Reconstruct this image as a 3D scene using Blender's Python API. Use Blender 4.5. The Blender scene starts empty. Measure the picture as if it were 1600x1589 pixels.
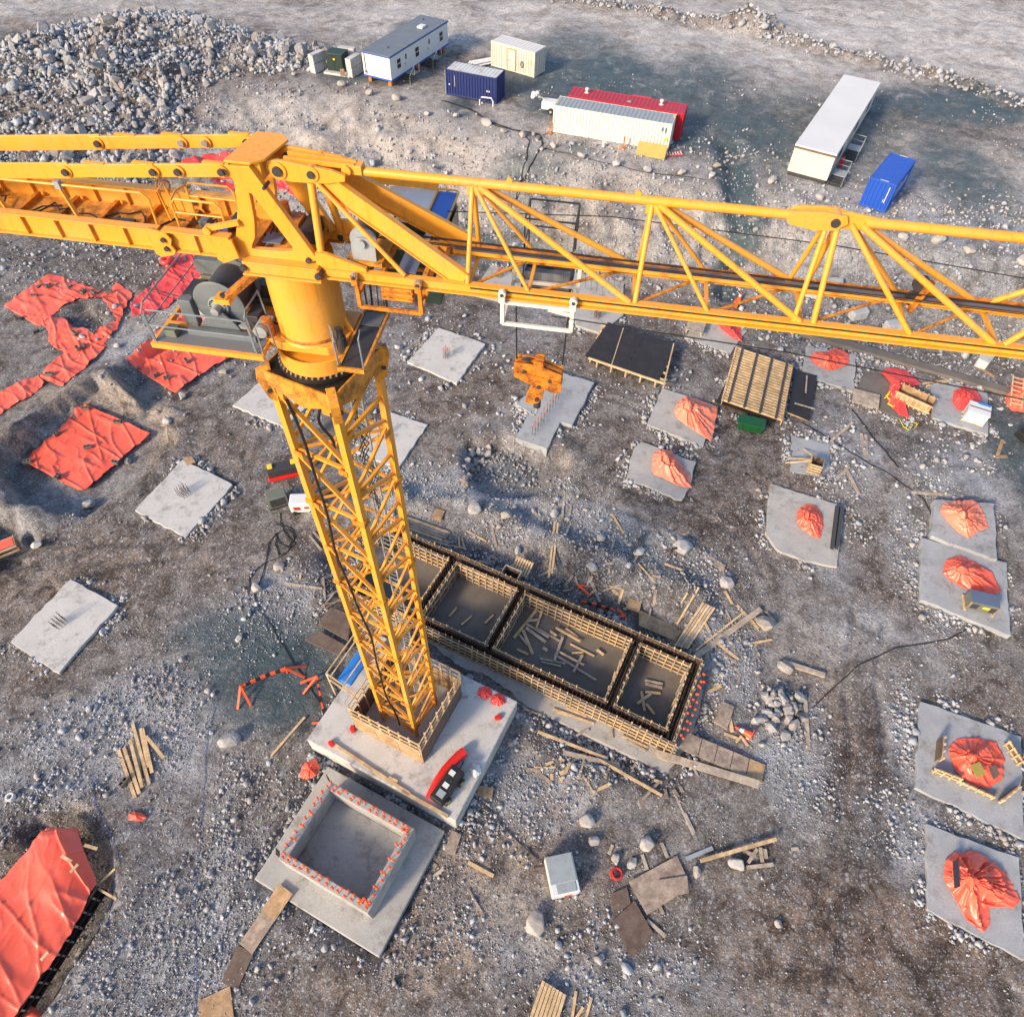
import bpy, bmesh, math, random
import numpy as np
from mathutils import Vector, Matrix

random.seed(7); rng = np.random.default_rng(11)
scene = bpy.context.scene
col = scene.collection

# ------------------------------------------------------------------ camera
CAMZ, PITCH, ROLL, FPX = 38.0, math.radians(52.2), math.radians(1.9), 1090.0   # survey of the photograph (1600 px wide)
cam_data = bpy.data.cameras.new('camera'); cam = bpy.data.objects.new('camera', cam_data); col.objects.link(cam)
cam_data.sensor_fit = 'HORIZONTAL'; cam_data.sensor_width = 36.0; cam_data.lens = 36.0 * FPX / 1600.0
cam_data.clip_start = 0.2; cam_data.clip_end = 3000
fwd = Vector((0, math.cos(PITCH), -math.sin(PITCH))); up0 = Vector((0, math.sin(PITCH), math.cos(PITCH))); rt0 = Vector((1, 0, 0))
rt = rt0 * math.cos(ROLL) + up0 * math.sin(ROLL)
up = up0 * math.cos(ROLL) - rt0 * math.sin(ROLL)
cam.matrix_world = Matrix(((rt.x, up.x, -fwd.x, 0), (rt.y, up.y, -fwd.y, 0), (rt.z, up.z, -fwd.z, CAMZ), (0, 0, 0, 1)))
scene.camera = cam

# ------------------------------------------------------------------ sky, sun, exposure
SUN_EL, SUN_AZ = math.radians(27), math.radians(224)      # azimuth clockwise from +Y: behind the camera, to its left
world = bpy.data.worlds.new('World'); scene.world = world; world.use_nodes = True
wn = world.node_tree; bg = wn.nodes['Background']
sky = wn.nodes.new('ShaderNodeTexSky'); sky.sky_type = 'NISHITA'; sky.sun_disc = False
sky.sun_elevation = SUN_EL; sky.sun_rotation = SUN_AZ; sky.air_density = 1.0; sky.dust_density = 1.6; sky.ozone_density = 1.2
wn.links.new(sky.outputs[0], bg.inputs[0]); bg.inputs[1].default_value = 0.095
sun_d = bpy.data.lights.new('sun', 'SUN'); sun = bpy.data.objects.new('sun', sun_d); col.objects.link(sun)
sun_d.energy = 2.1; sun_d.angle = math.radians(9); sun_d.color = (1.0, 0.77, 0.53)
sdir = Vector((math.sin(SUN_AZ) * math.cos(SUN_EL), math.cos(SUN_AZ) * math.cos(SUN_EL), math.sin(SUN_EL)))
sun.rotation_euler = sdir.to_track_quat('Z', 'Y').to_euler()
vs = scene.view_settings; vs.view_transform = 'Standard'; vs.look = 'None'; vs.exposure = 1.48; vs.gamma = 1.0; vs.use_curve_mapping = False
scene.cycles.use_denoising = True
scene.cycles.max_bounces = 6

# ------------------------------------------------------------------ survey: photograph pixel + known height -> metres
def G(px, py, z=0.0):
    dx, dy = px - 800.0, py - 794.5
    X = dx * math.cos(ROLL) + dy * math.sin(ROLL); Y = -dx * math.sin(ROLL) + dy * math.cos(ROLL)
    a, b = X / FPX, -Y / FPX
    dz = -math.sin(PITCH) + b * math.cos(PITCH)
    t = (z - CAMZ) / dz
    return Vector((a * t, (math.cos(PITCH) + b * math.sin(PITCH)) * t, z))

# ------------------------------------------------------------------ numpy noise
_tab = rng.random((256, 256))
def vnoise(x, y):
    xi = np.floor(x).astype(int); yi = np.floor(y).astype(int); fx = x - xi; fy = y - yi
    fx = fx * fx * (3 - 2 * fx); fy = fy * fy * (3 - 2 * fy)
    a = _tab[xi & 255, yi & 255]; b = _tab[(xi + 1) & 255, yi & 255]; c = _tab[xi & 255, (yi + 1) & 255]; d = _tab[(xi + 1) & 255, (yi + 1) & 255]
    return (a * (1 - fx) + b * fx) * (1 - fy) + (c * (1 - fx) + d * fx) * fy * 1.0
def fbm(x, y, o=4):
    s = 0; a = 0.5; n = 0
    for i in range(o):
        s = s + a * (vnoise(x, y) - 0.5); n += a; a *= 0.5; x = x * 2.03 + 17.3; y = y * 2.03 + 9.1
    return s / n * 2.0
def sstep(e0, e1, x):
    t = np.clip((x - e0) / (e1 - e0), 0, 1); return t * t * (3 - 2 * t)
def sdpoly(x, y, poly):                     # signed distance to a polygon, negative inside
    d = np.full(x.shape, 1e9); inside = np.zeros(x.shape, bool); n = len(poly)
    for i in range(n):
        ax, ay = poly[i]; bx, by = poly[(i + 1) % n]
        ex, ey = bx - ax, by - ay; wx, wy = x - ax, y - ay
        t = np.clip((wx * ex + wy * ey) / (ex * ex + ey * ey + 1e-9), 0, 1)
        d = np.minimum(d, np.hypot(wx - ex * t, wy - ey * t))
        c = ((ay <= y) & (by > y)) | ((by <= y) & (ay > y))
        xx = ax + (y - ay) / ((by - ay) if abs(by - ay) > 1e-9 else 1e-9) * ex
        inside ^= c & (x < xx)
    return np.where(inside, -d, d)
def dline(x, y, pts):
    d = np.full(x.shape, 1e9)
    for (ax, ay), (bx, by) in zip(pts[:-1], pts[1:]):
        ex, ey = bx - ax, by - ay; wx, wy = x - ax, y - ay
        t = np.clip((wx * ex + wy * ey) / (ex * ex + ey * ey + 1e-9), 0, 1)
        d = np.minimum(d, np.hypot(wx - ex * t, wy - ey * t))
    return d
def PX(pts, z=0.0):
    return [tuple(G(x, y, z)[:2]) for x, y in pts]

# ------------------------------------------------------------------ materials
def new_mat(name):
    m = bpy.data.materials.new(name); m.use_nodes = True
    return m, m.node_tree.nodes, m.node_tree.links, m.node_tree.nodes['Principled BSDF']
def ramp(n, l, fac, stops):
    r = n.new('ShaderNodeValToRGB'); e = r.color_ramp.elements
    while len(e) < len(stops): e.new(0.5)
    for k, (p, c) in enumerate(stops): e[k].position = p; e[k].color = (*c, 1) if len(c) == 3 else c
    l.new(fac, r.inputs[0]); return r.outputs[0]
def noise(n, l, scale, detail=5, rough=0.6, vec=None, dist=0.0):
    t = n.new('ShaderNodeTexNoise'); t.inputs['Scale'].default_value = scale; t.inputs['Detail'].default_value = detail
    t.inputs['Roughness'].default_value = rough; t.inputs['Distortion'].default_value = dist
    if vec is not None: l.new(vec, t.inputs['Vector'])
    return t.outputs['Fac']
def mix(n, l, fac, a, b, mode='MIX'):
    m = n.new('ShaderNodeMix'); m.data_type = 'RGBA'; m.blend_type = mode
    for s, v in ((m.inputs[0], fac), (m.inputs[6], a), (m.inputs[7], b)):
        if hasattr(v, 'node'): l.new(v, s)
        elif isinstance(v, (int, float)): s.default_value = v
        else: s.default_value = (*v, 1)
    return m.outputs[2]
def mathn(n, l, op, a, b=0.0, clamp=False):
    m = n.new('ShaderNodeMath'); m.operation = op; m.use_clamp = clamp
    for s, v in ((m.inputs[0], a), (m.inputs[1], b)):
        if hasattr(v, 'node'): l.new(v, s)
        else: s.default_value = v
    return m.outputs[0]
def bump(n, l, h, bs, strength=0.4, dist=0.02):
    b = n.new('ShaderNodeBump'); b.inputs['Strength'].default_value = strength; b.inputs['Distance'].default_value = dist
    l.new(h, b.inputs['Height']); l.new(b.outputs[0], bs.inputs['Normal'])
def objco(n):
    return n.new('ShaderNodeTexCoord').outputs['Object']
def geopos(n):
    return n.new('ShaderNodeNewGeometry').outputs['Position']
def attr(n, name):
    a = n.new('ShaderNodeAttribute'); a.attribute_name = name; return a.outputs['Fac']
MAT = {}
def painted(name, c, rough=0.45, dirt=0.25, dirt_col=(0.10, 0.07, 0.05), scale=2.2, edge=0.55, metal=0.0, bmp=0.05, rnd=0.0, streak=0.0):
    m, n, l, b = new_mat(name); p = geopos(n)
    f1 = noise(n, l, scale, 5, 0.7, p); f2 = noise(n, l, scale * 9, 3, 0.65, p)
    f = mathn(n, l, 'MULTIPLY_ADD', f1, 0.75); f.node.inputs[2].default_value = 0.0
    s = mathn(n, l, 'ADD', f, mathn(n, l, 'MULTIPLY', f2, 0.4))
    fac = ramp(n, l, s, [(edge, (0, 0, 0)), (edge + 0.18, (1, 1, 1))])
    fac = mathn(n, l, 'MULTIPLY', fac, dirt)
    base = mix(n, l, noise(n, l, scale * 0.4, 3, 0.5, p), tuple(x * 0.90 for x in c), tuple(min(1, x * 1.06) for x in c))
    if streak:                                     # rain and grease streaks running down, and paint faded in patches
        mp = n.new('ShaderNodeMapping'); mp.inputs['Scale'].default_value = (7.0, 7.0, 0.55); l.new(p, mp.inputs[0])
        sk = ramp(n, l, noise(n, l, 1.0, 5, 0.7, mp.outputs[0]), [(0.54, (0, 0, 0)), (0.70, (1, 1, 1))])
        base = mix(n, l, mathn(n, l, 'MULTIPLY', sk, streak), base, dirt_col)
        fd = ramp(n, l, noise(n, l, 0.8, 4, 0.6, p), [(0.45, (0, 0, 0)), (0.65, (1, 1, 1))])
        base = mix(n, l, mathn(n, l, 'MULTIPLY', fd, 0.35), base, tuple(x * .82 + .10 for x in c))
        base = mix(n, l, ramp(n, l, noise(n, l, 26.0, 3, 0.6, p), [(0.68, (0, 0, 0)), (0.72, (.8, .8, .8))]), base, (0.09, 0.03, 0.012))
    if rnd:
        oi = n.new('ShaderNodeObjectInfo')
        base = mix(n, l, mathn(n, l, 'MULTIPLY', oi.outputs['Random'], rnd), base, tuple(x * 0.45 for x in c))
    l.new(mix(n, l, fac, base, dirt_col), b.inputs['Base Color'])
    b.inputs['Roughness'].default_value = rough; b.inputs['Metallic'].default_value = metal
    if bmp: bump(n, l, f2, b, bmp, 0.01)
    MAT[name] = m; return m
def wood(name, c1, c2, stain=0.35, scale=3.0):
    m, n, l, b = new_mat(name); p = objco(n)
    oi = n.new('ShaderNodeObjectInfo')
    mp = n.new('ShaderNodeMapping'); mp.inputs['Scale'].default_value = (1.0, 14.0, 14.0); l.new(p, mp.inputs[0])
    off = n.new('ShaderNodeCombineXYZ'); l.new(mathn(n, l, 'MULTIPLY', oi.outputs['Random'], 37.0), off.inputs[0]); l.new(off.outputs[0], mp.inputs['Location'])
    g = noise(n, l, scale, 6, 0.6, mp.outputs[0], 0.4)
    c = mix(n, l, g, c1, c2)
    c = mix(n, l, mathn(n, l, 'MULTIPLY', oi.outputs['Random'], 0.55), c, tuple(x * 0.5 for x in c1))
    bl = ramp(n, l, noise(n, l, 2.1, 5, 0.75, geopos(n), 0.3), [(0.42, (0, 0, 0)), (0.60, (1, 1, 1))])
    c = mix(n, l, mathn(n, l, 'MULTIPLY', bl, 0.5), c, tuple(min(1, x * 1.25 + .06) for x in c1))
    st = ramp(n, l, noise(n, l, 1.3, 6, 0.75, geopos(n)), [(0.48, (0, 0, 0)), (0.62, (1, 1, 1))])
    c = mix(n, l, mathn(n, l, 'MULTIPLY', st, stain), c, (0.055, 0.045, 0.04))
    l.new(c, b.inputs['Base Color']); b.inputs['Roughness'].default_value = 0.8
    bump(n, l, g, b, 0.25, 0.01); MAT[name] = m; return m
def concrete(name, c, dark=0.5, scale=1.0):
    m, n, l, b = new_mat(name); p = geopos(n)
    a = noise(n, l, 0.55 * scale, 6, 0.72, p, 0.1); s = noise(n, l, 14, 3, 0.7, p)
    cc = mix(n, l, ramp(n, l, a, [(0.36, (0, 0, 0)), (0.66, (1, 1, 1))]), tuple(x * dark for x in c), c)
    cc = mix(n, l, ramp(n, l, s, [(0.35, (1, 1, 1)), (0.62, (0, 0, 0))]), cc, tuple(x * 0.72 for x in c))
    st = ramp(n, l, noise(n, l, 0.9 * scale, 7, 0.80, p, 0.15), [(0.52, (0, 0, 0)), (0.66, (1, 1, 1))])
    cc = mix(n, l, mathn(n, l, 'MULTIPLY', st, 0.60), cc, (0.125, 0.105, 0.09))
    l.new(cc, b.inputs['Base Color']); b.inputs['Roughness'].default_value = 0.85
    bump(n, l, s, b, 0.25, 0.015); MAT[name] = m; return m
def tarp_mat(name, c):
    m, n, l, b = new_mat(name); p = geopos(n)
    f = noise(n, l, 1.1, 4, 0.6, p)
    cc = mix(n, l, f, tuple(x * 0.8 for x in c), tuple(min(1, x * 1.12 + 0.01) for x in c))
    d = ramp(n, l, noise(n, l, 0.9, 5, 0.72, p, 0.8), [(0.52, (0, 0, 0)), (0.75, (1, 1, 1))])
    cc = mix(n, l, mathn(n, l, 'MULTIPLY', d, 0.28), cc, (0.55, 0.33, 0.27))
    l.new(cc, b.inputs['Base Color']); b.inputs['Roughness'].default_value = 0.36; b.inputs['Specular IOR Level'].default_value = 0.5
    try:
        b.inputs['Subsurface Weight'].default_value = 0.0
    except Exception: pass
    w = n.new('ShaderNodeTexNoise'); w.inputs['Scale'].default_value = 4.5; w.inputs['Detail'].default_value = 4; w.inputs['Distortion'].default_value = 1.2; l.new(p, w.inputs['Vector'])
    bump(n, l, w.outputs['Fac'], b, 0.12, 0.03); MAT[name] = m; return m

painted('yellow', (0.76, 0.325, 0.030), 0.42, 0.34, (0.24, 0.085, 0.018), 1.6, 0.61, streak=0.34)
painted('yellow_worn', (0.70, 0.28, 0.020), 0.5, 0.8, (0.10, 0.035, 0.012), 2.4, 0.53, streak=0.6)
painted('orange_rust', (0.62, 0.20, 0.012), 0.55, 0.9, (0.10, 0.035, 0.012), 3.2, 0.52)
painted('dark_steel', (0.035, 0.036, 0.042), 0.5, 0.4, (0.09, 0.07, 0.055), 3)
painted('grease', (0.015, 0.013, 0.012), 0.35, 0.5, (0.05, 0.035, 0.02), 3)
painted('grey_paint', (0.13, 0.155, 0.175), 0.45, 0.35, (0.06, 0.055, 0.05), 2.5)
painted('light_grey', (0.29, 0.325, 0.35), 0.45, 0.3, (0.10, 0.09, 0.08), 2.5)
painted('grey_green', (0.14, 0.155, 0.12), 0.5, 0.4, (0.06, 0.055, 0.05), 2.5)
painted('blue_grey_plate', (0.10, 0.13, 0.20), 0.5, 0.3, (0.05, 0.05, 0.05), 2.5)
painted('rail_grey', (0.20, 0.23, 0.26), 0.4, 0.3, (0.05, 0.04, 0.04), 3)
painted('white_paint', (0.60, 0.59, 0.56), 0.45, 0.35, (0.30, 0.20, 0.12), 1.5, 0.62)
painted('white_clean', (0.62, 0.62, 0.62), 0.5, 0.15, (0.40, 0.36, 0.30), 0.9, 0.62)
painted('cream', (0.56, 0.53, 0.46), 0.5, 0.3, (0.33, 0.22, 0.13), 1.2, 0.60)
painted('red_paint', (0.42, 0.012, 0.028), 0.45, 0.3, (0.16, 0.02, 0.02), 1.2, 0.58)
painted('navy', (0.010, 0.022, 0.12), 0.45, 0.35, (0.03, 0.03, 0.05), 1.2, 0.58)
painted('bright_blue', (0.012, 0.075, 0.42), 0.45, 0.2, (0.02, 0.04, 0.12), 1.2, 0.60)
painted('cab_blue', (0.02, 0.13, 0.52), 0.4, 0.1)
painted('roof_grey', (0.13, 0.16, 0.20), 0.75, 0.4, (0.22, 0.23, 0.24), 0.8, 0.55)
painted('roof_rusty', (0.55, 0.58, 0.58), 0.55, 1.0, (0.26, 0.055, 0.018), 0.75, 0.585)
painted('trim_blue', (0.02, 0.08, 0.36), 0.5, 0.1)
painted('green_paint', (0.008, 0.085, 0.022), 0.4, 0.3, (0.02, 0.03, 0.02), 2)
painted('dark_green', (0.012, 0.030, 0.026), 0.45, 0.2)
painted('black_rubber', (0.012, 0.012, 0.013), 0.6, 0.15)
painted('red_plastic', (0.62, 0.018, 0.015), 0.4, 0.1)
painted('orange_plastic', (0.80, 0.10, 0.022), 0.45, 0.15, (0.3, 0.05, 0.02))
painted('rebar_steel', (0.055, 0.042, 0.036), 0.7, 0.6, (0.12, 0.05, 0.025), 6, 0.5)
painted('ply_black', (0.024, 0.017, 0.015), 0.45, 0.5, (0.055, 0.045, 0.04), 1.5, 0.55)
painted('khaki', (0.34, 0.27, 0.06), 0.6, 0.3, (0.16, 0.12, 0.04))
painted('yellow_sign', (0.75, 0.55, 0.03), 0.5, 0.1)
painted('steel_beam', (0.05, 0.052, 0.058), 0.45, 0.4, (0.10, 0.06, 0.04), 3)
painted('blue_plastic', (0.03, 0.20, 0.62), 0.4, 0.15)
painted('rope_blue', (0.02, 0.08, 0.42), 0.6, 0.0, bmp=0)
painted('rope_yellow', (0.70, 0.62, 0.03), 0.6, 0.0, bmp=0)
painted('chrome', (0.45, 0.45, 0.46), 0.3, 0.3, (0.12, 0.09, 0.06), 3, metal=0.6)
painted('white_pvc', (0.70, 0.72, 0.74), 0.4, 0.2)
wood('timber', (0.60, 0.43, 0.24), (0.42, 0.28, 0.14), 0.28)
wood('timber_grey', (0.42, 0.35, 0.28), (0.25, 0.205, 0.165), 0.32)
wood('plywood', (0.42, 0.27, 0.14), (0.26, 0.155, 0.08), 0.35, 1.5)
wood('plywood_dark', (0.10, 0.062, 0.044), (0.17, 0.12, 0.09), 0.45, 1.5)
wood('plywood_grey', (0.36, 0.285, 0.225), (0.18, 0.125, 0.10), 0.45, 1.5)
concrete('concrete', (0.44, 0.435, 0.42), 0.70)
concrete('concrete_light', (0.56, 0.555, 0.54), 0.80)
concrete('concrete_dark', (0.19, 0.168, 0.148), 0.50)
concrete('concrete_blue', (0.39, 0.41, 0.435), 0.66)
tarp_mat('tarp', (0.87, 0.118, 0.066)); tarp_mat('tarp_pale', (0.86, 0.235, 0.14)); tarp_mat('tarp_deep', (0.78, 0.055, 0.052))
def simple_glass():
    m, n, l, b = new_mat('window_glass'); b.inputs['Base Color'].default_value = (0.012, 0.016, 0.02, 1); b.inputs['Roughness'].default_value = 0.08
    b.inputs['Specular IOR Level'].default_value = 0.7; MAT['window_glass'] = m
simple_glass()
def green_glass():
    m, n, l, b = new_mat('green_glass'); b.inputs['Base Color'].default_value = (0.006, 0.028, 0.024, 1); b.inputs['Roughness'].default_value = 0.06
    MAT['green_glass'] = m
green_glass()
def mesh_grating():
    m, n, l, b = new_mat('grating'); p = objco(n)
    b.inputs['Base Color'].default_value = (0.15, 0.16, 0.18, 1); b.inputs['Roughness'].default_value = 0.5
    vx = n.new('ShaderNodeTexVoronoi'); vx.inputs['Scale'].default_value = 26; vx.inputs['Randomness'].default_value = 0.0; l.new(p, vx.inputs['Vector'])
    a = mathn(n, l, 'GREATER_THAN', vx.outputs['Distance'], 0.36)
    l.new(a, b.inputs['Alpha']); MAT['grating'] = m
mesh_grating()
def rock_mat(name, c1, c2, c3, obj_rand):
    m, n, l, b = new_mat(name); p = objco(n)
    if obj_rand:
        oi = n.new('ShaderNodeObjectInfo'); t = oi.outputs['Random']
    else:
        t = attr(n, 'tint')
    base = ramp(n, l, t, [(0.0, c1), (0.45, c2), (0.8, c3), (1.0, (0.30, 0.235, 0.18))])
    s = noise(n, l, 5.0, 4, 0.75, geopos(n)); s2 = noise(n, l, 0.22, 5, 0.7, geopos(n))
    cc = mix(n, l, ramp(n, l, s, [(0.35, (0, 0, 0)), (0.65, (1, 1, 1))]), base, tuple(x * 1.25 for x in c3))
    cc = mix(n, l, ramp(n, l, s2, [(0.46, (0, 0, 0)), (0.68, (0.75, 0.75, 0.75))]), cc, (c2[0] * .92, c2[1] * .74, c2[2] * .58))
    l.new(cc, b.inputs['Base Color']); b.inputs['Roughness'].default_value = 0.85
    bump(n, l, s, b, 0.5, 0.04); MAT[name] = m
rock_mat('rock', (0.12, 0.12, 0.128), (0.19, 0.192, 0.203), (0.30, 0.30, 0.312), True)
rock_mat('rock_tint', (0.10, 0.107, 0.122), (0.185, 0.20, 0.228), (0.36, 0.38, 0.41), False)
rock_mat('rock_pale', (0.22, 0.222, 0.228), (0.29, 0.288, 0.288), (0.36, 0.352, 0.342), True)

# ------------------------------------------------------------------ mesh building
class MB:
    def __init__(s): s.v = []; s.f = []
    def add(s, vs, fs):
        o = len(s.v); s.v += [tuple(v) for v in vs]; s.f += [tuple(i + o for i in f) for f in fs]; return s
    def box(s, c, d, rz=0.0, ax=None):
        c = Vector(c); x, y, z = [k / 2 for k in d]
        if ax is None: ax = (Vector((math.cos(rz), math.sin(rz), 0)), Vector((-math.sin(rz), math.cos(rz), 0)), Vector((0, 0, 1)))
        vs = [c + ax[0] * (sx * x) + ax[1] * (sy * y) + ax[2] * (sz * z) for sz in (-1, 1) for sx, sy in ((-1, -1), (1, -1), (1, 1), (-1, 1))]
        return s.add(vs, [(3, 2, 1, 0), (4, 5, 6, 7), (0, 1, 5, 4), (1, 2, 6, 5), (2, 3, 7, 6), (3, 0, 4, 7)])
    def bar(s, a, b, w, h, upv=(0, 0, 1)):
        a = Vector(a); b = Vector(b); x = (b - a); L = x.length
        if L < 1e-6: return s
        x.normalize(); u = Vector(upv)
        if abs(x.dot(u)) > 0.98: u = Vector((0, 1, 0)) if abs(x.y) < 0.9 else Vector((1, 0, 0))
        y = u.cross(x).normalized(); z = x.cross(y)
        return s.box((a + b) / 2, (L, w, h), ax=(x, y, z))
    def tube(s, a, b, r, n=8, r2=None, caps=True):
        a = Vector(a); b = Vector(b); x = (b - a).normalized(); r2 = r if r2 is None else r2
        u = Vector((0, 0, 1)) if abs(x.z) < 0.9 else Vector((1, 0, 0))
        y = u.cross(x).normalized(); z = x.cross(y); vs = []
        for P, R in ((a, r), (b, r2)):
            for k in range(n):
                t = 2 * math.pi * k / n; vs.append(P + y * (R * math.cos(t)) + z * (R * math.sin(t)))
        fs = [(k, (k + 1) % n, n + (k + 1) % n, n + k) for k in range(n)]
        if caps: fs += [tuple(range(n - 1, -1, -1)), tuple(range(n, 2 * n))]
        return s.add(vs, fs)
    def path(s, pts, r, n=6):
        pts = [Vector(p) for p in pts]; rings = []; prev = None
        for i, p in enumerate(pts):
            t = (pts[min(i + 1, len(pts) - 1)] - pts[max(i - 1, 0)])
            t = t.normalized() if t.length > 1e-9 else Vector((1, 0, 0))
            u = Vector((0, 0, 1)) if abs(t.z) < 0.92 else (prev or Vector((1, 0, 0)))
            y = u.cross(t)
            y = y.normalized() if y.length > 1e-6 else Vector((1, 0, 0)); z = t.cross(y); prev = z
            rings.append([p + y * (r * math.cos(2 * math.pi * k / n)) + z * (r * math.sin(2 * math.pi * k / n)) for k in range(n)])
        vs = [v for R_ in rings for v in R_]; m = len(pts)
        fs = [(i * n + k, i * n + (k + 1) % n, (i + 1) * n + (k + 1) % n, (i + 1) * n + k) for i in range(m - 1) for k in range(n)]
        fs += [tuple(range(n - 1, -1, -1)), tuple(range((m - 1) * n, m * n))]
        return s.add(vs, fs)
    def prism(s, poly, o, ax, ay, az):         # polygon in (ax, ay) about o, extruded from -az/2 to +az/2
        o = Vector(o); n = len(poly); vs = [o + ax * p[0] + ay * p[1] - az / 2 for p in poly] + [o + ax * p[0] + ay * p[1] + az / 2 for p in poly]
        return s.add(vs, [tuple(range(n - 1, -1, -1)), tuple(range(n, 2 * n))] + [(k, (k + 1) % n, n + (k + 1) % n, n + k) for k in range(n)])
    def ringprism(s, outer, inner, o, ax, ay, az):
        o = Vector(o); n = len(outer)
        A = [o + ax * p[0] + ay * p[1] for p in outer]; B = [o + ax * p[0] + ay * p[1] for p in inner]; h = az / 2
        vs = [p - h for p in A] + [p - h for p in B] + [p + h for p in A] + [p + h for p in B]; fs = []
        for k in range(n):
            j = (k + 1) % n
            fs += [(k, n + k, n + j, j), (2 * n + k, 2 * n + j, 3 * n + j, 3 * n + k), (k, j, 2 * n + j, 2 * n + k), (n + j, n + k, 3 * n + k, 3 * n + j)]
        return s.add(vs, fs)
    def lathe(s, prof, c=(0, 0, 0), n=24, axis=None):      # profile of (radius, height)
        c = Vector(c)
        if axis is None: X, Y, Zx = Vector((1, 0, 0)), Vector((0, 1, 0)), Vector((0, 0, 1))
        else:
            Zx = Vector(axis).normalized(); u = Vector((0, 0, 1)) if abs(Zx.z) < 0.9 else Vector((1, 0, 0)); X = u.cross(Zx).normalized(); Y = Zx.cross(X)
        vs = [c + X * (r * math.cos(2 * math.pi * k / n)) + Y * (r * math.sin(2 * math.pi * k / n)) + Zx * h for r, h in prof for k in range(n)]
        fs = [(i * n + k, i * n + (k + 1) % n, (i + 1) * n + (k + 1) % n, (i + 1) * n + k) for i in range(len(prof) - 1) for k in range(n)]
        fs += [tuple(range(n - 1, -1, -1)), tuple(range((len(prof) - 1) * n, len(prof) * n))]
        return s.add(vs, fs)
    def mesh(s, name, mat, smooth=False):
        me = bpy.data.meshes.new(name); me.from_pydata(s.v, [], s.f); me.materials.append(MAT[mat] if isinstance(mat, str) else mat)
        if smooth: me.polygons.foreach_set('use_smooth', [True] * len(me.polygons))
        me.update(); return me
def put(name, me, parent=None, loc=(0, 0, 0), rz=0.0, rot=None, scale=None):
    o = bpy.data.objects.new(name, me); col.objects.link(o); o.location = loc
    if rot is not None: o.rotation_euler = rot
    elif rz: o.rotation_euler = (0, 0, rz)
    if scale is not None: o.scale = scale
    if parent is not None: o.parent = parent
    return o
def obj(name, mb, mat, parent=None, loc=(0, 0, 0), rz=0.0, smooth=False, bevel=0.0):
    o = put(name, mb.mesh(name, mat, smooth), parent, loc, rz)
    if smooth:
        try: o.data.set_sharp_from_angle(angle=math.radians(40))
        except Exception: pass
    if bevel:
        b = o.modifiers.new('bevel', 'BEVEL'); b.width = bevel; b.segments = 2; b.limit_method = 'ANGLE'; b.angle_limit = math.radians(35)
    return o
def tag(o, label, cat, group=None):
    o['label'] = label; o['category'] = cat
    if group: o['group'] = group
    return o
def thing(name, label, cat, loc=(0, 0, 0), rz=0.0, group=None):
    o = bpy.data.objects.new(name, None); col.objects.link(o); o.location = loc; o.rotation_euler = (0, 0, rz); o.empty_display_size = 0.3
    return tag(o, label, cat, group)
def kind(o, k): o['kind'] = k; return o
def copy_tree(o, parent=None):
    c = o.copy(); col.objects.link(c); c.parent = parent
    for ch in list(o.children): copy_tree(ch, c)
    return c
X3, Y3, Z3 = Vector((1, 0, 0)), Vector((0, 1, 0)), Vector((0, 0, 1))
# ================================================================== the ground
T = 4.5                                          # the upper terrace stands about 4.5 m above the pit floor
CREST = np.array([(-130, 78), (-70, 80)] + PX([(320, 135), (420, 128), (520, 140), (600, 165), (700, 195), (830, 235), (950, 265), (1080, 285), (1200, 300), (1400, 365), (1600, 405)], T) + [(70, 47), (140, 40)])
TOE = np.array([(-130, 56), (-70, 57)] + PX([(0, 380), (250, 372), (400, 345), (640, 390), (900, 420), (1000, 450), (1250, 480), (1600, 570)], 0) + [(70, 38), (140, 30)])
PILE = PX([(-120, 70), (0, 58), (120, 28), (200, 12), (300, 15), (400, 45), (520, 75), (528, 104), (430, 108), (335, 122), (292, 150), (285, 200), (225, 225), (120, 262), (0, 285), (-150, 290)], T + 0.5)
PITS = [  # outline px, depth, wall width
    (PX([(-12, 728), (55, 650), (148, 592), (255, 642), (270, 690), (205, 762), (134, 808), (22, 785)]), 1.45, .5),
    (PX([(172, 585), (255, 518), (300, 488), (440, 540), (362, 590), (292, 640), (215, 628)]), 1.3, .5),
    (PX([(95, 495), (130, 476), (166, 490), (160, 514), (112, 514)]), .55, .35),
    (PX([(716, 712), (735, 690), (790, 683), (830, 700), (875, 705), (897, 730), (872, 760), (800, 782), (740, 765)]), 1.0, .6),
    (PX([(-140, 1330), (0, 1325), (55, 1262), (130, 1262), (186, 1330), (182, 1415), (140, 1480), (70, 1589), (0, 1680), (-200, 1650)]), 1.7, 1.1),
    (PX([(-60, 790), (25, 800), (62, 842), (30, 885), (-60, 910)]), 1.4, 1.0),
    (PX([(480, 860), (560, 800), (660, 815), (830, 880), (1010, 930), (1128, 1015), (1120, 1120), (1060, 1235), (900, 1195), (800, 1110), (640, 1010), (540, 1000)]), 0.55, 1.8),
    (PX([(395, 1370), (500, 1175), (700, 1290), (690, 1340), (600, 1520), (520, 1480)]), 0.45, 1.2),
]
RIDGE = PX([(-20, 705), (120, 618), (235, 556), (335, 488), (430, 440)])
WIND = PX([(880, 2), (1000, 18), (1100, 36), (1180, 50), (1230, 66), (1350, 92), (1480, 128), (1620, 170)], T)
BERM = PX([(505, 800), (640, 778), (745, 800), (860, 850), (960, 880), (1080, 925)])
DRAIN = PX([(1140, 225), (1150, 290)], T) + PX([(1150, 380), (1140, 440)], 1.0)
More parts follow.
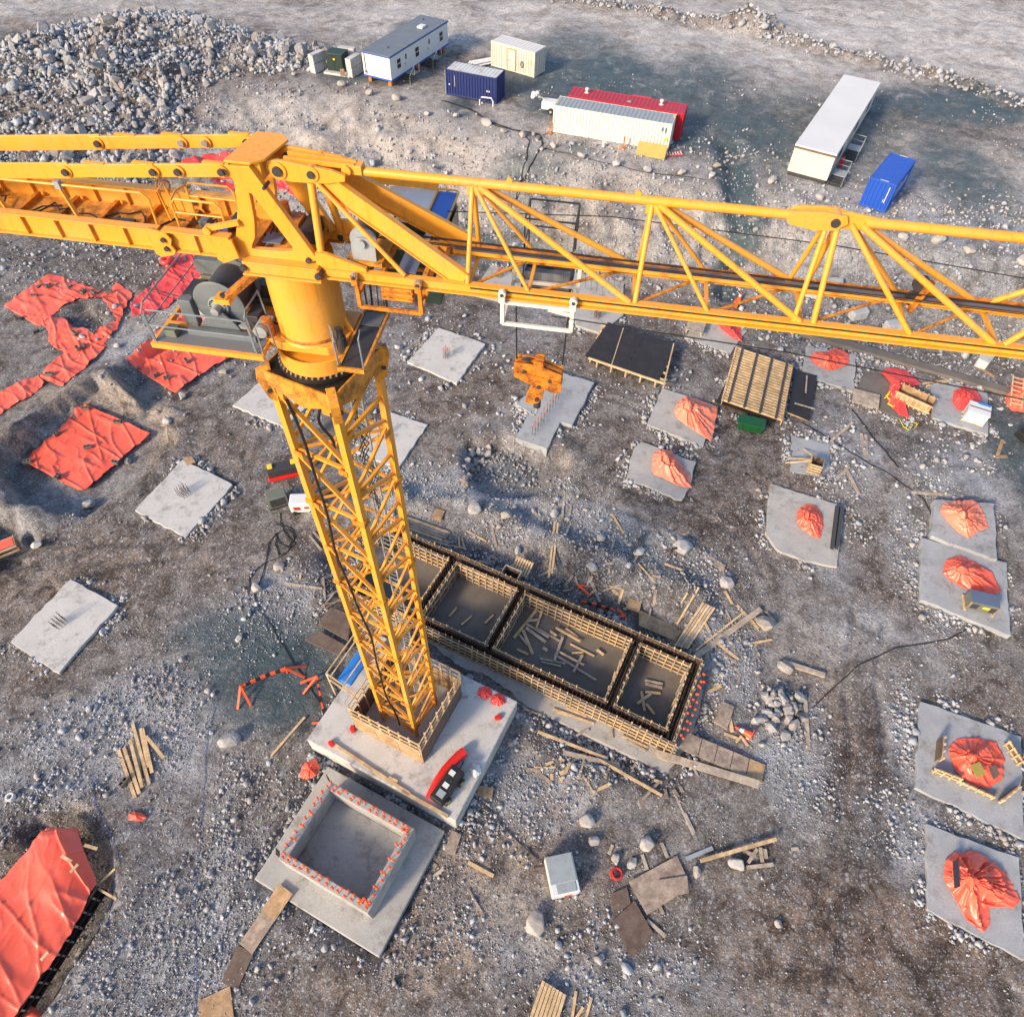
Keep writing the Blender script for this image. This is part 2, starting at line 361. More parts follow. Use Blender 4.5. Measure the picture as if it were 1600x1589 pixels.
RUTS = [PX(q) for q in ([(1290, 1560), (1330, 1420), (1370, 1300), (1385, 1180), (1370, 1060), (1390, 930)], [(1230, 1560), (1275, 1420), (1315, 1290), (1330, 1170), (1320, 1060), (1340, 930)],
        [(900, 770), (980, 800), (1060, 830), (1130, 870), (1160, 930)], [(930, 745), (1010, 775), (1090, 800), (1160, 840), (1195, 900)], [(940, 620), (1000, 640), (1100, 720), (1170, 740)], [(60, 880), (160, 850), (250, 850), (330, 800), (400, 720)], [(100, 905), (200, 880), (290, 870), (370, 810), (440, 740)])]
def height(x, y):
    x = np.asarray(x, float); y = np.asarray(y, float)
    yt = np.interp(x, TOE[:, 0], TOE[:, 1]) + 2.2 * fbm(x / 9, y / 9, 3); yc = np.interp(x, CREST[:, 0], CREST[:, 1]) + 1.0 * fbm(x / 5 + 40, y / 7, 3)
    t = np.clip((y - yt) / (yc - yt), 0, 1); bank = t * t * (3 - 2 * t) * 0.35 + t * 0.65
    h = T * bank
    onb = np.clip(4 * t * (1 - t), 0, 1)
    h = h + onb * (1.2 * fbm(x / 3.6, y / 3.6, 4) + 0.45 * fbm(x / 1.0, y / 1.0, 4))
    sd = sdpoly(x, y, PILE); b = sstep(0.5, -6.0, sd)
    h = h + b * (1.0 + 1.5 * fbm(x / 7 + 3, y / 7, 4) + 0.5 * sstep(-3, -9, sd)) + b * 0.35 * fbm(x / 1.4, y / 1.4, 3)
    h = h + 0.12 * fbm(x / 7, y / 7, 3) + 0.10 * fbm(x / 1.7, y / 1.7, 4) + 0.035 * fbm(x / 0.45, y / 0.45, 3)
    for poly, d, w in PITS:
        s = sdpoly(x, y, poly) + 0.35 * fbm(x / 1.1, y / 1.1, 3)
        h = h - d * sstep(0.15, -w, s) + 0.14 * np.exp(-((s - 0.7) / 0.7) ** 2)
    n = fbm(x / 1.6 + 9, y / 1.6, 4)
    h = h + (0.65 + 0.5 * n) * np.exp(-(dline(x, y, RIDGE) / 0.7) ** 2)
    h = h + (0.5 + 0.9 * n) * np.exp(-(dline(x, y, WIND) / 1.5) ** 2) + .30 * fbm(x / 4.5, y / 3.0, 4) * sstep(2, 8, y - yc)
    k = G(1185, 45, T); h = h + 1.3 * np.exp(-(((x - k.x) / 4.5) ** 2 + ((y - k.y) / 2.2) ** 2)) * (1 + 0.5 * n)
    h = h + (0.55 + 0.6 * n) * np.exp(-(dline(x, y, BERM) / 1.0) ** 2)
    for r_ in RUTS: h = h - 0.09 * np.exp(-(dline(x, y, r_) / 0.22) ** 2) + .05 * np.exp(-((dline(x, y, r_) - .42) / 0.18) ** 2)
    h = h - 0.9 * np.exp(-(dline(x, y, DRAIN) / 1.1) ** 2)
    return h
_gx = np.arange(-85, 85.01, .2); _gy = np.arange(-7, 135.01, .2)
_gh = height(*np.meshgrid(_gx, _gy, indexing='ij'))
def bank_part(x, y):                                # 1 on the face of the bank, 0 elsewhere
    yt = np.interp(x, TOE[:, 0], TOE[:, 1]); yc = np.interp(x, CREST[:, 0], CREST[:, 1]); t = (y - yt) / (yc - yt); return ((t > -.1) & (t < 1.02)).astype(float)
def hz(x, y):                                       # the same surface, sampled from a 20 cm table
    i = min(max((x + 85) / .2, 0), len(_gx) - 1.001); j = min(max((y + 7) / .2, 0), len(_gy) - 1.001)
    a, b = int(i), int(j); u, v = i - a, j - b
    return float((_gh[a, b] * (1 - u) + _gh[a + 1, b] * u) * (1 - v) + (_gh[a, b + 1] * (1 - u) + _gh[a + 1, b + 1] * u) * v)
def GH(px, py, n=4):                                # pixel on the real ground surface
    z = 0.0 if py > 330 else T
    for _ in range(n + 3):
        p = G(px, py, z); z = 0.5 * z + 0.5 * hz(p.x, p.y)
    p = G(px, py, z); return p
def blob_world(px, py, rx, ry, z):
    c = G(px, py, z); a = (G(px + rx, py, z) - c).length; b = (G(px, py + ry, z) - G(px, py - ry, z)).length / 2
    return c.x, c.y, a, b
def blobs(x, y, lst, soft=0.5):
    m = np.zeros(x.shape); wx = x + 1.1 * fbm(x / 2.3, y / 2.3 + 5, 4); wy = y + 1.1 * fbm(x / 2.3 + 50, y / 2.3, 4)
    for px, py, rx, ry, s in lst:
        cx, cy, a, b = blob_world(px, py, rx, ry, T if py < 300 else 0.0)
        d = np.sqrt(((wx - cx) / a) ** 2 + ((wy - cy) / b) ** 2)
        m = np.maximum(m, s * sstep(1 + soft, 1 - soft, d))
    return m
WET = [(440, 1090, 70, 50, 1), (400, 1010, 60, 40, .8), (950, 120, 80, 40, .9), (880, 165, 60, 25, .8), (1100, 215, 60, 30, .8), (1330, 175, 60, 20, .7), (420, 1050, 110, 75, .95), (340, 985, 60, 40, .6), (1000, 150, 150, 45, .75), (860, 120, 90, 30, .8), (900, 70, 60, 25, .5), (1170, 200, 80, 50, .8), (1500, 165, 130, 26, .9), (1430, 150, 60, 14, .7), (1290, 200, 120, 60, .45),
       (1150, 260, 30, 40, 1), (1150, 350, 14, 70, .95), (1140, 420, 14, 40, .8), (1500, 270, 60, 55, .7), (560, 110, 60, 18, .9), (640, 45, 30, 10, .7), (720, 165, 25, 18, .8), (810, 735, 40, 14, .35), (1180, 330, 10, 40, .4),
       (750, 1010, 80, 30, .3), (1100, 120, 60, 30, .6), (1220, 1215, 35, 32, .15), (1230, 240, 60, 30, .5), (900, 230, 20, 10, .5), (1600, 720, 40, 80, .7), (820, 330, 50, 30, .5), (780, 400, 60, 30, .4)]
BROWN = [(1200, 700, 130, 90, .8), (1050, 700, 120, 60, .7), (1550, 1100, 60, 60, .6), (560, 620, 120, 60, .6), (200, 80, 240, 80, 1), (480, 1550, 150, 60, .6), (1350, 1480, 230, 130, 1), (1180, 1450, 120, 110, .5), (1330, 1120, 80, 160, .75), (760, 620, 150, 60, .75), (680, 480, 120, 60, .6), (1100, 780, 110, 110, .75), (1180, 600, 120, 60, .6), (960, 520, 100, 60, .6), (1420, 680, 110, 60, .7),
         (120, 900, 150, 90, .75), (320, 690, 130, 60, .65), (90, 1080, 90, 60, .6), (880, 1350, 110, 110, .45), (450, 870, 80, 60, .5), (1400, 900, 70, 90, .6), (200, 440, 110, 40, .5), (300, 860, 100, 60, .6), (600, 480, 80, 60, .5),
         (680, 15, 60, 14, .4), (1080, 470, 150, 40, .5), (730, 90, 25, 14, .9), (845, 118, 22, 8, .8), (480, 690, 110, 60, .5), (700, 1540, 120, 60, .4)]
DARK = [(130, 497, 40, 22, 1), (120, 80, 200, 70, .7), (300, 60, 120, 40, .6), (1500, 175, 110, 16, .5), (1180, 240, 50, 40, .4), (1360, 1140, 30, 100, .8), (1320, 1250, 30, 90, .7), (1120, 830, 50, 60, .6), (320, 760, 60, 30, .6), (740, 480, 90, 40, .5), (1450, 700, 70, 30, .6), (1000, 890, 160, 50, .7), (700, 1250, 100, 90, .45), (980, 1180, 110, 50, .6), (560, 990, 90, 60, .5), (420, 1400, 120, 130, .5), (250, 1440, 90, 110, .45), (60, 1300, 120, 60, .9), (150, 400, 170, 30, .6), (1080, 560, 110, 40, .7),
        (1370, 1330, 22, 30, .9), (1390, 1280, 20, 40, .9), (1460, 1250, 26, 18, .8), (920, 1440, 12, 14, 1), (1215, 1385, 14, 14, .9), (1310, 1420, 25, 20, .8), (540, 660, 70, 50, .4), (1250, 480, 300, 40, .35), (850, 690, 80, 50, .4), (60, 840, 60, 50, .8), (1440, 1530, 60, 30, .7)]
PALE = [(600, 215, 260, 80, .75), (900, 300, 220, 60, .75), (1250, 400, 300, 60, .65), (1300, 60, 420, 70, 1), (700, 30, 260, 40, .9), (200, 15, 320, 30, .9), (1520, 60, 160, 90, 1), (700, 770, 120, 30, .65), (1000, 20, 300, 20, 1), (1480, 350, 160, 60, .6), (430, 180, 130, 60, .7), (1100, 330, 120, 50, .6),
        (300, 500, 90, 60, .5), (260, 1130, 110, 60, .5), (880, 1260, 90, 50, .5), (1330, 1010, 110, 70, .3), (820, 790, 90, 20, .6), (1020, 850, 60, 20, .5), (1222, 1215, 34, 30, .9), (800, 660, 60, 30, .4), (760, 780, 60, 20, .8), (180, 720, 40, 90, .3), (1400, 260, 200, 60, .5), (420, 60, 200, 40, .5)]
SAND_SUN = [(760, 1390, 90, 60, .9), (680, 1490, 60, 60, .9), (830, 1320, 50, 40, .8), (120, 618, 110, 16, .9), (300, 505, 120, 16, .9), (20, 690, 60, 14, .9), (240, 665, 14, 40, .9), (870, 745, 40, 30, .7), (880, 1430, 70, 80, .6), (700, 1480, 60, 60, .7), (600, 215, 220, 60, .5), (60, 900, 60, 40, .5), (870, 1255, 30, 25, .9), (200, 620, 90, 40, .7), (1190, 420, 50, 60, .4), (950, 290, 160, 40, .4), (480, 230, 120, 50, .4), (390, 450, 90, 40, .4)]  # sandy soil, plus warm sunlit patches painted into the ground colour
GRVL = [(800, 735, 80, 40, .9), (210, 1140, 150, 90, 1), (300, 1420, 150, 150, .8), (60, 1190, 110, 60, .9), (840, 1230, 110, 60, .8), (1230, 1170, 60, 90, 1), (700, 765, 130, 35, 1), (1500, 745, 80, 60, 1), (1440, 880, 40, 110, .9), (1425, 1200, 40, 110, 1), (1400, 1310, 60, 70, .9), (420, 940, 60, 60, .9), (50, 790, 60, 60, .7), (240, 525, 120, 50, .8), (600, 560, 70, 60, .5), (860, 820, 150, 35, .9), (1020, 880, 120, 35, .8), (1140, 1010, 60, 90, .9), (1330, 700, 60, 60, .9), (1290, 860, 40, 60, .7), (800, 1450, 90, 80, .6), (960, 1540, 130, 50, .8), (1380, 1000, 90, 50, .6), (1100, 600, 60, 30, .4), (820, 500, 80, 40, .4), (1480, 440, 250, 60, 1), (1000, 110, 200, 50, .5), (480, 640, 80, 50, .5), (500, 1380, 70, 130, .6), (1350, 380, 200, 40, .7), (330, 1010, 60, 60, .5)]
def build_ground():
    ys = [-300, -120, -50, -20]; y = -7.0
    while y < 140: ys.append(y); y += 0.12 * (1 + max(0, y) / 33.0)
    ys += [150, 165, 190, 240, 330, 500, 900]
    ys = np.array(ys); ss = np.concatenate([[-14, -7, -3.5, -2, -1.5, -1.2], np.linspace(-1, 1, 440), [1.2, 1.5, 2, 3.5, 7, 14]])
    hw = 26 + 0.50 * np.clip(ys, 0, 140)
    Y = np.repeat(ys[:, None], len(ss), 1); X = hw[:, None] * ss[None, :]
    x = X.ravel(); yy = Y.ravel(); z = height(x, yy)
    me = bpy.data.meshes.new('ground'); nv = len(x); R_, C_ = X.shape
    co = np.stack([x, yy, z], 1).astype(np.float32)
    i = (np.arange(R_ - 1)[:, None] * C_ + np.arange(C_ - 1)[None, :]).ravel()
    q = np.stack([i, i + 1, i + C_ + 1, i + C_], 1).astype(np.int32)
    me.vertices.add(nv); me.vertices.foreach_set('co', co.ravel()); me.loops.add(q.size); me.loops.foreach_set('vertex_index', q.ravel())
    me.polygons.add(len(q)); me.polygons.foreach_set('loop_start', np.arange(0, q.size, 4, dtype=np.int32)); me.polygons.foreach_set('use_smooth', np.ones(len(q), bool))
    me.update(calc_edges=True)
    for nm, lst in (('wet', WET), ('brown', BROWN), ('dark', DARK), ('pale', PALE), ('sand_sun', SAND_SUN), ('gravel', GRVL)):
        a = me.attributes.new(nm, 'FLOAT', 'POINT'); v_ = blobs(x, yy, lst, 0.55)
        if nm == 'wet': v_ = np.maximum(v_, 2.0 * np.exp(-((dline(x, yy, DRAIN) + .6 * fbm(x / 1.5, yy / 1.5, 3)) / 1.15) ** 2)).clip(0, 1)
        if nm == 'brown': v_ = np.maximum(v_, .8 * np.exp(-(dline(x, yy, WIND) / 3.0) ** 2))
        if nm == 'pale': v_ = v_ * (1 - .8 * np.exp(-(dline(x, yy, WIND) / 2.5) ** 2))
        if nm == 'dark':
            for r_ in RUTS: v_ = np.maximum(v_, .75 * np.exp(-(dline(x, yy, r_) / .28) ** 2) * np.clip(.55 + 1.2 * fbm(x / 3, yy / 3, 3), 0, 1))
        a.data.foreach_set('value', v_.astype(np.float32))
    m, n, l, b = new_mat('ground'); p = geopos(n)
    big = noise(n, l, 0.16, 4, 0.62, p, 0.5); mid = noise(n, l, 0.8, 6, 0.74, p, 0.5); fine = noise(n, l, 7.0, 4, 0.8, p)
    c = mix(n, l, ramp(n, l, mid, [(0.36, (0, 0, 0)), (0.64, (1, 1, 1))]), (0.088, 0.074, 0.066), (0.285, 0.264, 0.250))
    br = mix(n, l, ramp(n, l, mid, [(0.40, (0, 0, 0)), (0.60, (1, 1, 1))]), (0.055, 0.033, 0.022), (0.235, 0.172, 0.132))
    brf = mathn(n, l, 'MULTIPLY', attr(n, 'brown'), ramp(n, l, big, [(0.33, (0.6,) * 3), (0.5, (1, 1, 1))]))
    c = mix(n, l, brf, c, br)
    pal = mix(n, l, ramp(n, l, mid, [(0.36, (0, 0, 0)), (0.60, (1, 1, 1))]), (0.37, 0.345, 0.335), (0.66, 0.645, 0.635))
    pf = mathn(n, l, 'MULTIPLY', attr(n, 'pale'), ramp(n, l, big, [(0.35, (0.72,) * 3), (0.52, (1, 1, 1))]))
    c = mix(n, l, pf, c, pal)
    gv = mix(n, l, ramp(n, l, mid, [(0.36, (0, 0, 0)), (0.60, (1, 1, 1))]), (0.17, 0.18, 0.20), (0.42, 0.44, 0.48))
    c = mix(n, l, mathn(n, l, 'MULTIPLY', attr(n, 'gravel'), ramp(n, l, big, [(0.36, (0.35,) * 3), (0.54, (0.95,) * 3)])), c, gv)
    tone = ramp(n, l, noise(n, l, 0.30, 3, 0.65, p, 0.6), [(0.34, (0.64, 0.60, 0.57)), (0.50, (1, 1, 1)), (0.66, (1.0, 1.0, 1.0))])
    c = mix(n, l, 1.0, c, tone, 'MULTIPLY')
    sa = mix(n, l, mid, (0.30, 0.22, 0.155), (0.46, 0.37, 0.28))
    sf = mathn(n, l, 'MULTIPLY', attr(n, 'sand_sun'), ramp(n, l, mid, [(0.40, (0,) * 3), (0.62, (1,) * 3)]))
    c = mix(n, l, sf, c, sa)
    df = mathn(n, l, 'MULTIPLY', attr(n, 'dark'), ramp(n, l, mid, [(0.30, (1.0,) * 3), (0.70, (0.25,) * 3)]))
    c = mix(n, l, mathn(n, l, 'MULTIPLY', df, 0.9), c, (0.036, 0.030, 0.029))
    wetn = ramp(n, l, noise(n, l, 0.42, 6, 0.74, p, 1.4), [(0.34, (0.10,) * 3), (0.50, (1,) * 3)])
    wf = mathn(n, l, 'MULTIPLY', attr(n, 'wet'), wetn)
    wc = mix(n, l, mid, (0.012, 0.025, 0.034), (0.085, 0.13, 0.150))
    c = mix(n, l, mathn(n, l, 'MULTIPLY', wf, 0.92), c, wc)
    vor = n.new('ShaderNodeTexVoronoi'); vor.inputs['Scale'].default_value = 6.0; l.new(p, vor.inputs['Vector'])
    st = mathn(n, l, 'MULTIPLY', ramp(n, l, vor.outputs['Distance'], [(0.16, (1,) * 3), (0.30, (0,) * 3)]), ramp(n, l, vor.outputs['Color'], [(0.62, (0,) * 3), (0.70, (1,) * 3)]))
    st = mathn(n, l, 'MULTIPLY', st, ramp(n, l, big, [(0.42, (0.15,) * 3), (0.6, (0.7,) * 3)]))
    c = mix(n, l, st, c, (0.33, 0.34, 0.36))
    # layers of small broken stone, each piece its own shade
    for sc, lo, hi, am in ((4.2, .44, .54, .75), (9.5, .36, .50, .85)):
        v2 = n.new('ShaderNodeTexVoronoi'); v2.inputs['Scale'].default_value = sc; l.new(p, v2.inputs['Vector'])
        sv = n.new('ShaderNodeSeparateColor'); l.new(v2.outputs['Color'], sv.inputs[0])
        body = ramp(n, l, v2.outputs['Distance'], [(0.30, (1,) * 3), (0.46, (0,) * 3)])
        where = mathn(n, l, 'MULTIPLY', ramp(n, l, mid, [(lo, (0.04,) * 3), (hi, (1,) * 3)]), ramp(n, l, sv.outputs[1], [(0.35, (0,) * 3), (0.5, (1,) * 3)]))
        shade = mix(n, l, sv.outputs[0], (0.085, 0.093, 0.110), (0.46, 0.49, 0.53))
        c = mix(n, l, mathn(n, l, 'MULTIPLY', mathn(n, l, 'MULTIPLY', body, where), am), c, shade)
    c = mix(n, l, ramp(n, l, fine, [(0.34, (1,) * 3), (0.50, (0,) * 3)]), c, mix(n, l, 0.72, c, (0.026, 0.021, 0.019)))
    c = mix(n, l, mathn(n, l, 'MULTIPLY', ramp(n, l, fine, [(0.55, (0,) * 3), (0.72, (1,) * 3)]), 0.38), c, (0.42, 0.41, 0.41))
    c = mix(n, l, mathn(n, l, 'MULTIPLY', wf, 0.90), c, wc)
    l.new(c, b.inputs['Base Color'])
    rr = mathn(n, l, 'MULTIPLY_ADD', wf, -0.45); rr.node.inputs[2].default_value = 0.92; l.new(rr, b.inputs['Roughness'])
    b.inputs['Specular IOR Level'].default_value = 0.3
    f2 = noise(n, l, 3.2, 5, 0.8, p)
    bump(n, l, f2, b, 0.9, 0.16)
    me.materials.append(m); o = put('ground', me); kind(o, 'structure'); return o
ground = build_ground()

# ------------------------------------------------------------------ stones
def rock_template(n, seed, flat=1.0):
    r = random.Random(seed); bm = bmesh.new()
    for _ in range(n):
        while True:
            p = Vector((r.uniform(-1, 1), r.uniform(-1, 1), r.uniform(-1, 1)))
            if 0.3 < p.length < 1: break
        p = p.normalized() * r.uniform(0.8, 1.0); bm.verts.new((p.x, p.y * r.uniform(.85, 1), p.z * flat))
    bmesh.ops.convex_hull(bm, input=bm.verts)
    for v in [v for v in bm.verts if not v.link_faces]: bm.verts.remove(v)
    bmesh.ops.triangulate(bm, faces=bm.faces); bm.verts.index_update()
    v = np.array([v.co[:] for v in bm.verts]); f = np.array([[a.index for a in q.verts] for q in bm.faces]); bm.free(); return v, f
GRAV = [rock_template(8, 100 + k, 0.75) for k in range(14)]
ROCK = [rock_template(15, 200 + k, 0.8) for k in range(18)]
def rotmats(n):
    q = rng.normal(size=(n, 4)); q /= np.linalg.norm(q, axis=1)[:, None]; w, x, y, z = q.T
    return np.stack([1 - 2 * (y * y + z * z), 2 * (x * y - z * w), 2 * (x * z + y * w), 2 * (x * y + z * w), 1 - 2 * (x * x + z * z), 2 * (y * z - x * w), 2 * (x * z - y * w), 2 * (y * z + x * w), 1 - 2 * (x * x + y * y)], 1).reshape(n, 3, 3)
def stone_field(name, pts, size, templates, matname, sink=0.25, tint_bias=None):
    """one mesh of many stones: pts (n,2) on the ground, size (n,)"""
    n = len(pts); z = height(pts[:, 0], pts[:, 1]); V, Fc, Tn = [], [], []; off = 0
    which = rng.integers(0, len(templates), n); Rm = rotmats(n); tint = np.clip(rng.random(n) ** 1.2 + (0 if tint_bias is None else tint_bias), 0, 1)
    asp = rng.uniform(0.7, 1.25, (n, 3))
    for k, (tv, tf) in enumerate(templates):
        idx = np.where(which == k)[0]
        if not len(idx): continue
        v = tv[None] * asp[idx][:, None, :]; v = np.einsum('nij,nkj->nki', Rm[idx], v) * size[idx][:, None, None]
        v[:, :, 2] *= 0.85
        v = v + np.stack([pts[idx, 0], pts[idx, 1], z[idx] + size[idx] * (0.55 - sink)], 1)[:, None, :]
        m = len(tv); f = tf[None] + (off + np.arange(len(idx)) * m)[:, None, None]
        V.append(v.reshape(-1, 3)); Fc.append(f.reshape(-1, 3)); Tn.append(np.repeat(tint[idx], m)); off += len(idx) * m
    V = np.concatenate(V).astype(np.float32); Fc = np.concatenate(Fc).astype(np.int32); Tn = np.concatenate(Tn).astype(np.float32)
    me = bpy.data.meshes.new(name); me.vertices.add(len(V)); me.vertices.foreach_set('co', V.ravel()); me.loops.add(Fc.size); me.loops.foreach_set('vertex_index', Fc.ravel())
    me.polygons.add(len(Fc)); me.polygons.foreach_set('loop_start', np.arange(0, Fc.size, 3, dtype=np.int32)); me.update(calc_edges=True)
    a = me.attributes.new('tint', 'FLOAT', 'POINT'); a.data.foreach_set('value', Tn)
    me.materials.append(MAT[matname]); o = put(name, me); kind(o, 'stuff'); return o
KEEP_OUT = []                                     # filled with the footprints of slabs, pits' tarps and so on
def scatter(n, box, dens, keep=0.25):
    """random points in a world box thinned by a density function"""
    p = np.stack([rng.uniform(box[0], box[1], n), rng.uniform(box[2], box[3], n)], 1)
    p = p[rng.random(len(p)) < dens(p[:, 0], p[:, 1])]
    ok = np.ones(len(p), bool)
    for poly in KEEP_OUT:
        q = np.array(poly); lo = q.min(0) - keep; hi = q.max(0) + keep
        i = np.where((p[:, 0] > lo[0]) & (p[:, 0] < hi[0]) & (p[:, 1] > lo[1]) & (p[:, 1] < hi[1]))[0]
        if len(i): ok[i] &= sdpoly(p[i, 0], p[i, 1], poly) > keep
    p = p[ok]
    return p
# ================================================================== the tower crane
CX, CY, CB = -5.12, 14.25, 1.5                      # mast axis and the top of its base slab
AJ = math.radians(-7.6); AM = math.radians(-25)
Uj = Vector((math.cos(AJ), math.sin(AJ), 0)); Vj = Vector((-math.sin(AJ), math.cos(AJ), 0))
E1 = Vector((math.cos(AM), math.sin(AM), 0)); E2 = Vector((-math.sin(AM), math.cos(AM), 0))
def cp(u, v, w): return Uj * u + Vj * v + Z3 * (w - CB)
def mp(a, b, w): return E1 * a + E2 * b + Z3 * (w - CB)
crane = thing('tower_crane', 'tall yellow lattice tower crane standing in the middle of the site', 'crane', (CX, CY, CB))
def part(name, mb, mat, parent=crane, smooth=False, bevel=0.0): return obj(name, mb, mat, parent, smooth=smooth, bevel=bevel)

def build_mast():
    h = 0.98; top = 25.3; step = 2.42; LW = 0.20
    zs = [top - step * k for k in range(10)] + [CB]
    for a, b in ((-h, -h), (h, -h), (h, h), (-h, h)):
        lg = part('mast_leg', MB().bar(mp(a, b, CB), mp(a, b, top), LW, LW, E1), 'yellow')
        for k in range(0, 10, 2): part('splice_collar', MB().bar(mp(a, b, zs[k] - 0.20), mp(a, b, zs[k] + 0.02), LW + 0.09, LW + 0.09, E1), 'yellow_worn', lg)
    for k in range(10):
        z1, z0 = zs[k], zs[k + 1]
        sec = crane
        def br(p, q, w=0.11, t=0.09): part('brace', MB().bar(p, q, w, t, E1), 'yellow', sec)
        def plate(p, ax): part('gusset', MB().box(p, (0.30, 0.03, 0.24), ax=(ax, ax.cross(Z3), Z3)), 'yellow_worn', sec)
        e = h - 0.02; zm = (z0 + z1) / 2
        # left face (b = -h): horizontals level with the joints, one falling diagonal
        br(mp(-h, -e, z1 - .12), mp(h, -e, z1 - .12)); br(mp(-h, -e, z1 - .25), mp(h, -e, z0 - .02 if k < 9 else z0 + .15), 0.13)
        # right face (a = +h): joints half a panel lower
        br(mp(e, -h, zm), mp(e, h, zm)); br(mp(e, h, z1 + .02), mp(e, -h, zm + .1)); br(mp(e, h, z0 + .25), mp(e, -h, zm - .1))
        # back faces
        br(mp(-h, e, z1 - .12), mp(h, e, z1 - .12)); br(mp(h, e, z1 - .25), mp(-h, e, z0 + .1), 0.12)
        br(mp(-e, -h, zm), mp(-e, h, zm)); br(mp(-e, -h, z1), mp(-e, h, zm + .1)); br(mp(-e, -h, z0 + .2), mp(-e, h, zm - .1))
        br(mp(-h, -h, z1 - .14), mp(h, h, z1 - .14), 0.07, 0.07)
        for a, b, ax in ((-h + .2, -h - .115, E1), (h - .2, -h - .115, E1)): plate(mp(a, b, z1 - .16), ax)
        plate(mp(h + .115, -h + .2, zm), E2); plate(mp(h + .115, h - .2, z1 - .1), E2)
    lad = MB()
    for sx in (0.0, 0.42): lad.bar(mp(0.15 + sx, 0.55, CB + .1), mp(0.15 + sx, 0.55, 25.2), 0.05, 0.05, E1)
    z = CB + .3
    while z < 25.2: lad.bar(mp(0.15, 0.55, z), mp(0.57, 0.55, z), 0.03, 0.03); z += 0.3
    part('ladder', lad, 'light_grey')
    for zz in (8.4, 15.6, 22.8):
        part('rest_platform', MB().box(mp(-0.35, 0.45, zz), (0.9, 0.9, 0.04), ax=(E1, E2, Z3)), 'grating')
    def cable(name, pts, r):
        part(name, MB().path(pts, r, 6), 'black_rubber', smooth=True)
    pts = []
    for i in range(40):
        z = 25.0 - i * 0.58; pts.append(mp(-0.55 + 0.14 * math.sin(i * .35) + i * 0.015, -1.10 + 0.03 * math.sin(i * .9), z))
    cable('power_cable', pts, 0.045)
    pts = [mp(-0.1 + .08 * math.sin(i * .8), -0.45 + .10 * math.cos(i * .6), 25.1 - i * .22) for i in range(12)]
    pts += [mp(-0.1 + .35 * math.sin(t), -0.45, 22.2 - .3 * math.cos(t)) for t in (0.3, .9, 1.5, 2.1, 2.7)]
    cable('power_cable', pts, 0.045)
    for j in range(4):
        pts = [mp(0.62 + .14 * math.sin(i * 1.3 + j), 0.2 + .14 * math.cos(i * 1.7 + 2 * j), 24.8 - i * .35 - .1 * j) for i in range(16)]
        cable('signal_cable', pts, 0.018)
build_mast()

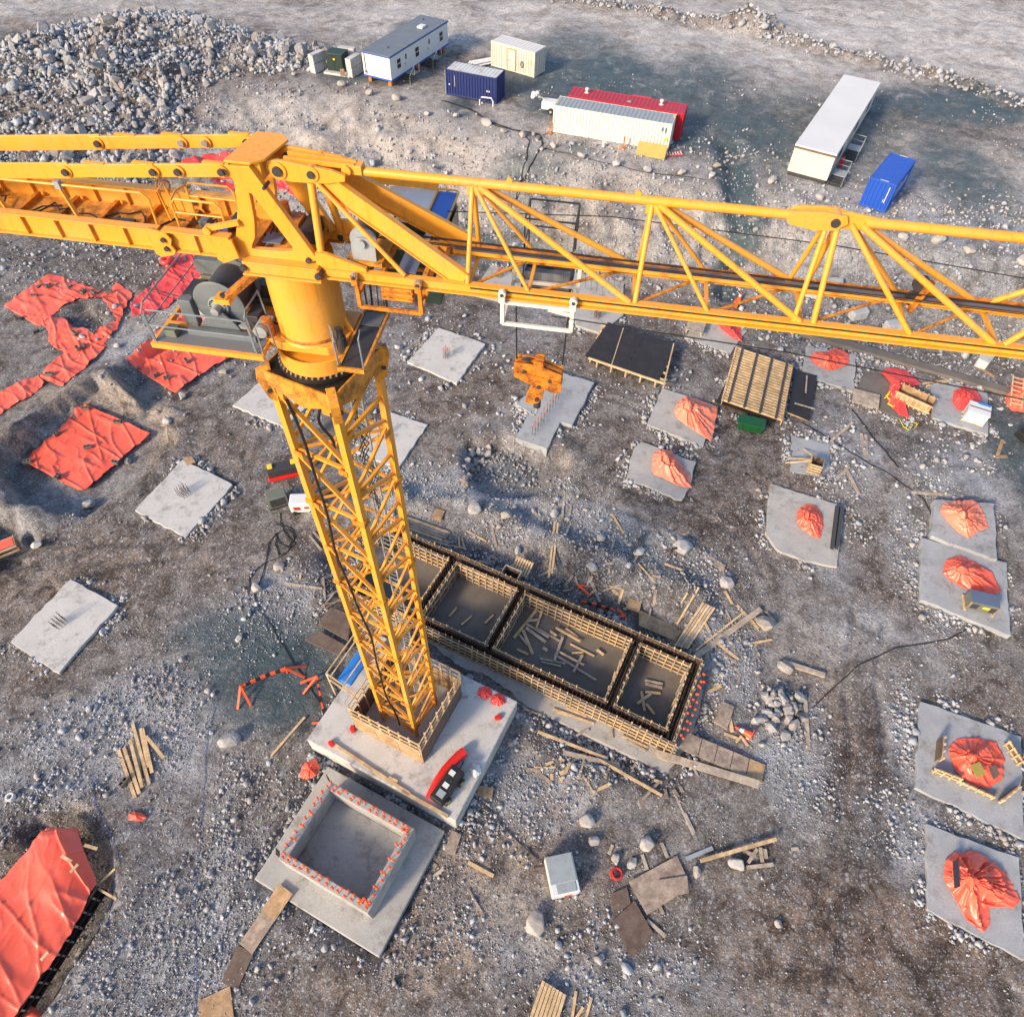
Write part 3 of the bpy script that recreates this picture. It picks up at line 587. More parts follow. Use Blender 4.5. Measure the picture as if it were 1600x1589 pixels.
def build_head():
    # the adaptor on top of the mast
    hh = 1.14; z0, z1 = 25.38, 25.86
    m = MB()
    for s, ax, ay in ((-1, E1, E2), (1, E1, E2)):
        m.box(mp(0, s * hh, (z0 + z1) / 2), (2 * hh + .06, 0.05, z1 - z0), ax=(E1, E2, Z3)); m.box(mp(s * hh, 0, (z0 + z1) / 2), (0.05, 2 * hh - .06, z1 - z0), ax=(E1, E2, Z3))
    ad = part('adaptor_frame', m, 'yellow_worn')
    part('deck_plate', MB().box(mp(0, 0, z1 - .03), (2 * hh - .06, 2 * hh - .06, 0.05), ax=(E1, E2, Z3)), 'grease', ad)
    for a, b in ((-1, -1), (1, -1), (1, 1), (-1, 1)):
        d = (E1 * a + E2 * b).normalized(); n = d.cross(Z3); o = mp(a * hh, b * hh, 0) * 1.0; o.z = 0
        poly = [(-0.28, 25.94 - CB), (0.10, 25.82 - CB), (0.14, 25.62 - CB), (-0.02, 24.90 - CB), (-0.30, 24.70 - CB)]
        part('corner_bracket', MB().prism(poly, o, d, Z3, n * 0.24), 'yellow_worn', bevel=0.01)
        part('pin', MB().tube(o - d * .08 + Z3 * (25.2 - CB) - n * .17, o - d * .08 + Z3 * (25.2 - CB) + n * .17, 0.06, 10), 'dark_steel')
    for s in (-1, 1):                                                            # inclined skirt below the frame
        poly = [(-1.1, 25.40 - CB), (1.1, 25.40 - CB), (0.0, 24.95 - CB)]
        part('skirt_plate', MB().prism(poly, mp(0, s * (hh - .04), CB), E1, Z3, E2 * 0.03), 'yellow_worn', ad)
        part('skirt_plate', MB().prism(poly, mp(s * (hh - .04), 0, CB), E2, Z3, E1 * 0.03), 'yellow_worn', ad)
    part('slewing_ring', MB().lathe([(1.02, 25.86 - CB), (1.10, 25.88 - CB), (1.10, 26.00 - CB), (1.0, 26.02 - CB)], n=48), 'grease', smooth=True)
    bm_ = MB().tube((0, 0, 0), (0, 0, .06), 0.030, 6).mesh('bolt', 'chrome')
    for k in range(44):
        t = 2 * math.pi * k / 44; put('bolt', bm_, crane, (1.06 * math.cos(t), 1.06 * math.sin(t), 26.00 - CB))
    # turning base: crescent collar, then square saddle, then the drum tower
    part('turning_collar', MB().lathe([(1.0, 26.02 - CB), (1.02, 26.04 - CB), (1.02, 26.46 - CB), (0.98, 26.48 - CB), (0.96, 26.40 - CB), (0.70, 26.40 - CB)], n=48), 'yellow', smooth=True)
    m = MB()
    m.prism([(-1.12, -0.30), (-0.90, -0.72), (-.55, -.80), (0.60, -0.80), (0.98, -0.50), (1.0, 0.75), (-1.12, 0.75)], Z3 * (26.74 - CB), Uj, Vj, Z3 * 0.24)
    part('saddle', m, 'yellow', bevel=0.02)
    part('drum_tower', MB().lathe([(0.88, 26.84 - CB), (0.83, 26.92 - CB), (0.83, 28.85 - CB), (0.5, 28.86 - CB)], n=48), 'yellow', smooth=True)
    part('weld_band', MB().lathe([(0.84, 26.90 - CB), (0.86, 26.92 - CB), (0.86, 26.97 - CB), (0.84, 26.99 - CB)], n=48), 'orange_rust', smooth=True)
    for s in (-1, 1):                                                            # brackets holding the drum to the saddle
        part('gusset', MB().prism([(0.80, 26.7 - CB), (1.02, 26.7 - CB), (1.02, 26.9 - CB), (0.83, 27.4 - CB)], (0, 0, 0), Uj * s, Z3, Vj * 0.06), 'yellow')
    for k, (u, v) in enumerate(((-.95, -.55), (.9, -.6))):
        part('slewing_motor', MB().lathe([(0.14, 26.7 - CB), (0.14, 27.1 - CB), (0.10, 27.12 - CB), (0.10, 27.35 - CB)], cp(u, v, CB), 14), ('orange_rust', 'dark_steel')[k], smooth=True)
    # A-frame plates either side, cap plate on top
    outer = [(-0.75, 31.13), (-0.20, 31.15), (0.25, 30.30), (0.71, 29.40), (0.80, 29.22), (0.55, 29.05), (-0.60, 29.00), (-1.28, 29.02), (-1.36, 29.26), (-0.96, 29.56), (-0.72, 30.22), (-0.62, 30.80)]
    inner = [(-0.36, 30.60), (-0.30, 30.58), (-0.02, 30.05), (0.29, 29.46), (0.27, 29.36), (0.10, 29.33), (-0.55, 29.30), (-0.66, 29.31), (-0.64, 29.40), (-0.52, 29.58), (-0.41, 30.02), (-0.37, 30.40)]
    outer = [(a, b - CB) for a, b in outer]; inner = [(a, b - CB) for a, b in inner]
    for s in (-1, 1):
        pl = part('frame_plate', MB().ringprism(outer, inner, Vj * (0.6 * s), Uj, Z3, Vj * 0.14), 'yellow', bevel=0.012)
        for u, w, r in ((-1.18, 29.16, 0.07), (0.60, 29.20, 0.06), (-0.74, 31.02, 0.06), (0.02, 30.76, 0.035)):
            part('pin', MB().tube(cp(u, .6 * s - .14, w), cp(u, .6 * s + .14, w), r, 14), 'dark_steel', pl)
        part('boss', MB().tube(cp(-1.18, .6 * s - .10, 29.16), cp(-1.18, .6 * s + .10, 29.16), 0.14, 18), 'yellow', pl)
    cap = [(-0.72, -0.66), (-0.18, -0.66), (0.05, -0.45), (0.22, 0.42), (0.02, 0.66), (-0.55, 0.66)]
    part('cap_plate', MB().prism(cap, Z3 * (31.20 - CB), Uj, Vj, Z3 * 0.05), 'yellow', bevel=0.008)
    part('cross_member', MB().box(cp(-0.3, 0, 30.98), (0.5, 1.05, 0.36), ax=(Uj, Vj, Z3)), 'yellow')
    part('cross_member', MB().box(cp(0.2, 0, 29.18), (0.9, 1.05, 0.25), ax=(Uj, Vj, Z3)), 'yellow_worn')
    part('cross_member', MB().box(cp(-0.9, 0, 29.18), (0.5, 1.05, 0.25), ax=(Uj, Vj, Z3)), 'yellow_worn')
    for s in (-1, 1):                                                            # base beams under the plates
        m = MB().box(cp(0.0, .80 * s, 28.98), (1.75, 0.20, 0.24), ax=(Uj, Vj, Z3)).box(cp(0.0, .80 * s, 28.83), (1.80, 0.30, 0.04), ax=(Uj, Vj, Z3)).box(cp(0.0, .80 * s, 29.12), (1.70, 0.26, 0.04), ax=(Uj, Vj, Z3))
        bb = part('base_beam', m, 'yellow', bevel=0.008)
        for u in (-0.85, 0.86): part('pin', MB().tube(cp(u, .8 * s - .18, 28.99), cp(u, .8 * s + .18, 28.99), 0.075, 14), 'dark_steel', bb)
    part('step_plate', MB().box(cp(-0.30, -0.25, 29.36), (0.42, 0.40, 0.03), ax=(Uj, Vj, Z3)), 'blue_grey_plate')
    part('slewing_gear_box', MB().box(cp(0.0, .15, 29.48), (0.5, 0.5, 0.35), ax=(Uj, Vj, Z3)).tube(cp(-.1, .15, 29.5), cp(-.1, .15, 30.0), .12, 12), 'orange_rust')
    part('slewing_gear_box', MB().box(cp(0.45, .1, 29.45), (0.3, 0.7, 0.30), ax=(Uj, Vj, Z3)), 'dark_steel')
    for k in range(7):
        p = [cp(-.4 + .13 * k + .05 * math.sin(i * 1.7 + k), -.2 + .14 * i, 29.42 + .12 * math.sin(i * .9 + k)) for i in range(7)]
        part('hydraulic_hose', MB().path(p, 0.018, 5), 'black_rubber')
    # jib-head links
    link = [(-0.05, 30.98), (0.05, 31.14), (0.35, 31.16), (1.35, 31.06), (1.62, 30.98), (1.60, 30.86), (1.2, 30.78), (0.45, 30.74), (0.10, 30.80)]
    link = [(a, b - CB) for a, b in link]
    for v in (-0.30, 0.30):
        lk = part('link_plate', MB().prism(link, Vj * v, Uj, Z3, Vj * 0.09), 'yellow', bevel=0.01)
        for u, r in ((0.22, 0.10), (0.92, 0.075)):
            part('pin', MB().tube(cp(u, v - .12, 30.96), cp(u, v + .12, 30.96), r, 16), 'dark_steel', lk)
            part('boss', MB().tube(cp(u, v - .075, 30.96), cp(u, v + .075, 30.96), r + .08, 20), 'yellow', lk)
    for v in (-.12, .12): part('tension_bar', MB().bar(cp(0.3, v, 31.10), cp(1.75, v * .6, 31.06), 0.07, 0.10), 'yellow')
    part('tension_coupling', MB().tube(cp(1.6, -.2, 31.0), cp(1.6, .2, 31.0), .10, 14).box(cp(1.75, 0, 31.0), (.3, .26, .18), ax=(Uj, Vj, Z3)), 'yellow', bevel=0.01)
build_head()

def build_jib():
    zu, zl, hv = 30.94, 29.0, 0.70; end = 26.0
    Uc = part('upper_chord', MB().tube(cp(1.55, 0, zu), cp(10.7, 0, zu), 0.092, 16), 'yellow', smooth=True)
    part('upper_chord', MB().tube(cp(11.8, 0, zu), cp(end, 0, zu), 0.098, 16), 'yellow', smooth=True)
    # hinge between the two jib lengths
    l1 = [(10.30, 30.95), (10.5, 31.08), (11.0, 31.12), (11.40, 31.08), (11.46, 30.94), (11.30, 30.78), (10.9, 30.74), (10.4, 30.82)]
    l2 = [(11.0, 30.94), (11.1, 31.06), (11.5, 31.11), (12.1, 31.03), (12.2, 30.92), (11.9, 30.80), (11.2, 30.76)]
    for v, L_ in ((-.11, l1), (.11, l1), (0.0, l2)):
        hp = part('hinge_plate', MB().prism([(a, b - CB) for a, b in L_], Vj * v, Uj, Z3, Vj * 0.07), 'yellow', bevel=0.008)
    part('pin', MB().tube(cp(11.22, -.20, 30.95), cp(11.22, .20, 30.95), 0.085, 18), 'dark_steel')
    part('boss', MB().tube(cp(11.22, -.16, 30.95), cp(11.22, .16, 30.95), 0.16, 22), 'yellow')
    for u in (7.45, 4.9): part('lifting_eye', MB().tube(cp(u, -.03, zu + .12), cp(u, .03, zu + .12), 0.06, 10), 'yellow')
    # lower chords: box rails with a flange and a dark groove
    for s in (-1, 1):
        m = MB().bar(cp(1.0, s * hv, zl), cp(end, s * hv, zl), 0.17, 0.16).bar(cp(1.0, s * (hv + .02), zl - .115), cp(end, s * (hv + .02), zl - .115), 0.24, 0.035)
        part('lower_chord', m, 'yellow')
        part('rail_groove', MB().bar(cp(4.2, s * (hv + .09), zl + .03), cp(end, s * (hv + .09), zl + .03), 0.012, 0.035), 'grease')
    def tube(p, q, r, n=10): part('diagonal', MB().tube(p, q, r, n), 'yellow', smooth=True)
    def node(u, w=30.86): part('node_plate', MB().box(cp(u, 0, w - .06), (0.34, 0.16, 0.18), ax=(Uj, Vj, Z3)), 'yellow', bevel=0.01)
    zc = zl + .06; zt = zu - .05
    for U0, U1, Ut in ((4.15, 7.62, 5.45), (7.75, 11.15, 9.25)):
        node(U0 + .06)
        for s in (-1, 1):
            tube(cp(U0, .03 * s, zt), cp(U0 - .02, s * hv, zc), 0.052)
            tube(cp(U0 + .05, .03 * s, zt), cp(Ut, s * hv, zc), 0.045)
            tube(cp(U0 + .14, .05 * s, zt), cp(U1, s * hv, zc), 0.066)
    for s in (-1, 1):                                   # beyond the hinge
        tube(cp(11.12, .03 * s, zt), cp(11.02, s * hv, zc), 0.05); tube(cp(11.32, .03 * s, zt), cp(11.42, s * hv, zc), 0.06)
        tube(cp(11.55, .04 * s, zt), cp(13.35, s * hv, zc), 0.055); tube(cp(11.75, .05 * s, zt), cp(15.0, s * hv, zc), 0.066)
        tube(cp(15.2, s * hv, zc), cp(17.0, .05 * s, zt), 0.066); tube(cp(17.1, .05 * s, zt), cp(18.8, s * hv, zc), 0.055); tube(cp(17.2, .05 * s, zt), cp(20.6, s * hv, zc), 0.06)
        tube(cp(20.8, s * hv, zc), cp(22.4, .05 * s, zt), 0.06); tube(cp(22.5, .05 * s, zt), cp(25.8, s * hv, zc), 0.06)
    # floor bracing between the lower chords
    nodes = [4.15, 5.45, 7.68, 9.25, 11.2, 13.35, 15.1, 17.1, 18.9, 20.7, 23.0, 25.5]
    for a, b in zip(nodes[:-1], nodes[1:]):
        part('floor_brace', MB().bar(cp(a, -hv, zl), cp(a, hv, zl), 0.07, 0.07), 'yellow')
        mid_ = (a + b) / 2
        part('floor_brace', MB().tube(cp(a, -hv, zl), cp(b, hv, zl), 0.036, 8), 'yellow_worn', smooth=True)
        for u in (a,): part('chord_bracket', MB().box(cp(u, hv - .02, zl + .02), (0.26, 0.24, 0.20), ax=(Uj, Vj, Z3)), 'orange_rust', bevel=0.01)
    # first section: inclined plates, post, thin strut
    for s in (-1, 1):
        a, b = cp(1.05, .22 * s, 30.82), cp(4.05, s * (hv - .05), 29.10); x = (b - a).normalized(); y = Vector((0, 0, 1)).cross(x).normalized(); z = x.cross(y)
        m = MB().box((a + b) / 2, ((b - a).length, 0.03, 0.40), ax=(x, y, z))
        m.box((a + b) / 2 + z * .21, ((b - a).length, 0.14, 0.025), ax=(x, y, z)); m.box((a + b) / 2 - z * .21, ((b - a).length, 0.14, 0.025), ax=(x, y, z))
        part('inclined_plate', m, 'yellow', bevel=0.004)
        tube(cp(0.85, s * .28, 30.74), cp(0.90, s * .66, 29.10), 0.085, 12); tube(cp(0.95, s * .28, 30.78), cp(2.75, s * .70, 29.10), 0.05)
        part('foot_plate', MB().prism([(0.75, 28.92), (1.2, 28.92), (1.9, 29.02), (1.9, 29.16), (1.05, 29.42), (0.80, 29.42)], Vj * (s * .68) - Z3 * CB, Uj, Z3, Vj * 0.10), 'yellow', bevel=0.006)
    # walkway along the far chord
    wk = part('walkway', MB().box(cp((3.6 + end) / 2, .47, zl + .12), (end - 3.6, 0.32, 0.015), ax=(Uj, Vj, Z3)), 'grating')
    for v in (.30, .64): part('kick_plate', MB().bar(cp(3.6, v, zl + .16), cp(end, v, zl + .16), 0.012, 0.09), ('yellow', 'orange_rust')[v > .5], wk)
    part('deck_panel', MB().box(cp(2.75, 0.0, zl + .10), (0.42, 1.2, 0.02), ax=(Uj, Vj, Z3)), 'blue_grey_plate')
    for u in (1.5, 2.2, 3.15, 3.45): part('deck_beam', MB().bar(cp(u, -.65, zl), cp(u, .65, zl), 0.10, 0.12), 'yellow_worn')
    # hoist ropes running along the jib
    for v, w in ((-.10, 29.30), (0.02, 29.26), (0.12, 29.33), (.25, 29.22)): part('hoist_rope', MB().tube(cp(2.0, v, w + .25), cp(end, v, w), 0.012, 5), 'black_rubber')
    # trolley winch between the plates
    g = cp(1.80, 0.05, 29.62)
    wn_ = part('winch_drum', MB().tube(g - Vj * .38, g + Vj * .50, 0.24, 22), 'dark_steel', smooth=True)
    for s in (-.42, .54): part('flange', MB().tube(g + Vj * s, g + Vj * (s + .04), 0.30, 26), 'light_grey', wn_, smooth=True)
    part('bearing_plate', MB().prism([(-.26, -.48), (.26, -.48), (.28, -.05), (.12, .10), (-.12, .10), (-.26, -.05)], g - Vj * .50, Uj, Z3, Vj * .03), 'light_grey', wn_)
    part('hub', MB().tube(g - Vj * .60, g - Vj * .46, 0.09, 14), 'light_grey', wn_, smooth=True)
    part('drum_guard', MB().path([g + Uj * .30 * math.cos(t) + Z3 * .30 * math.sin(t) + Vj * .52 for t in [k * .3 - .6 for k in range(9)]], .03, 6), 'grey_paint', wn_)
    part('winch_base', MB().box(cp(1.8, .05, 29.16), (0.8, 1.2, 0.08), ax=(Uj, Vj, Z3)), 'yellow_worn')
    # sheaves hung on a bracket beyond the hinge
    sb = part('sheave_bracket', MB().bar(cp(13.55, .25, 28.95), cp(13.75, .35, 29.65), 0.06, 0.16, Vj), 'orange_rust')
    for w in (29.15, 29.5): part('sheave', MB().lathe([(0.08, -.03), (0.17, -.05), (0.15, 0), (0.17, .05), (0.08, .03)], cp(13.6, .47, w), 18, Vj), 'dark_steel', sb)
    for u, r in ((5.0, .07), (6.35, .07), (8.9, .07), (2.9, .07), (3.3, .07)):
        part('guide_roller', MB().lathe([(0.05, -.05), (0.09, -.05), (0.09, .05), (0.05, .05)], cp(u, .80, zl + .12), 14, Uj * .3 + Vj), 'chrome')
build_jib()

def build_counter_jib():
    L0 = -10.5
    for s in (-1, 1):
        v = .64 * s
        segs = [(-0.62, -2.35), (-2.25, -4.45), (-4.2, L0)]
        for (a, b), tk in zip(segs, (0.05, 0.08, 0.05)):
            hgt = 0.27 if a > -3 else 0.33
            za, zb = 31.09 + .10 * a, 31.09 + .10 * b
            tb = part('tie_bar', MB().bar(cp(a, v, za), cp(b, v, zb), tk, hgt), 'yellow', bevel=0.01)
        for u in (-0.80, -1.75, -2.30, -4.3):
            part('boss', MB().tube(cp(u, v - .07 , 31.09 + .10 * u), cp(u, v + .07, 31.09 + .10 * u), 0.125, 18), 'yellow')
            part('pin', MB().tube(cp(u, v - .13, 31.09 + .10 * u), cp(u, v + .13, 31.09 + .10 * u), 0.07, 14), ('dark_steel', 'chrome')[(u in (-1.75, -2.30)) and s > 0])
        for u in (-.95, -2.5, -3.6): part('clip_plate', MB().box(cp(u, v, 31.245 + .10 * u), (.45, .09, .03), ax=(Uj, Vj, Z3)), 'yellow')
        # floor beams: deep I-sections
        vb = .78 * s
        for (a, b) in ((-1.02, -2.55), (-2.65, L0)):
            m = MB().bar(cp(a, vb, 29.40), cp(b, vb, 29.40), 0.03, 0.44).bar(cp(a, vb, 29.63), cp(b, vb, 29.63), 0.22, 0.035).bar(cp(a, vb, 29.17), cp(b, vb, 29.17), 0.22, 0.035)
            bm_ = part('floor_beam', m, 'yellow', bevel=0.004)
            n_ = int((a - b) / 0.8)
            for k in range(1, n_ + 1): part('stiffener', MB().box(cp(a - k * .8, vb + .055 * -1, 29.40), (0.02, 0.075, 0.42), ax=(Uj, Vj, Z3)), 'yellow', bm_)
        part('end_lug', MB().prism([(-0.9, 29.2), (-1.3, 29.03), (-1.42, 29.12), (-1.40, 29.3), (-1.05, 29.62), (-0.95, 29.6)], Vj * (vb - .09) - Z3 * CB, Uj, Z3, Vj * .06), 'yellow')
        sp = part('splice_plate', MB().prism([(-2.42, 29.62), (-2.80, 29.70), (-2.88, 29.66), (-2.85, 29.08), (-2.72, 29.02), (-2.42, 29.10), (-2.34, 29.2), (-2.40, 29.34), (-2.34, 29.48)], Vj * (vb - .12) - Z3 * CB, Uj, Z3, Vj * .05), 'yellow', bevel=0.006)
        for w in (29.26, 29.47): part('pin', MB().tube(cp(-2.52, vb - .2, w), cp(-2.52, vb + .06, w), 0.055, 12), 'dark_steel', sp)
    part('tray_floor', MB().box(cp((-1.3 + L0) / 2, 0, 29.20), (-1.3 - L0, 1.32, 0.02), ax=(Uj, Vj, Z3)), 'yellow_worn')
    for k in range(9): part('cross_beam', MB().bar(cp(-1.5 - k * 1.0, -.67, 29.26), cp(-1.5 - k * 1.0, .67, 29.26), 0.10, 0.10), 'orange_rust')
    for k in range(6):
        a = random.uniform(-8, -2); p = [cp(a + .25 * i, .25 * math.sin(i * .8 + k) + random.uniform(-.3, .3), 29.28 + .05 * math.sin(i)) for i in range(9)]
        part('loose_cable', MB().path(p, .02, 5), 'black_rubber')
    # handrails
    def rail(pts, r=.026, mat='yellow'): return part('handrail', MB().path(pts, r, 7), mat, smooth=True)
    rail([cp(-2.75, -.62, 29.62), cp(-2.72, -.62, 30.20), cp(-2.85, -.62, 30.32), cp(-6, -.62, 30.30), cp(L0, -.62, 30.25)])
    for u in (-4.6, -6.3, -8.0): part('rail_post', MB().bar(cp(u, -.62, 29.6), cp(u - .10, -.62, 30.3), .09, .04, Uj), 'yellow'); part('rail_clamp', MB().box(cp(u - .1, -.62, 30.32), (.12, .12, .16), ax=(Uj, Vj, Z3)), 'light_grey')
    for v in (-.45, .25):
        rail([cp(-1.25, v, 29.6), cp(-1.25, v, 30.05), cp(-1.35, v, 30.16), cp(-2.25, v, 30.16), cp(-2.35, v, 30.05), cp(-2.35, v, 29.3)])
        rail([cp(-1.25, v, 29.85), cp(-2.35, v, 29.85)], .018)
    rail([cp(-2.35, -.45, 30.1), cp(-2.4, -.1, 30.14), cp(-2.35, .25, 30.1)]); rail([cp(-2.9, .1, 29.3), cp(-2.95, .1, 30.0), cp(-3.0, .45, 30.0), cp(-2.95, .5, 29.3)])
    for k, (u, v, w, mt, d) in enumerate(((-1.55, -.05, 29.34, 'rope_blue', (.22, .12, .1)), (-1.3, .25, 29.36, 'dark_steel', (.25, .3, .28)), (-2.05, .1, 29.34, 'grey_paint', (.2, .3, .2)), (-3.9, -.2, 29.30, 'dark_steel', (.5, .25, .1)))):
        part('tool_box', MB().box(cp(u, v, w), d, ax=(Uj, Vj, Z3)), mt, bevel=.015)
    part('lever_arm', MB().bar(cp(-1.5, -.75, 29.75), cp(-.75, -.72, 29.95), .10, .10).tube(cp(-1.5, -.85, 29.72), cp(-1.5, -.65, 29.72), .09, 10), 'yellow')
    part('cable_coil', MB().path([cp(-3.1 + .16 * math.cos(t), .55 + .05 * math.sin(3 * t), 29.85 + .16 * math.sin(t)) for t in [k * .5 for k in range(26)]], .022, 5), 'orange_rust')
build_counter_jib()

def build_platforms():
    W = 26.80
    # large winch platform on the left
    f = MB()
    for a, b in (((-3.72, -1.28), (-0.85, -1.28)), ((-3.72, 1.55), (-0.85, 1.55)), ((-3.68, -1.2), (-3.68, 1.5)), ((-0.95, -1.2), (-0.95, 1.5))): f.bar(cp(*a, W - .06), cp(*b, W - .06), .09, .14)
    fr = part('winch_platform', f, 'yellow')
    for v in (-.55, .45): part('support_beam', MB().bar(cp(-3.6, v, W - .02), cp(-.7, v, W - .02), .14, .18), 'yellow', fr)
    part('grating_panel', MB().box(cp(-2.3, -.93, W + .015), (2.7, .60, .012), ax=(Uj, Vj, Z3)), 'grating', fr)
    part('grating_panel', MB().box(cp(-2.3, 1.02, W + .015), (2.7, .90, .012), ax=(Uj, Vj, Z3)), 'grating', fr)
    def rail(pts, r=.022, mat='rail_grey'): return part('handrail', MB().path(pts, r, 7), mat, smooth=True)
    H = W + 1.0
    rail([cp(-3.66, 1.5, W), cp(-3.66, 1.5, H), cp(-3.66, .4, H), cp(-3.66, -1.05, H), cp(-3.66, -1.22, H - .15), cp(-3.66, -1.22, W)])
    rail([cp(-3.60, -1.24, W), cp(-3.60, -1.24, H - .18), cp(-3.50, -1.24, H - .05), cp(-1.15, -1.24, H - .05), cp(-1.02, -1.24, H - .2), cp(-1.02, -1.24, W)])
    rail([cp(-3.60, -1.24, W + .5), cp(-1.02, -1.24, W + .5)], .016); rail([cp(-3.66, -1.2, W + .5), cp(-3.66, 1.5, W + .5)], .016)
    rail([cp(-1.10, -1.15, W), cp(-1.10, -1.15, H), cp(-1.10, -1.0, H + .1), cp(-1.10, -.25, H + .1), cp(-1.10, -.15, W)])
    rail([cp(-.88, -1.2, W), cp(-.88, -1.2, W + .75), cp(-.80, -1.1, W + .82), cp(-.68, -.95, W + .75), cp(-.66, -.92, W)], .02)
    for u in (-3.0, -2.2): part('rail_post', MB().bar(cp(u, 1.5, W), cp(u, 1.5, H), .035, .035), 'dark_steel')
    # hoist winch
    g = cp(-2.12, -.42, W + .68)
    d = part('hoist_drum', MB().lathe([(0.50, 0.05), (0.47, .12), (0.50, .2), (0.47, .3), (0.50, .4), (.47, .5), (.50, .6), (.47, .7), (.50, .8), (.48, .95), (.5, 1.0)], g, 30, Vj), 'dark_steel', smooth=True)
    part('drum_flange', MB().lathe([(0.10, -.02), (0.60, -.02), (0.64, 0.0), (0.64, .03), (0.60, .06), (.1, .06)], g, 40, Vj), 'grey_paint', d, smooth=True)
    part('drum_flange', MB().lathe([(0.10, 1.0), (0.62, 1.0), (0.62, 1.05), (.1, 1.05)], g, 40, Vj), 'grey_paint', d, smooth=True)
    part('hub', MB().lathe([(0.25, -.08), (0.25, -.02), (.1, -.02)], g, 26, Vj), 'light_grey', d, smooth=True); part('hub', MB().tube(g - Vj * .30, g - Vj * .05, .10, 16), 'light_grey', d, smooth=True)
    bmsh = MB().tube((0, 0, 0), -Vj * .03, .02, 6).mesh('bolt', 'dark_steel')
    for k in range(18):
        t = k * 2 * math.pi / 18; put('bolt', bmsh, d, g + Uj * .20 * math.cos(t) + Z3 * .20 * math.sin(t) - Vj * .08)
    part('drum_support', MB().prism([(-.55, -.66), (.55, -.66), (.40, -.35), (.15, -.05), (-.15, -.05), (-.48, -.40)], g - Vj * .20, Uj, Z3, Vj * .06), 'grey_paint', d, bevel=.01)
    part('winch_skid', MB().box(cp(-2.05, -.78, W + .10), (1.75, .18, .16), ax=(Uj, Vj, Z3)).box(cp(-2.05, .75, W + .10), (1.75, .18, .16), ax=(Uj, Vj, Z3)), 'grey_paint', d, bevel=.01)
    part('winch_motor', MB().tube(cp(-1.05, -.80, W + .30), cp(-1.05, -.35, W + .30), .17, 16), 'light_grey', smooth=True)
    part('gear_cover', MB().box(cp(-2.95, -.45, W + .42), (.34, .22, .75), ax=(Uj, Vj, Z3)), 'grey_paint', bevel=.02)
    part('brake_arm', MB().bar(cp(-2.95, -.25, W + .5), cp(-3.0, .5, W + .45), .16, .2), 'dark_steel')
    part('control_cabinet', MB().box(cp(-2.95, 1.30, W + .62), (1.02, .42, .40), ax=(Uj, Vj, Z3)), 'grey_paint', bevel=.01)
    part('control_cabinet', MB().box(cp(-2.75, 1.25, W + .30), (1.15, .50, .22), ax=(Uj, Vj, Z3)), 'grey_green', bevel=.01)
    part('cable_duct', MB().path([cp(-2.4, 1.0, W + .3), cp(-2.3, .9, W + .55), cp(-2.0, .85, W + .62), cp(-1.7, .9, W + .5), cp(-1.6, 1.0, W + .2)], .10, 10), 'grey_green', smooth=True)
    for k, (u, v, w, dd) in enumerate(((-1.45, .95, .3, (.5, .5, .5)), (-1.25, 1.25, .5, (.35, .4, .9)), (-3.35, .6, .2, (.35, .7, .3)), (-1.35, -.2, .25, (.3, .5, .45)), (-3.3, -.9, .12, (.3, .3, .2)))):
        part('machine_box', MB().box(cp(u, v, W + w), dd, ax=(Uj, Vj, Z3)), ('dark_steel', 'grease', 'dark_steel', 'dark_steel', 'grey_green')[k], bevel=.02)
    for k in range(9):
        a = random.uniform(-3.2, -1.2); b0 = random.uniform(-.9, 1.2); pts = [cp(a + .14 * i * math.cos(k), b0 + .12 * i * math.sin(k * 1.7), W + .1 + .22 * abs(math.sin(i * .7 + k))) for i in range(8)]
        part('hydraulic_hose', MB().path(pts, .022, 5), 'black_rubber')
    # strut arm reaching out from the base beam
    a = part('rope_arm', MB().bar(cp(-.70, -.55, 28.72), cp(-1.45, -1.05, 28.20), .20, .12).bar(cp(-.70, -.30, 28.72), cp(-1.45, -.8, 28.20), .06, .14), 'orange_rust')
    part('arm_head', MB().box(cp(-1.52, -1.0, 28.16), (.38, .34, .12), ax=(Uj, Vj, Z3)), 'yellow', a, bevel=.01)
    part('sheave', MB().lathe([(.04, -.03), (.10, -.03), (.10, .03), (.04, .03)], cp(-1.5, -1.0, 28.24), 12), 'dark_steel', a)
    # narrow walkway on the right
    f = MB()
    for x in (1.06, 1.66): f.bar(cp(x, -1.36, W - .02), cp(x, .95, W - .02), .06, .12)
    f.bar(cp(1.03, -1.36, W - .02), cp(1.69, -1.36, W - .02), .06, .12).bar(cp(1.03, .95, W - .02), cp(1.69, .95, W - .02), .06, .12)
    sw = part('side_walkway', f, 'yellow_worn')
    part('grating_panel', MB().box(cp(1.36, -.2, W + .01), (.54, 2.2, .012), ax=(Uj, Vj, Z3)), 'dark_steel', sw)
    part('grating_panel', MB().box(cp(1.36, .55, W + .03), (.5, .55, .012), ax=(Uj, Vj, Z3)), 'grating', sw)
    rail([cp(1.04, -1.30, W), cp(1.04, -1.30, W + .72), cp(1.0, -1.15, W + .82), cp(.82, -.85, W + .82), cp(.78, -.78, W + .1)], .024); rail([cp(.92, -1.0, W + .45), cp(1.04, -1.3, W + .45)], .018)
    rail([cp(1.66, -1.3, W), cp(1.66, -1.3, W + .9), cp(1.66, -1.1, W + 1.0)], .022); rail([cp(1.62, .95, W), cp(1.62, .95, W + 1.0), cp(1.1, .95, W + 1.0), cp(1.1, .95, W)], .022, 'dark_steel')
    for k in range(3): rail([cp(1.25 + .15 * k, .95, W), cp(1.3 + .15 * k, .95, W + 1.0)], .014, 'dark_steel')
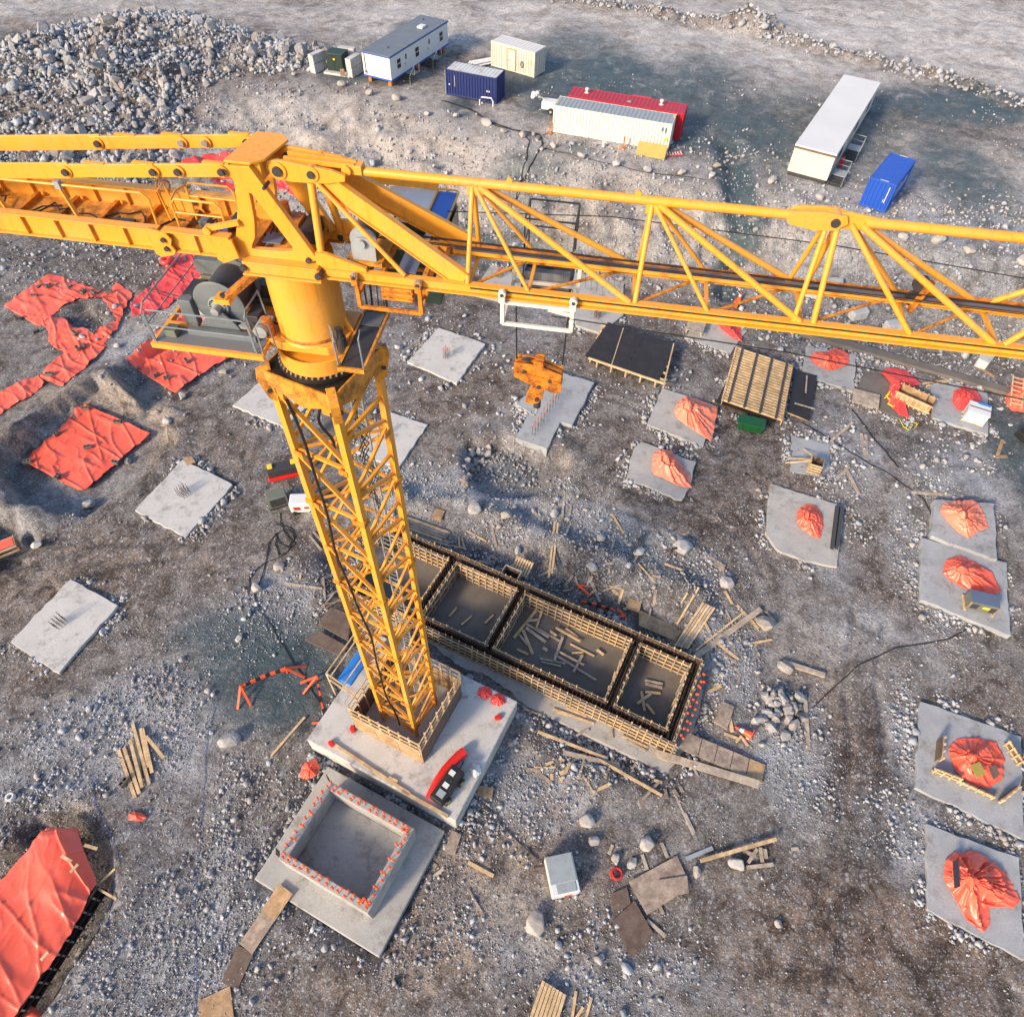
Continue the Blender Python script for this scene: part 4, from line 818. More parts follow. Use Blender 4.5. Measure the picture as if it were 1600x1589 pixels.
    part('ladder', MB().bar(cp(1.2, 1.0, W - .2), cp(1.2, 1.3, W + 2.0), .04, .04).bar(cp(1.6, 1.0, W - .2), cp(1.6, 1.3, W + 2.0), .04, .04), 'dark_steel')
build_platforms()

def build_cab():
    u0, u1, v0, v1, w0, w1 = 1.52, 3.22, 1.28, 2.72, 26.95, 29.15
    c = cp((u0 + u1) / 2, (v0 + v1) / 2, (w0 + w1) / 2)
    cab = part('operator_cab', MB().prism([(u0, w0 - CB), (u1 - .25, w0 - CB), (u1, w0 + .8 - CB), (u1 - .05, w1 - CB), (u0, w1 - CB)], Vj * ((v0 + v1) / 2), Uj, Z3, Vj * (v1 - v0)), 'dark_green', bevel=.03)
    part('roof', MB().box(cp((u0 + u1 - .5) / 2, (v0 + v1) / 2, w1 + .03), (u1 - u0 - .5, v1 - v0 + .04, .06), ax=(Uj, Vj, Z3)), 'white_clean', cab, bevel=.015)
    part('roof_visor', MB().box(cp(u1 - .25, (v0 + v1) / 2, w1 + .03), (.46, v1 - v0 + .04, .058), ax=(Uj, Vj, Z3)), 'cab_blue', cab, bevel=.015)
    part('window', MB().box(cp((u0 + u1) / 2 + .2, v0 - .005, w0 + 1.35), (1.1, .02, 1.2), ax=(Uj, Vj, Z3)), 'green_glass', cab)
    part('window', MB().box(cp(u1 + .0, (v0 + v1) / 2, w0 + 1.4), (.02, 1.2, 1.2), ax=(Uj, Vj, Z3)), 'green_glass', cab)
    part('roof_rail', MB().path([cp(u1 - .55, v0, w1 + .1), cp(u1 - .05, v0, w1 + .12), cp(u1 + .03, v0 + .08, w1 + .12), cp(u1 + .03, v1 - .08, w1 + .12), cp(u1 - .05, v1, w1 + .12), cp(u0 + .1, v1, w1 + .1)], .025, 7), 'yellow', cab, smooth=True)
    part('roof_rail', MB().bar(cp(u1 - .50, v0, w1 + .085), cp(u1 - .50, v1, w1 + .085), .04, .04), 'yellow', cab)
    part('support_beam', MB().bar(cp(0.9, 2.75, 29.35), cp(2.7, 2.80, 29.35), .16, .2), 'yellow', cab); part('support_beam', MB().bar(cp(.9, .8, 28.9), cp(1.6, 2.8, 28.95), .14, .16), 'yellow', cab)
    for k in range(2):
        part('hose_loop', MB().path([cp(1.75 + .18 * k, 1.5, 29.2), cp(1.75 + .18 * k, 1.5, 29.65), cp(1.85 + .18 * k, 1.45, 29.72), cp(1.95 + .18 * k, 1.4, 29.6), cp(2.0 + .18 * k, 1.35, 29.2)], .03, 6), 'black_rubber', cab, smooth=True)
    part('warning_lamp', MB().lathe([(.05, 0), (.13, .03), (.14, .12), (.08, .2)], cp(1.72, 1.45, 29.66), 14), 'dark_steel', cab, smooth=True)
build_cab()

def trolley(u0, u1, mat, white):
    zt, zb = 28.96, 28.24
    m = MB()
    for v in (-.82, .82):
        for u in (u0, u1): m.bar(cp(u, v, zb), cp(u, v, zt + .1), .09, .09, Uj)
        m.bar(cp(u0, v, zb), cp(u1, v, zb), .07, .08)
        if white: m.bar(cp(u0, v, zt - .16), cp(u1, v, zt - .16), .08, .08)
    for u in (u0, u1): m.bar(cp(u, -.82, zb + (.0 if white else .3)), cp(u, .82, zb + (.0 if white else .3)), .07, .08)
    t = part('trolley', m, mat, bevel=.006)
    for v in (-.90, .90):
        for u in (u0, u1):
            part('wheel', MB().tube(cp(u, v - .05, zt + .10), cp(u, v + .05, zt + .10), .085, 14), 'white_paint' if white else 'chrome', t, smooth=True)
            part('wheel_bracket', MB().box(cp(u, v, zt + .02), (.14, .12, .26), ax=(Uj, Vj, Z3)), mat, t, bevel=.01)
            part('axle_cap', MB().tube(cp(u, v - .09, zt + .10), cp(u, v + .09, zt + .10), .035, 10), 'dark_steel', t)
    return t, zt, zb
t, zt, zb = trolley(1.66, 3.08, 'orange_rust', False)
part('access_panel', MB().box(cp(2.45, -.25, 28.45), (.75, .5, .42), ax=(Uj, Vj, Z3)), 'orange_rust', t, bevel=.02)
for k in range(3): part('panel_rib', MB().box(cp(2.45, -.52, 28.32 + .13 * k), (.7, .03, .05), ax=(Uj, Vj, Z3)), 'yellow_worn', t)
part('side_plate', MB().prism([(3.02, 28.95), (3.35, 28.95), (3.05, 28.25)], Vj * -.55 - Z3 * CB, Uj, Z3, Vj * .04), 'orange_rust', t)
t, zt, zb = trolley(4.92, 6.45, 'white_paint', True)
for u in (5.15, 6.28): part('sheave', MB().lathe([(.05, -.04), (.17, -.05), (.14, 0), (.17, .05), (.05, .04)], cp(u, 0, 28.4), 20, Vj), 'dark_steel', t)
part('spreader_bar', MB().bar(cp(5.9, -.55, 28.55), cp(6.4, -.6, 28.5), .06, .10).bar(cp(4.95, -.3, 28.45), cp(5.3, -.5, 28.75), .05, .08), 'white_paint', t)
part('inspection_basket', MB().box(cp(5.68, 1.38, 28.02), (1.15, .85, .02), ax=(Uj, Vj, Z3)), 'grating', t)
bk = MB()
for a, b in ((5.12, .95), (6.25, .95), (5.12, 1.8), (6.25, 1.8)): bk.bar(cp(a, b, 28.0), cp(a, b, 29.75), .035, .035)
for w in (28.5, 29.1, 29.75):
    bk.bar(cp(5.12, 1.8, w), cp(6.25, 1.8, w), .03, .03); bk.bar(cp(5.12, .95, w), cp(5.12, 1.8, w), .03, .03); bk.bar(cp(6.25, .95, w), cp(6.25, 1.8, w), .03, .03)
bk.bar(cp(5.12, .95, 29.75), cp(6.25, .95, 29.75), .03, .03)
for w in (28.04,):
    for q in (((5.1, .95), (6.27, .95)), ((5.1, 1.8), (6.27, 1.8)), ((5.1, .95), (5.1, 1.8)), ((6.27, .95), (6.27, 1.8))): bk.bar(cp(*q[0], w), cp(*q[1], w), .05, .08)
part('basket_rails', bk, 'dark_steel', t)
part('basket_mesh', MB().box(cp(5.68, .93, 28.25), (1.1, .012, .4), ax=(Uj, Vj, Z3)), 'grating', t)
for u, u2 in ((5.10, 5.16), (6.33, 6.30)): part('hoist_rope', MB().tube(cp(u, 0, 28.3), cp(u2, 0, 26.55), .02, 6), 'black_rubber')
part('guy_rope', MB().path([cp(-2.2, -.3, 27.3), cp(-4.5, -.45, 27.9), cp(-7, -.6, 28.35)], .018, 5), 'black_rubber')
part('guy_rope', MB().path([cp(6, -.85, 28.6), cp(11, -.95, 28.45), cp(17, -1.0, 27.9), cp(22, -1.0, 28.2)], .014, 5), 'black_rubber')
part('guy_rope', MB().path([cp(3.2, 1.6, 29.35), cp(7, 1.75, 29.55), cp(12, 1.6, 29.5), cp(20, .9, 29.3)], .012, 5), 'black_rubber')

# the hook block hanging below the trolley
hb = cp(5.74, 0, 25.0); hook = thing('hook_block', 'rusty yellow hook block hanging on two ropes below the white trolley', 'hook block', (CX + hb.x, CY + hb.y, CB + hb.z))
poly = [(-0.62, 1.60), (-0.14, 1.58), (-0.12, 1.70), (0.10, 1.68), (0.12, 1.52), (0.58, 1.36), (0.60, .86), (.50, .72), (0.30, .78), (-.30, .98), (-.62, 1.15)]
for s in (-1, 1): obj('side_plate', MB().prism(poly, Vj * (.15 * s), Uj, Z3, Vj * .05), 'orange_rust', hook, bevel=.01)
obj('centre_rib', MB().prism([(a * .98, b * .99 + .01) for a, b in poly], (0, 0, 0), Uj, Z3, Vj * .10), 'orange_rust', hook)
obj('stiffening_bar', MB().bar(Uj * -.60 + Z3 * 1.33 - Vj * .19, Uj * .57 + Z3 * 1.12 - Vj * .19, .04, .05), 'orange_rust', hook)
for u, w in ((-.36, 1.36), (.30, 1.15)): obj('sheave', MB().lathe([(.05, -.05), (.27, -.05), (.24, 0), (.27, .05), (.05, .05)], Uj * u + Z3 * w, 22, Vj), 'dark_steel', hook); obj('axle', MB().tube(Uj * u + Z3 * w - Vj * .22, Uj * u + Z3 * w + Vj * .22, .05, 12), 'dark_steel', hook)
low = [(-.08, .98), (.10, 1.0), (.16, .88), (.14, .42), (.04, .28), (-.12, .20), (-.28, .22), (-.30, .36)]
for s in (-1, 1): obj('hook_cheek', MB().prism(low, Vj * (.10 * s) + Z3 * .02, Uj, Z3, Vj * .05), 'orange_rust', hook, bevel=.008)
for u, w in ((.03, .90), (.0, .45)): obj('pin', MB().tube(Uj * u + Z3 * w - Vj * .20, Uj * u + Z3 * w + Vj * .20, .055, 12), 'dark_steel', hook)
obj('swivel', MB().tube(Uj * .0 + Z3 * .32, Uj * .0 + Z3 * .06, .10, 14), 'dark_steel', hook, smooth=True)
obj('hook', MB().path([Uj * .0 + Z3 * .1, Uj * .0 - Z3 * .10] + [Uj * (-.09 + .09 * math.cos(t)) + Z3 * (-.14 + .12 * math.sin(t)) for t in (0, -.5, -1.0, -1.57, -2.2, -2.8, -3.2)], .042, 8), 'light_grey', hook, smooth=True)
# ================================================================== concrete, formwork, tarpaulins in the pit
def S(s, t, z=0.0): return E1 * s + E2 * t + Z3 * z           # the site grid is turned 25 degrees
def poly_thing(name, corners, z1, z0, mat, label, cat, group=None, bev=.03, rough=0.0):
    c = sum((Vector(p[:2] + (0,)) if isinstance(p, tuple) else Vector((p.x, p.y, 0)) for p in corners), Vector()) / len(corners)
    t = thing(name, label, cat, (c.x, c.y, z0), 0, group)
    pl = [(p[0] - c.x, p[1] - c.y) for p in corners]
    if rough:
        q_ = []
        for i in range(len(pl)):
            (x0, y0), (x1, y1) = pl[i], pl[(i + 1) % len(pl)]; L_ = math.hypot(x1 - x0, y1 - y0); k_ = max(2, int(L_ / .45))
            for j in range(k_): f = j / k_; q_.append((x0 + (x1 - x0) * f + random.gauss(0, rough), y0 + (y1 - y0) * f + random.gauss(0, rough)))
        pl = q_
    a = sum(pl[i][0] * pl[(i + 1) % len(pl)][1] - pl[(i + 1) % len(pl)][0] * pl[i][1] for i in range(len(pl)))
    if a < 0: pl = pl[::-1]
    o = obj('slab', MB().prism(pl, Z3 * (z1 - z0) / 2, X3, Y3, Z3 * (z1 - z0)), mat, t, bevel=bev)
    KEEP_OUT.append([(p[0], p[1]) for p in corners]); return t
rb_mesh = MB().tube((0, 0, 0), (0, 0, 1), .016, 5).mesh('rebar', 'rebar_steel')
cap_mesh = MB().lathe([(.024, 0), (.048, .02), (.05, .06), (.016, .075)], n=8).mesh('cap', 'orange_plastic')
def rebar(parent, base, p, h, cap=False, lean=(0, 0), thick=1.0):
    o = put('rebar', rb_mesh, parent, Vector(p) - base, rot=(lean[0], lean[1], 0), scale=(thick, thick, h))
    if cap:
        k = put('safety_cap', cap_mesh, o, (0, 0, 1), scale=(1 / thick, 1 / thick, 1 / h))
    return o
def pad(pxs, z, mat, label, bars=None, caps=False, nb=(3, 4), hb=.9, thickness=.7, group='concrete footing pads'):
    cs = [tuple(G(x, y, z)[:2]) for x, y in pxs]
    t = poly_thing('concrete_pad', cs, z, z - thickness, mat, label, 'concrete pad', group, .02, .035)
    if bars:
        c = G(*bars, z); base = Vector(t.location)
        for i in range(nb[0]):
            for j in range(nb[1]):
                p = c + S((i - (nb[0] - 1) / 2) * .20, (j - (nb[1] - 1) / 2) * .20, 0)
                rebar(t, base, (p.x, p.y, z - .02), hb * random.uniform(.85, 1.1), caps, (random.uniform(-.06, .06), random.uniform(-.06, .06)), 1.1)
    return t
ZP = .20
pad([(15, 1003), (110, 905), (184, 945), (90, 1052)], ZP, 'concrete_light', 'pale square concrete pad at the left edge with black bars', (95, 975), False, (3, 4), .8)
pad([(210, 797), (285, 718), (365, 757), (290, 840)], ZP, 'concrete_light', 'pale square concrete pad right of the lower tarp pit with dark rebar', (288, 772), False, (4, 4), .8)
pad([(364, 633), (423, 580), (505, 612), (444, 667)], ZP, 'concrete_light', 'pale concrete pad seen left behind the crane mast top', None)
pad([(606, 643), (668, 664), (622, 731), (556, 705)], ZP, 'concrete_light', 'pale concrete pad behind the right side of the mast with capped rebar', (598, 682), True, (2, 4), .8)
pad([(637, 566), (685, 512), (758, 537), (713, 599)], ZP, 'concrete_light', 'pale square pad under the jib with a tuft of red-capped rebar', (698, 558), True, (3, 3), .9)
tp = pad([(805, 631), (868, 580), (928, 597), (894, 664), (875, 659), (855, 702), (806, 684), (827, 644)], .35, 'concrete_blue', 'T-shaped concrete pad under the hook beside the round pit', None, thickness=.95)
for k in range(9):
    p = G(868 - k * 4.6, 622 + k * 7.2, .35); rebar(tp, Vector(tp.location), p, .95, True, (random.uniform(-.05, .05), random.uniform(-.05, .05)), 1.1); q = p + S(.22, 0); rebar(tp, Vector(tp.location), q, .95, True, (0, .05), 1.1)
padG = pad([(1011, 663), (1034, 606), (1122, 635), (1099, 697)], ZP, 'concrete', 'grey pad carrying the larger pale orange bundle left of the slatted panel', None)
padH = pad([(979, 748), (990, 700), (1003, 690), (1087, 722), (1080, 755), (1066, 782)], ZP, 'concrete', 'worn grey pad carrying the lower pale orange bundle', None)
padI = pad([(1196, 832), (1204, 756), (1319, 791), (1308, 886), (1255, 876), (1212, 858)], ZP, 'concrete', 'dirty grey pad with two dark steel beams and a small tarp', None)
padJ = pad([(1253, 586), (1260, 541), (1338, 555), (1334, 612)], ZP, 'concrete', 'grey pad with crumpled red tarp right of the slatted panel', None)
padK = pad([(1457, 652), (1456, 600), (1500, 600), (1543, 615), (1545, 680)], ZP, 'concrete_blue', 'bluish pad at right carrying a red tarp and a white crate', None)
padL = pad([(1457, 838), (1461, 780), (1553, 786), (1559, 876)], .55, 'concrete_blue', 'thick raised pad at right with a spread orange tarp', None, thickness=1.1)
padM = pad([(1438, 936), (1440, 839), (1573, 880), (1579, 994)], .3, 'concrete_blue', 'bluish pad at right carrying a tarp and a green generator', None)
padN = pad([(1431, 1230), (1438, 1094), (1596, 1151), (1600, 1311)], ZP, 'concrete_blue', 'bluish pad at right carrying timber forms around a tarp', None)
padO = pad([(1450, 1421), (1449, 1287), (1592, 1339), (1602, 1500)], ZP, 'concrete_blue', 'bluish pad at lower right under the large twisted tarp', None)
pad([(735, 459), (768, 414), (838, 438), (790, 472)], ZP, 'concrete', 'pale pad with red-capped bars seen through the jib above the trolley', (781, 432), True, (3, 4), .8)
pq = pad([(894, 425), (975, 442), (974, 492), (940, 521), (899, 508)], ZP, 'concrete', 'long pale pad behind the white trolley with rows of capped rebar', (933, 496), True, (3, 4), .9)
for k in range(8):
    for j in (0, 1): rebar(pq, Vector(pq.location), G(905 + 9 * k, 436 + 2.2 * k + 12 * j, ZP), .9, True)
pad([(1234, 736), (1236, 680), (1297, 694), (1296, 748)], .08, 'concrete_blue', 'small bluish pad under a little timber form box', None)
pad([(1070, 527), (1096, 488), (1166, 517), (1141, 553)], ZP, 'concrete', 'grey pad behind the jib with plywood and a red tarp', None)
pad([(1330, 620), (1352, 580), (1425, 600), (1440, 640), (1405, 655)], .05, 'concrete_dark', 'dark low pad under the open timber trough form', None)
# long low kerb wall beyond the pads
def kerb(a, b, w, z1, label, name='foundation_kerb'):
    d = (b - a); d.z = 0; d.normalize(); n = Vector((-d.y, d.x, 0)) * w
    return poly_thing(name, [tuple((a - n)[:2]), tuple((b - n)[:2]), tuple((b + n)[:2]), tuple((a + n)[:2])], z1, z1 - .8, 'concrete_dark', label, 'kerb', None)
kb = kerb(G(1235, 512, .2), G(1625, 625, .2), .45, .28, 'long narrow concrete kerb running below the jib to the right edge')
for k in range(34):
    p = G(1300 + k * 8.5, 521 + k * 2.55, .28)
    rebar(kb, Vector(kb.location), p, random.uniform(.3, .5), k in (9, 10, 11, 12, 13, 21), (random.uniform(-.1, .1), random.uniform(-.1, .1)), 1.1)

# ---- tower base slab, timber box round the mast, second foundation with upstand walls
def grid_slab(name, s0, s1, t0, t1, z1, z0, mat, label, cat='foundation'):
    return poly_thing(name, [tuple(S(*q)[:2]) for q in ((s0, t0), (s1, t0), (s1, t1), (s0, t1))], z1, z0, mat, label, cat, None, .06)
tb = grid_slab('crane_foundation', -14.7, -5.75, 7.0, 13.9, 1.5, -.4, 'concrete_light', 'large concrete base slab under the crane mast')
def plank_obj(a, b, w, h, mat, name='plank', parent=None):
    """a board as an object whose own X axis runs along its length, so the grain follows it"""
    a, b = Vector(a), Vector(b); x = (b - a); L_ = x.length; x.normalize(); u = Z3 if abs(x.z) < .95 else Vector((x.y * 0 + 1, 0, 0)); y = u.cross(x).normalized(); z = x.cross(y)
    o = put(name, unit_box(mat), parent); M_ = Matrix(((x.x, y.x, z.x, 0), (x.y, y.y, z.y, 0), (x.z, y.z, z.z, 0), (0, 0, 0, 1)))
    o.rotation_euler = M_.to_euler(); o.location = (a + b) / 2; o.scale = (L_, w, h); return o
_ub = {}
def unit_box(mat):
    if mat not in _ub: _ub[mat] = MB().box((0, 0, 0), (1, 1, 1)).mesh('board_' + mat, mat)
    return _ub[mat]
cb = S(-10.66, 10.75, 1.5)
mast_box = thing('mast_form_box', 'timber and plywood box around the foot of the crane mast', 'formwork', (CX, CY, CB))
def mbx(a, b, w): return E1 * a + E2 * b + Z3 * (w - CB)
hb_ = 2.05; zpl = 3.25; zr = 4.35
for (p, q, mt, nrm) in (((-hb_, -hb_), (hb_, -hb_), 'plywood', -E2), ((hb_, -hb_), (hb_, hb_), 'plywood_dark', E1), ((-hb_, hb_), (hb_, hb_), 'plywood', E2), ((-hb_, -hb_), (-hb_, hb_), 'plywood_dark', -E1)):
    A_, B_ = mbx(*p, 0), mbx(*q, 0); d = (B_ - A_).normalized(); A_ = A_ + d * .02; B_ = B_ - d * .02
    for k in range(3):
        a = A_.lerp(B_, k / 3) + d * .01; b = A_.lerp(B_, (k + 1) / 3) - d * .01
        plank_obj(a + Z3 * ((zpl + CB) / 2), b + Z3 * ((zpl + CB) / 2), .04, zpl - CB, mt, 'plywood_panel', mast_box)
    for w in (zpl + .08, zpl + .55, zr): plank_obj(A_ + Z3 * w + nrm * .03, B_ + Z3 * w + nrm * .03, .045, .10, 'timber', 'rail', mast_box)
    n_ = 7
    for k in range(n_ + 1):
        c = A_.lerp(B_, k / n_) - nrm * .03; plank_obj(c + Z3 * (CB + .1), c + Z3 * (zr + .05), .05, .09, 'timber', 'post', mast_box)
# open timber frame beside it with a blue tank
fr = thing('timber_railing', 'light timber guard frame left of the mast box with blue sheet', 'guard frame', (CX, CY, CB))
fz = 3.1
qs = [(-4.6, -.7), (-2.1, -1.0), (-2.1, 2.4), (-4.6, 2.4)]
for i in range(4):
    a, b = qs[i], qs[(i + 1) % 4]
    for w in (fz, fz - .7): plank_obj(mbx(*a, 0) + Z3 * w, mbx(*b, 0) + Z3 * w, .07, .07, 'timber', 'rail', fr)
    plank_obj(mbx(*a, 0) + Z3 * (CB - 1.2), mbx(*a, 0) + Z3 * fz, .08, .08, 'timber', 'post', fr)
plank_obj(mbx(-3.4, -.8, 0) + Z3 * fz, mbx(-3.4, 2.4, 0) + Z3 * fz, .07, .07, 'timber', 'rail', fr)
bs = obj('water_tank', MB().box((0, 0, .35), (.85, 2.3, .7), rz=0), 'blue_plastic', None, (CX + mbx(-4.1, .9, 0).x, CY + mbx(-4.1, .9, 0).y, .9), AM, bevel=.05); tag(bs, 'bright blue tank inside the timber guard frame by the mast', 'tank')
pb = plank_obj(Vector((CX, CY, 0)) + mbx(-3.45, -.6, 0) + Z3 * 1.9, Vector((CX, CY, 0)) + mbx(-3.45, 2.2, 0) + Z3 * 1.9, .04, 1.0, 'plywood_dark', 'plywood_sheet'); tag(pb, 'brown plywood sheet standing beside the blue tank', 'plywood')

f2 = grid_slab('foundation_slab', -13.3, -6.2, .6, 6.6, .35, -.5, 'concrete', 'concrete foundation slab in front of the crane base', 'foundation')
wl = thing('foundation_wall', 'square concrete upstand wall ring on the front foundation with orange bar caps', 'concrete wall', tuple(S(-9.8, 3.75, .35)))
s0, s1, t0, t1, th, hw_ = -2.5, 2.5, -2.0, 2.0, .36, 1.60
def sl(s, t, z): return E1 * s + E2 * t + Z3 * z
o_ = [(s0, t0), (s1, t0), (s1, t1), (s0, t1)]; i_ = [(s0 + th, t0 + th), (s1 - th, t0 + th), (s1 - th, t1 - th), (s0 + th, t1 - th)]
obj('wall', MB().ringprism(o_, i_, Z3 * hw_ / 2, E1, E2, Z3 * hw_), 'concrete', wl, bevel=.02)
obj('floor', MB().box((0, 0, .03), (4.24, 3.24, .06), ax=(E1, E2, Z3)), 'concrete', wl)
def capped(parent, p, h=.28): 
    o = put('rebar', rb_mesh, parent, p, rot=(random.uniform(-.15, .15), random.uniform(-.15, .15), 0), scale=(1.2, 1.2, h)); put('safety_cap', cap_mesh, o, (0, 0, 1), scale=(1.25, 1.25, 1.45 / h)); return o
for row in (.12, .30):
    for k in range(14):
        f = k / 13 + random.uniform(-.01, .01)
        if random.random() < .92: capped(wl, sl(s0 + .2 + f * 4.6, t0 + row, hw_))
        if random.random() < .92: capped(wl, sl(s0 + .2 + f * 4.6, t1 - row, hw_))
    for k in range(9):
        f = (k + .5) / 9
        if row < .2 or k % 2: capped(wl, sl(s1 - row, t0 + .5 + f * 3.0, hw_)); capped(wl, sl(s0 + row, t0 + .5 + f * 3.0, hw_))
for k in range(7): capped(wl, sl(s1 - .1 - random.random() * .35, t0 + .1 + random.random() * .35, hw_)); capped(wl, sl(s1 - .1 - random.random() * .35, t1 - .1 - random.random() * .35, hw_))
for k in range(5): put('rebar', rb_mesh, wl, sl(s0 - .06 - .04 * k, t0 + .1 + .05 * k, hw_ - .3), scale=(1.4, 1.4, .75)); put('rebar', rb_mesh, wl, sl(s0 + .06 - .04 * k, t1 - .02 + .03 * k, hw_ - .3), scale=(1.4, 1.4, .75))

# ---- long wall formwork on its footing
ft = grid_slab('footing_slab', -19.5, 3.5, 14.55, 21.9, -.30, -.9, 'concrete', 'long concrete footing under the timber wall forms', 'foundation')
fw = thing('wall_formwork', 'long timber wall formwork of four compartments right of the crane mast', 'formwork', tuple(S(0, 0, -.30)))
ZB, ZT = 0.0, 1.45
def form_panel(a, b, n, mat=None, ribs=4, light=True, zt=ZT, step=.42):
    mat = mat or random.choice(('plywood_dark', 'plywood_dark', 'plywood_grey'))
    """one shutter from a to b (site grid), studs and walers on side n"""
    A_, B_ = sl(*a, 0), sl(*b, 0); d = (B_ - A_).normalized(); N = E1 * n[0] + E2 * n[1]
    L_ = (B_ - A_).length; mid_ = (A_ + B_) / 2
    p = obj('form_panel', MB().box((0, 0, (ZB + zt) / 2), (L_, .03, zt - ZB), ax=(d, Z3.cross(d), Z3)), mat, fw, mid_)
    def sub(a_, b_, w, h, mt, nm): return plank_obj(a_ - mid_, b_ - mid_, w, h, mt, nm, p)
    for k in range(ribs):
        z = ZB + .12 + (zt - ZB - .22) * k / (ribs - 1)
        nseg = max(1, int(round(L_ / 4.2)))
        for q in range(nseg):
            a_ = A_.lerp(B_, q / nseg) + d * random.uniform(-.05, .02); b_ = A_.lerp(B_, (q + 1) / nseg) + d * random.uniform(-.02, .2)
            off = N * (.115 + .02 * (q % 2))
            sub(a_ + off + Z3 * (z + random.uniform(-.02, .02)), b_ + off + Z3 * (z + random.uniform(-.02, .02)), .05, .10, 'timber' if random.random() < .75 else 'timber_grey', 'waler')
    m_ = int(L_ / step)
    for k in range(m_ + 1):
        c = A_ + d * (L_ * (k + .15 * random.uniform(-1, 1)) / max(1, m_)) + N * .055
        if (c - A_).dot(d) < 0.03 or (c - A_).dot(d) > L_ - .03: c = A_ + d * min(max((c - A_).dot(d), .05), L_ - .05) + N * .055
        sub(c + Z3 * ZB, c + Z3 * (zt + random.choice((.02, .08, .18, .26))), .05, .06, 'timber', 'stud')
        sub(c + N * .13 + Z3 * (ZB + .05), c + N * .13 + Z3 * (zt - random.uniform(-.05, .1)), .05, .05, 'timber' if k % 3 else 'timber_grey', 'stud') if (n[1] < 0 or k % 2 == 0) else None
    return p
SW, SE, TS, TN = -19.0, 2.55, 15.75, 20.95          # outer faces
WT = .44                                            # concrete thickness between shutters
XW = [-13.55, -8.75, -1.25]                         # cross walls (centre lines)
form_panel((SW, TS), (SE + .25, TS), (0, -1), ribs=4)                                # long front face
form_panel((SW, TN), (SE, TN), (0, 1), ribs=2)                                      # long back face
form_panel((SE, TS + .06), (SE, TN - .06), (1, 0), ribs=2)
edges = [SW + WT] + XW + [SE - WT]
rooms = []
for i in range(4):
    lo = edges[i] + (WT / 2 if i else 0.0); hi = edges[i + 1] - (WT / 2 if i < 3 else 0.0)
    rooms.append((lo, hi)); lo_t, hi_t = TS + WT, TN - WT
    form_panel((lo, lo_t), (hi, lo_t), (0, 1), ribs=2); form_panel((lo, hi_t), (hi, hi_t), (0, -1), ribs=4)
    form_panel((lo, lo_t + .1), (lo, hi_t - .1), (1, 0), ribs=3); form_panel((hi, lo_t + .1), (hi, hi_t - .1), (-1, 0), ribs=3)
cage = MB()
def cage_line(a, b, n):
    for k in range(n):
        f = (k + .5) / n
        for off in (-.10, .10):
            q = sl(a[0] + (b[0] - a[0]) * f, a[1] + (b[1] - a[1]) * f, 0); d = (sl(*b, 0) - sl(*a, 0)).normalized(); nn = Vector((-d.y, d.x, 0)) * off
            cage.bar(q + nn + Z3 * ZB, q + nn + Z3 * (ZT + random.uniform(-.05, .35)), .02, .02)
    for z in (.3, .6, .9, 1.2):
        for off in (-.12, .12):
            d = (sl(*b, 0) - sl(*a, 0)).normalized(); nn = Vector((-d.y, d.x, 0)) * off; cage.bar(sl(*a, z) + nn, sl(*b, z) + nn, .02, .02)
tc0, tc1 = TS + WT / 2, TN - WT / 2
cage_line((SW, tc0), (SE, tc0), 90); cage_line((SW, tc1), (SE, tc1), 90); cage_line((SE - WT / 2, TS), (SE - WT / 2, TN), 20)
for x in XW: cage_line((x, TS + WT), (x, TN - WT), 18)
cg = obj('reinforcement_cage', cage, 'rebar_steel', fw); cg['kind'] = 'stuff'
for k in range(10):
    for j in (0, 1):
        capped(fw, sl(SE + .30 + .16 * j, TS + .5 + k * .44, ZB + 1.0), .5).location.z = 1.0
        plank_obj(sl(SE + .30 + .16 * j, TS + .5 + k * .44, 0.02), sl(SE + .30 + .16 * j, TS + .5 + k * .44, 1.02), .02, .02, 'steel_beam', 'rebar', fw)
KEEP_OUT.append([tuple(S(*q)[:2]) for q in ((SW, TS), (SE, TS), (SE, TN), (SW, TN))])
# compartment floors
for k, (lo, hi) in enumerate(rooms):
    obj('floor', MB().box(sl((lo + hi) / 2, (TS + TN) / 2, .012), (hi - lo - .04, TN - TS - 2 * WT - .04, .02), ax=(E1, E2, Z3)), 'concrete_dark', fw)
# small side box at the back of the second compartment
sb_ = thing('side_form_box', 'small open timber form box at the back of the long formwork', 'formwork', tuple(S(-9.9, 21.35, -.25)))
for p, q in (((-.55, -.3), (.55, -.3)), ((-.55, .45), (.55, .45)), ((-.55, -.3), (-.55, .45)), ((.55, -.3), (.55, .45))):
    for z in (.9, 1.25): plank_obj(sl(*p, z), sl(*q, z), .05, .09, 'timber_grey', 'rail', sb_)
    plank_obj(sl(*p, .6), sl(*q, .6), .03, 1.1, 'plywood_dark', 'plywood_panel', sb_)
pl_ = thing('pallet', 'small slatted timber pallet leaning behind the side form box', 'pallet', tuple(S(-9.6, 22.4, .0)))
for k in range(7): plank_obj(sl(-.55 + .18 * k, -.5, .35), sl(-.55 + .18 * k, .5, .75), .11, .03, 'timber', 'slat', pl_)
for v in (-.4, .4): plank_obj(sl(-.6, v, .52 + v * .4), sl(.6, v, .52 + v * .4), .06, .06, 'timber', 'bearer', pl_)

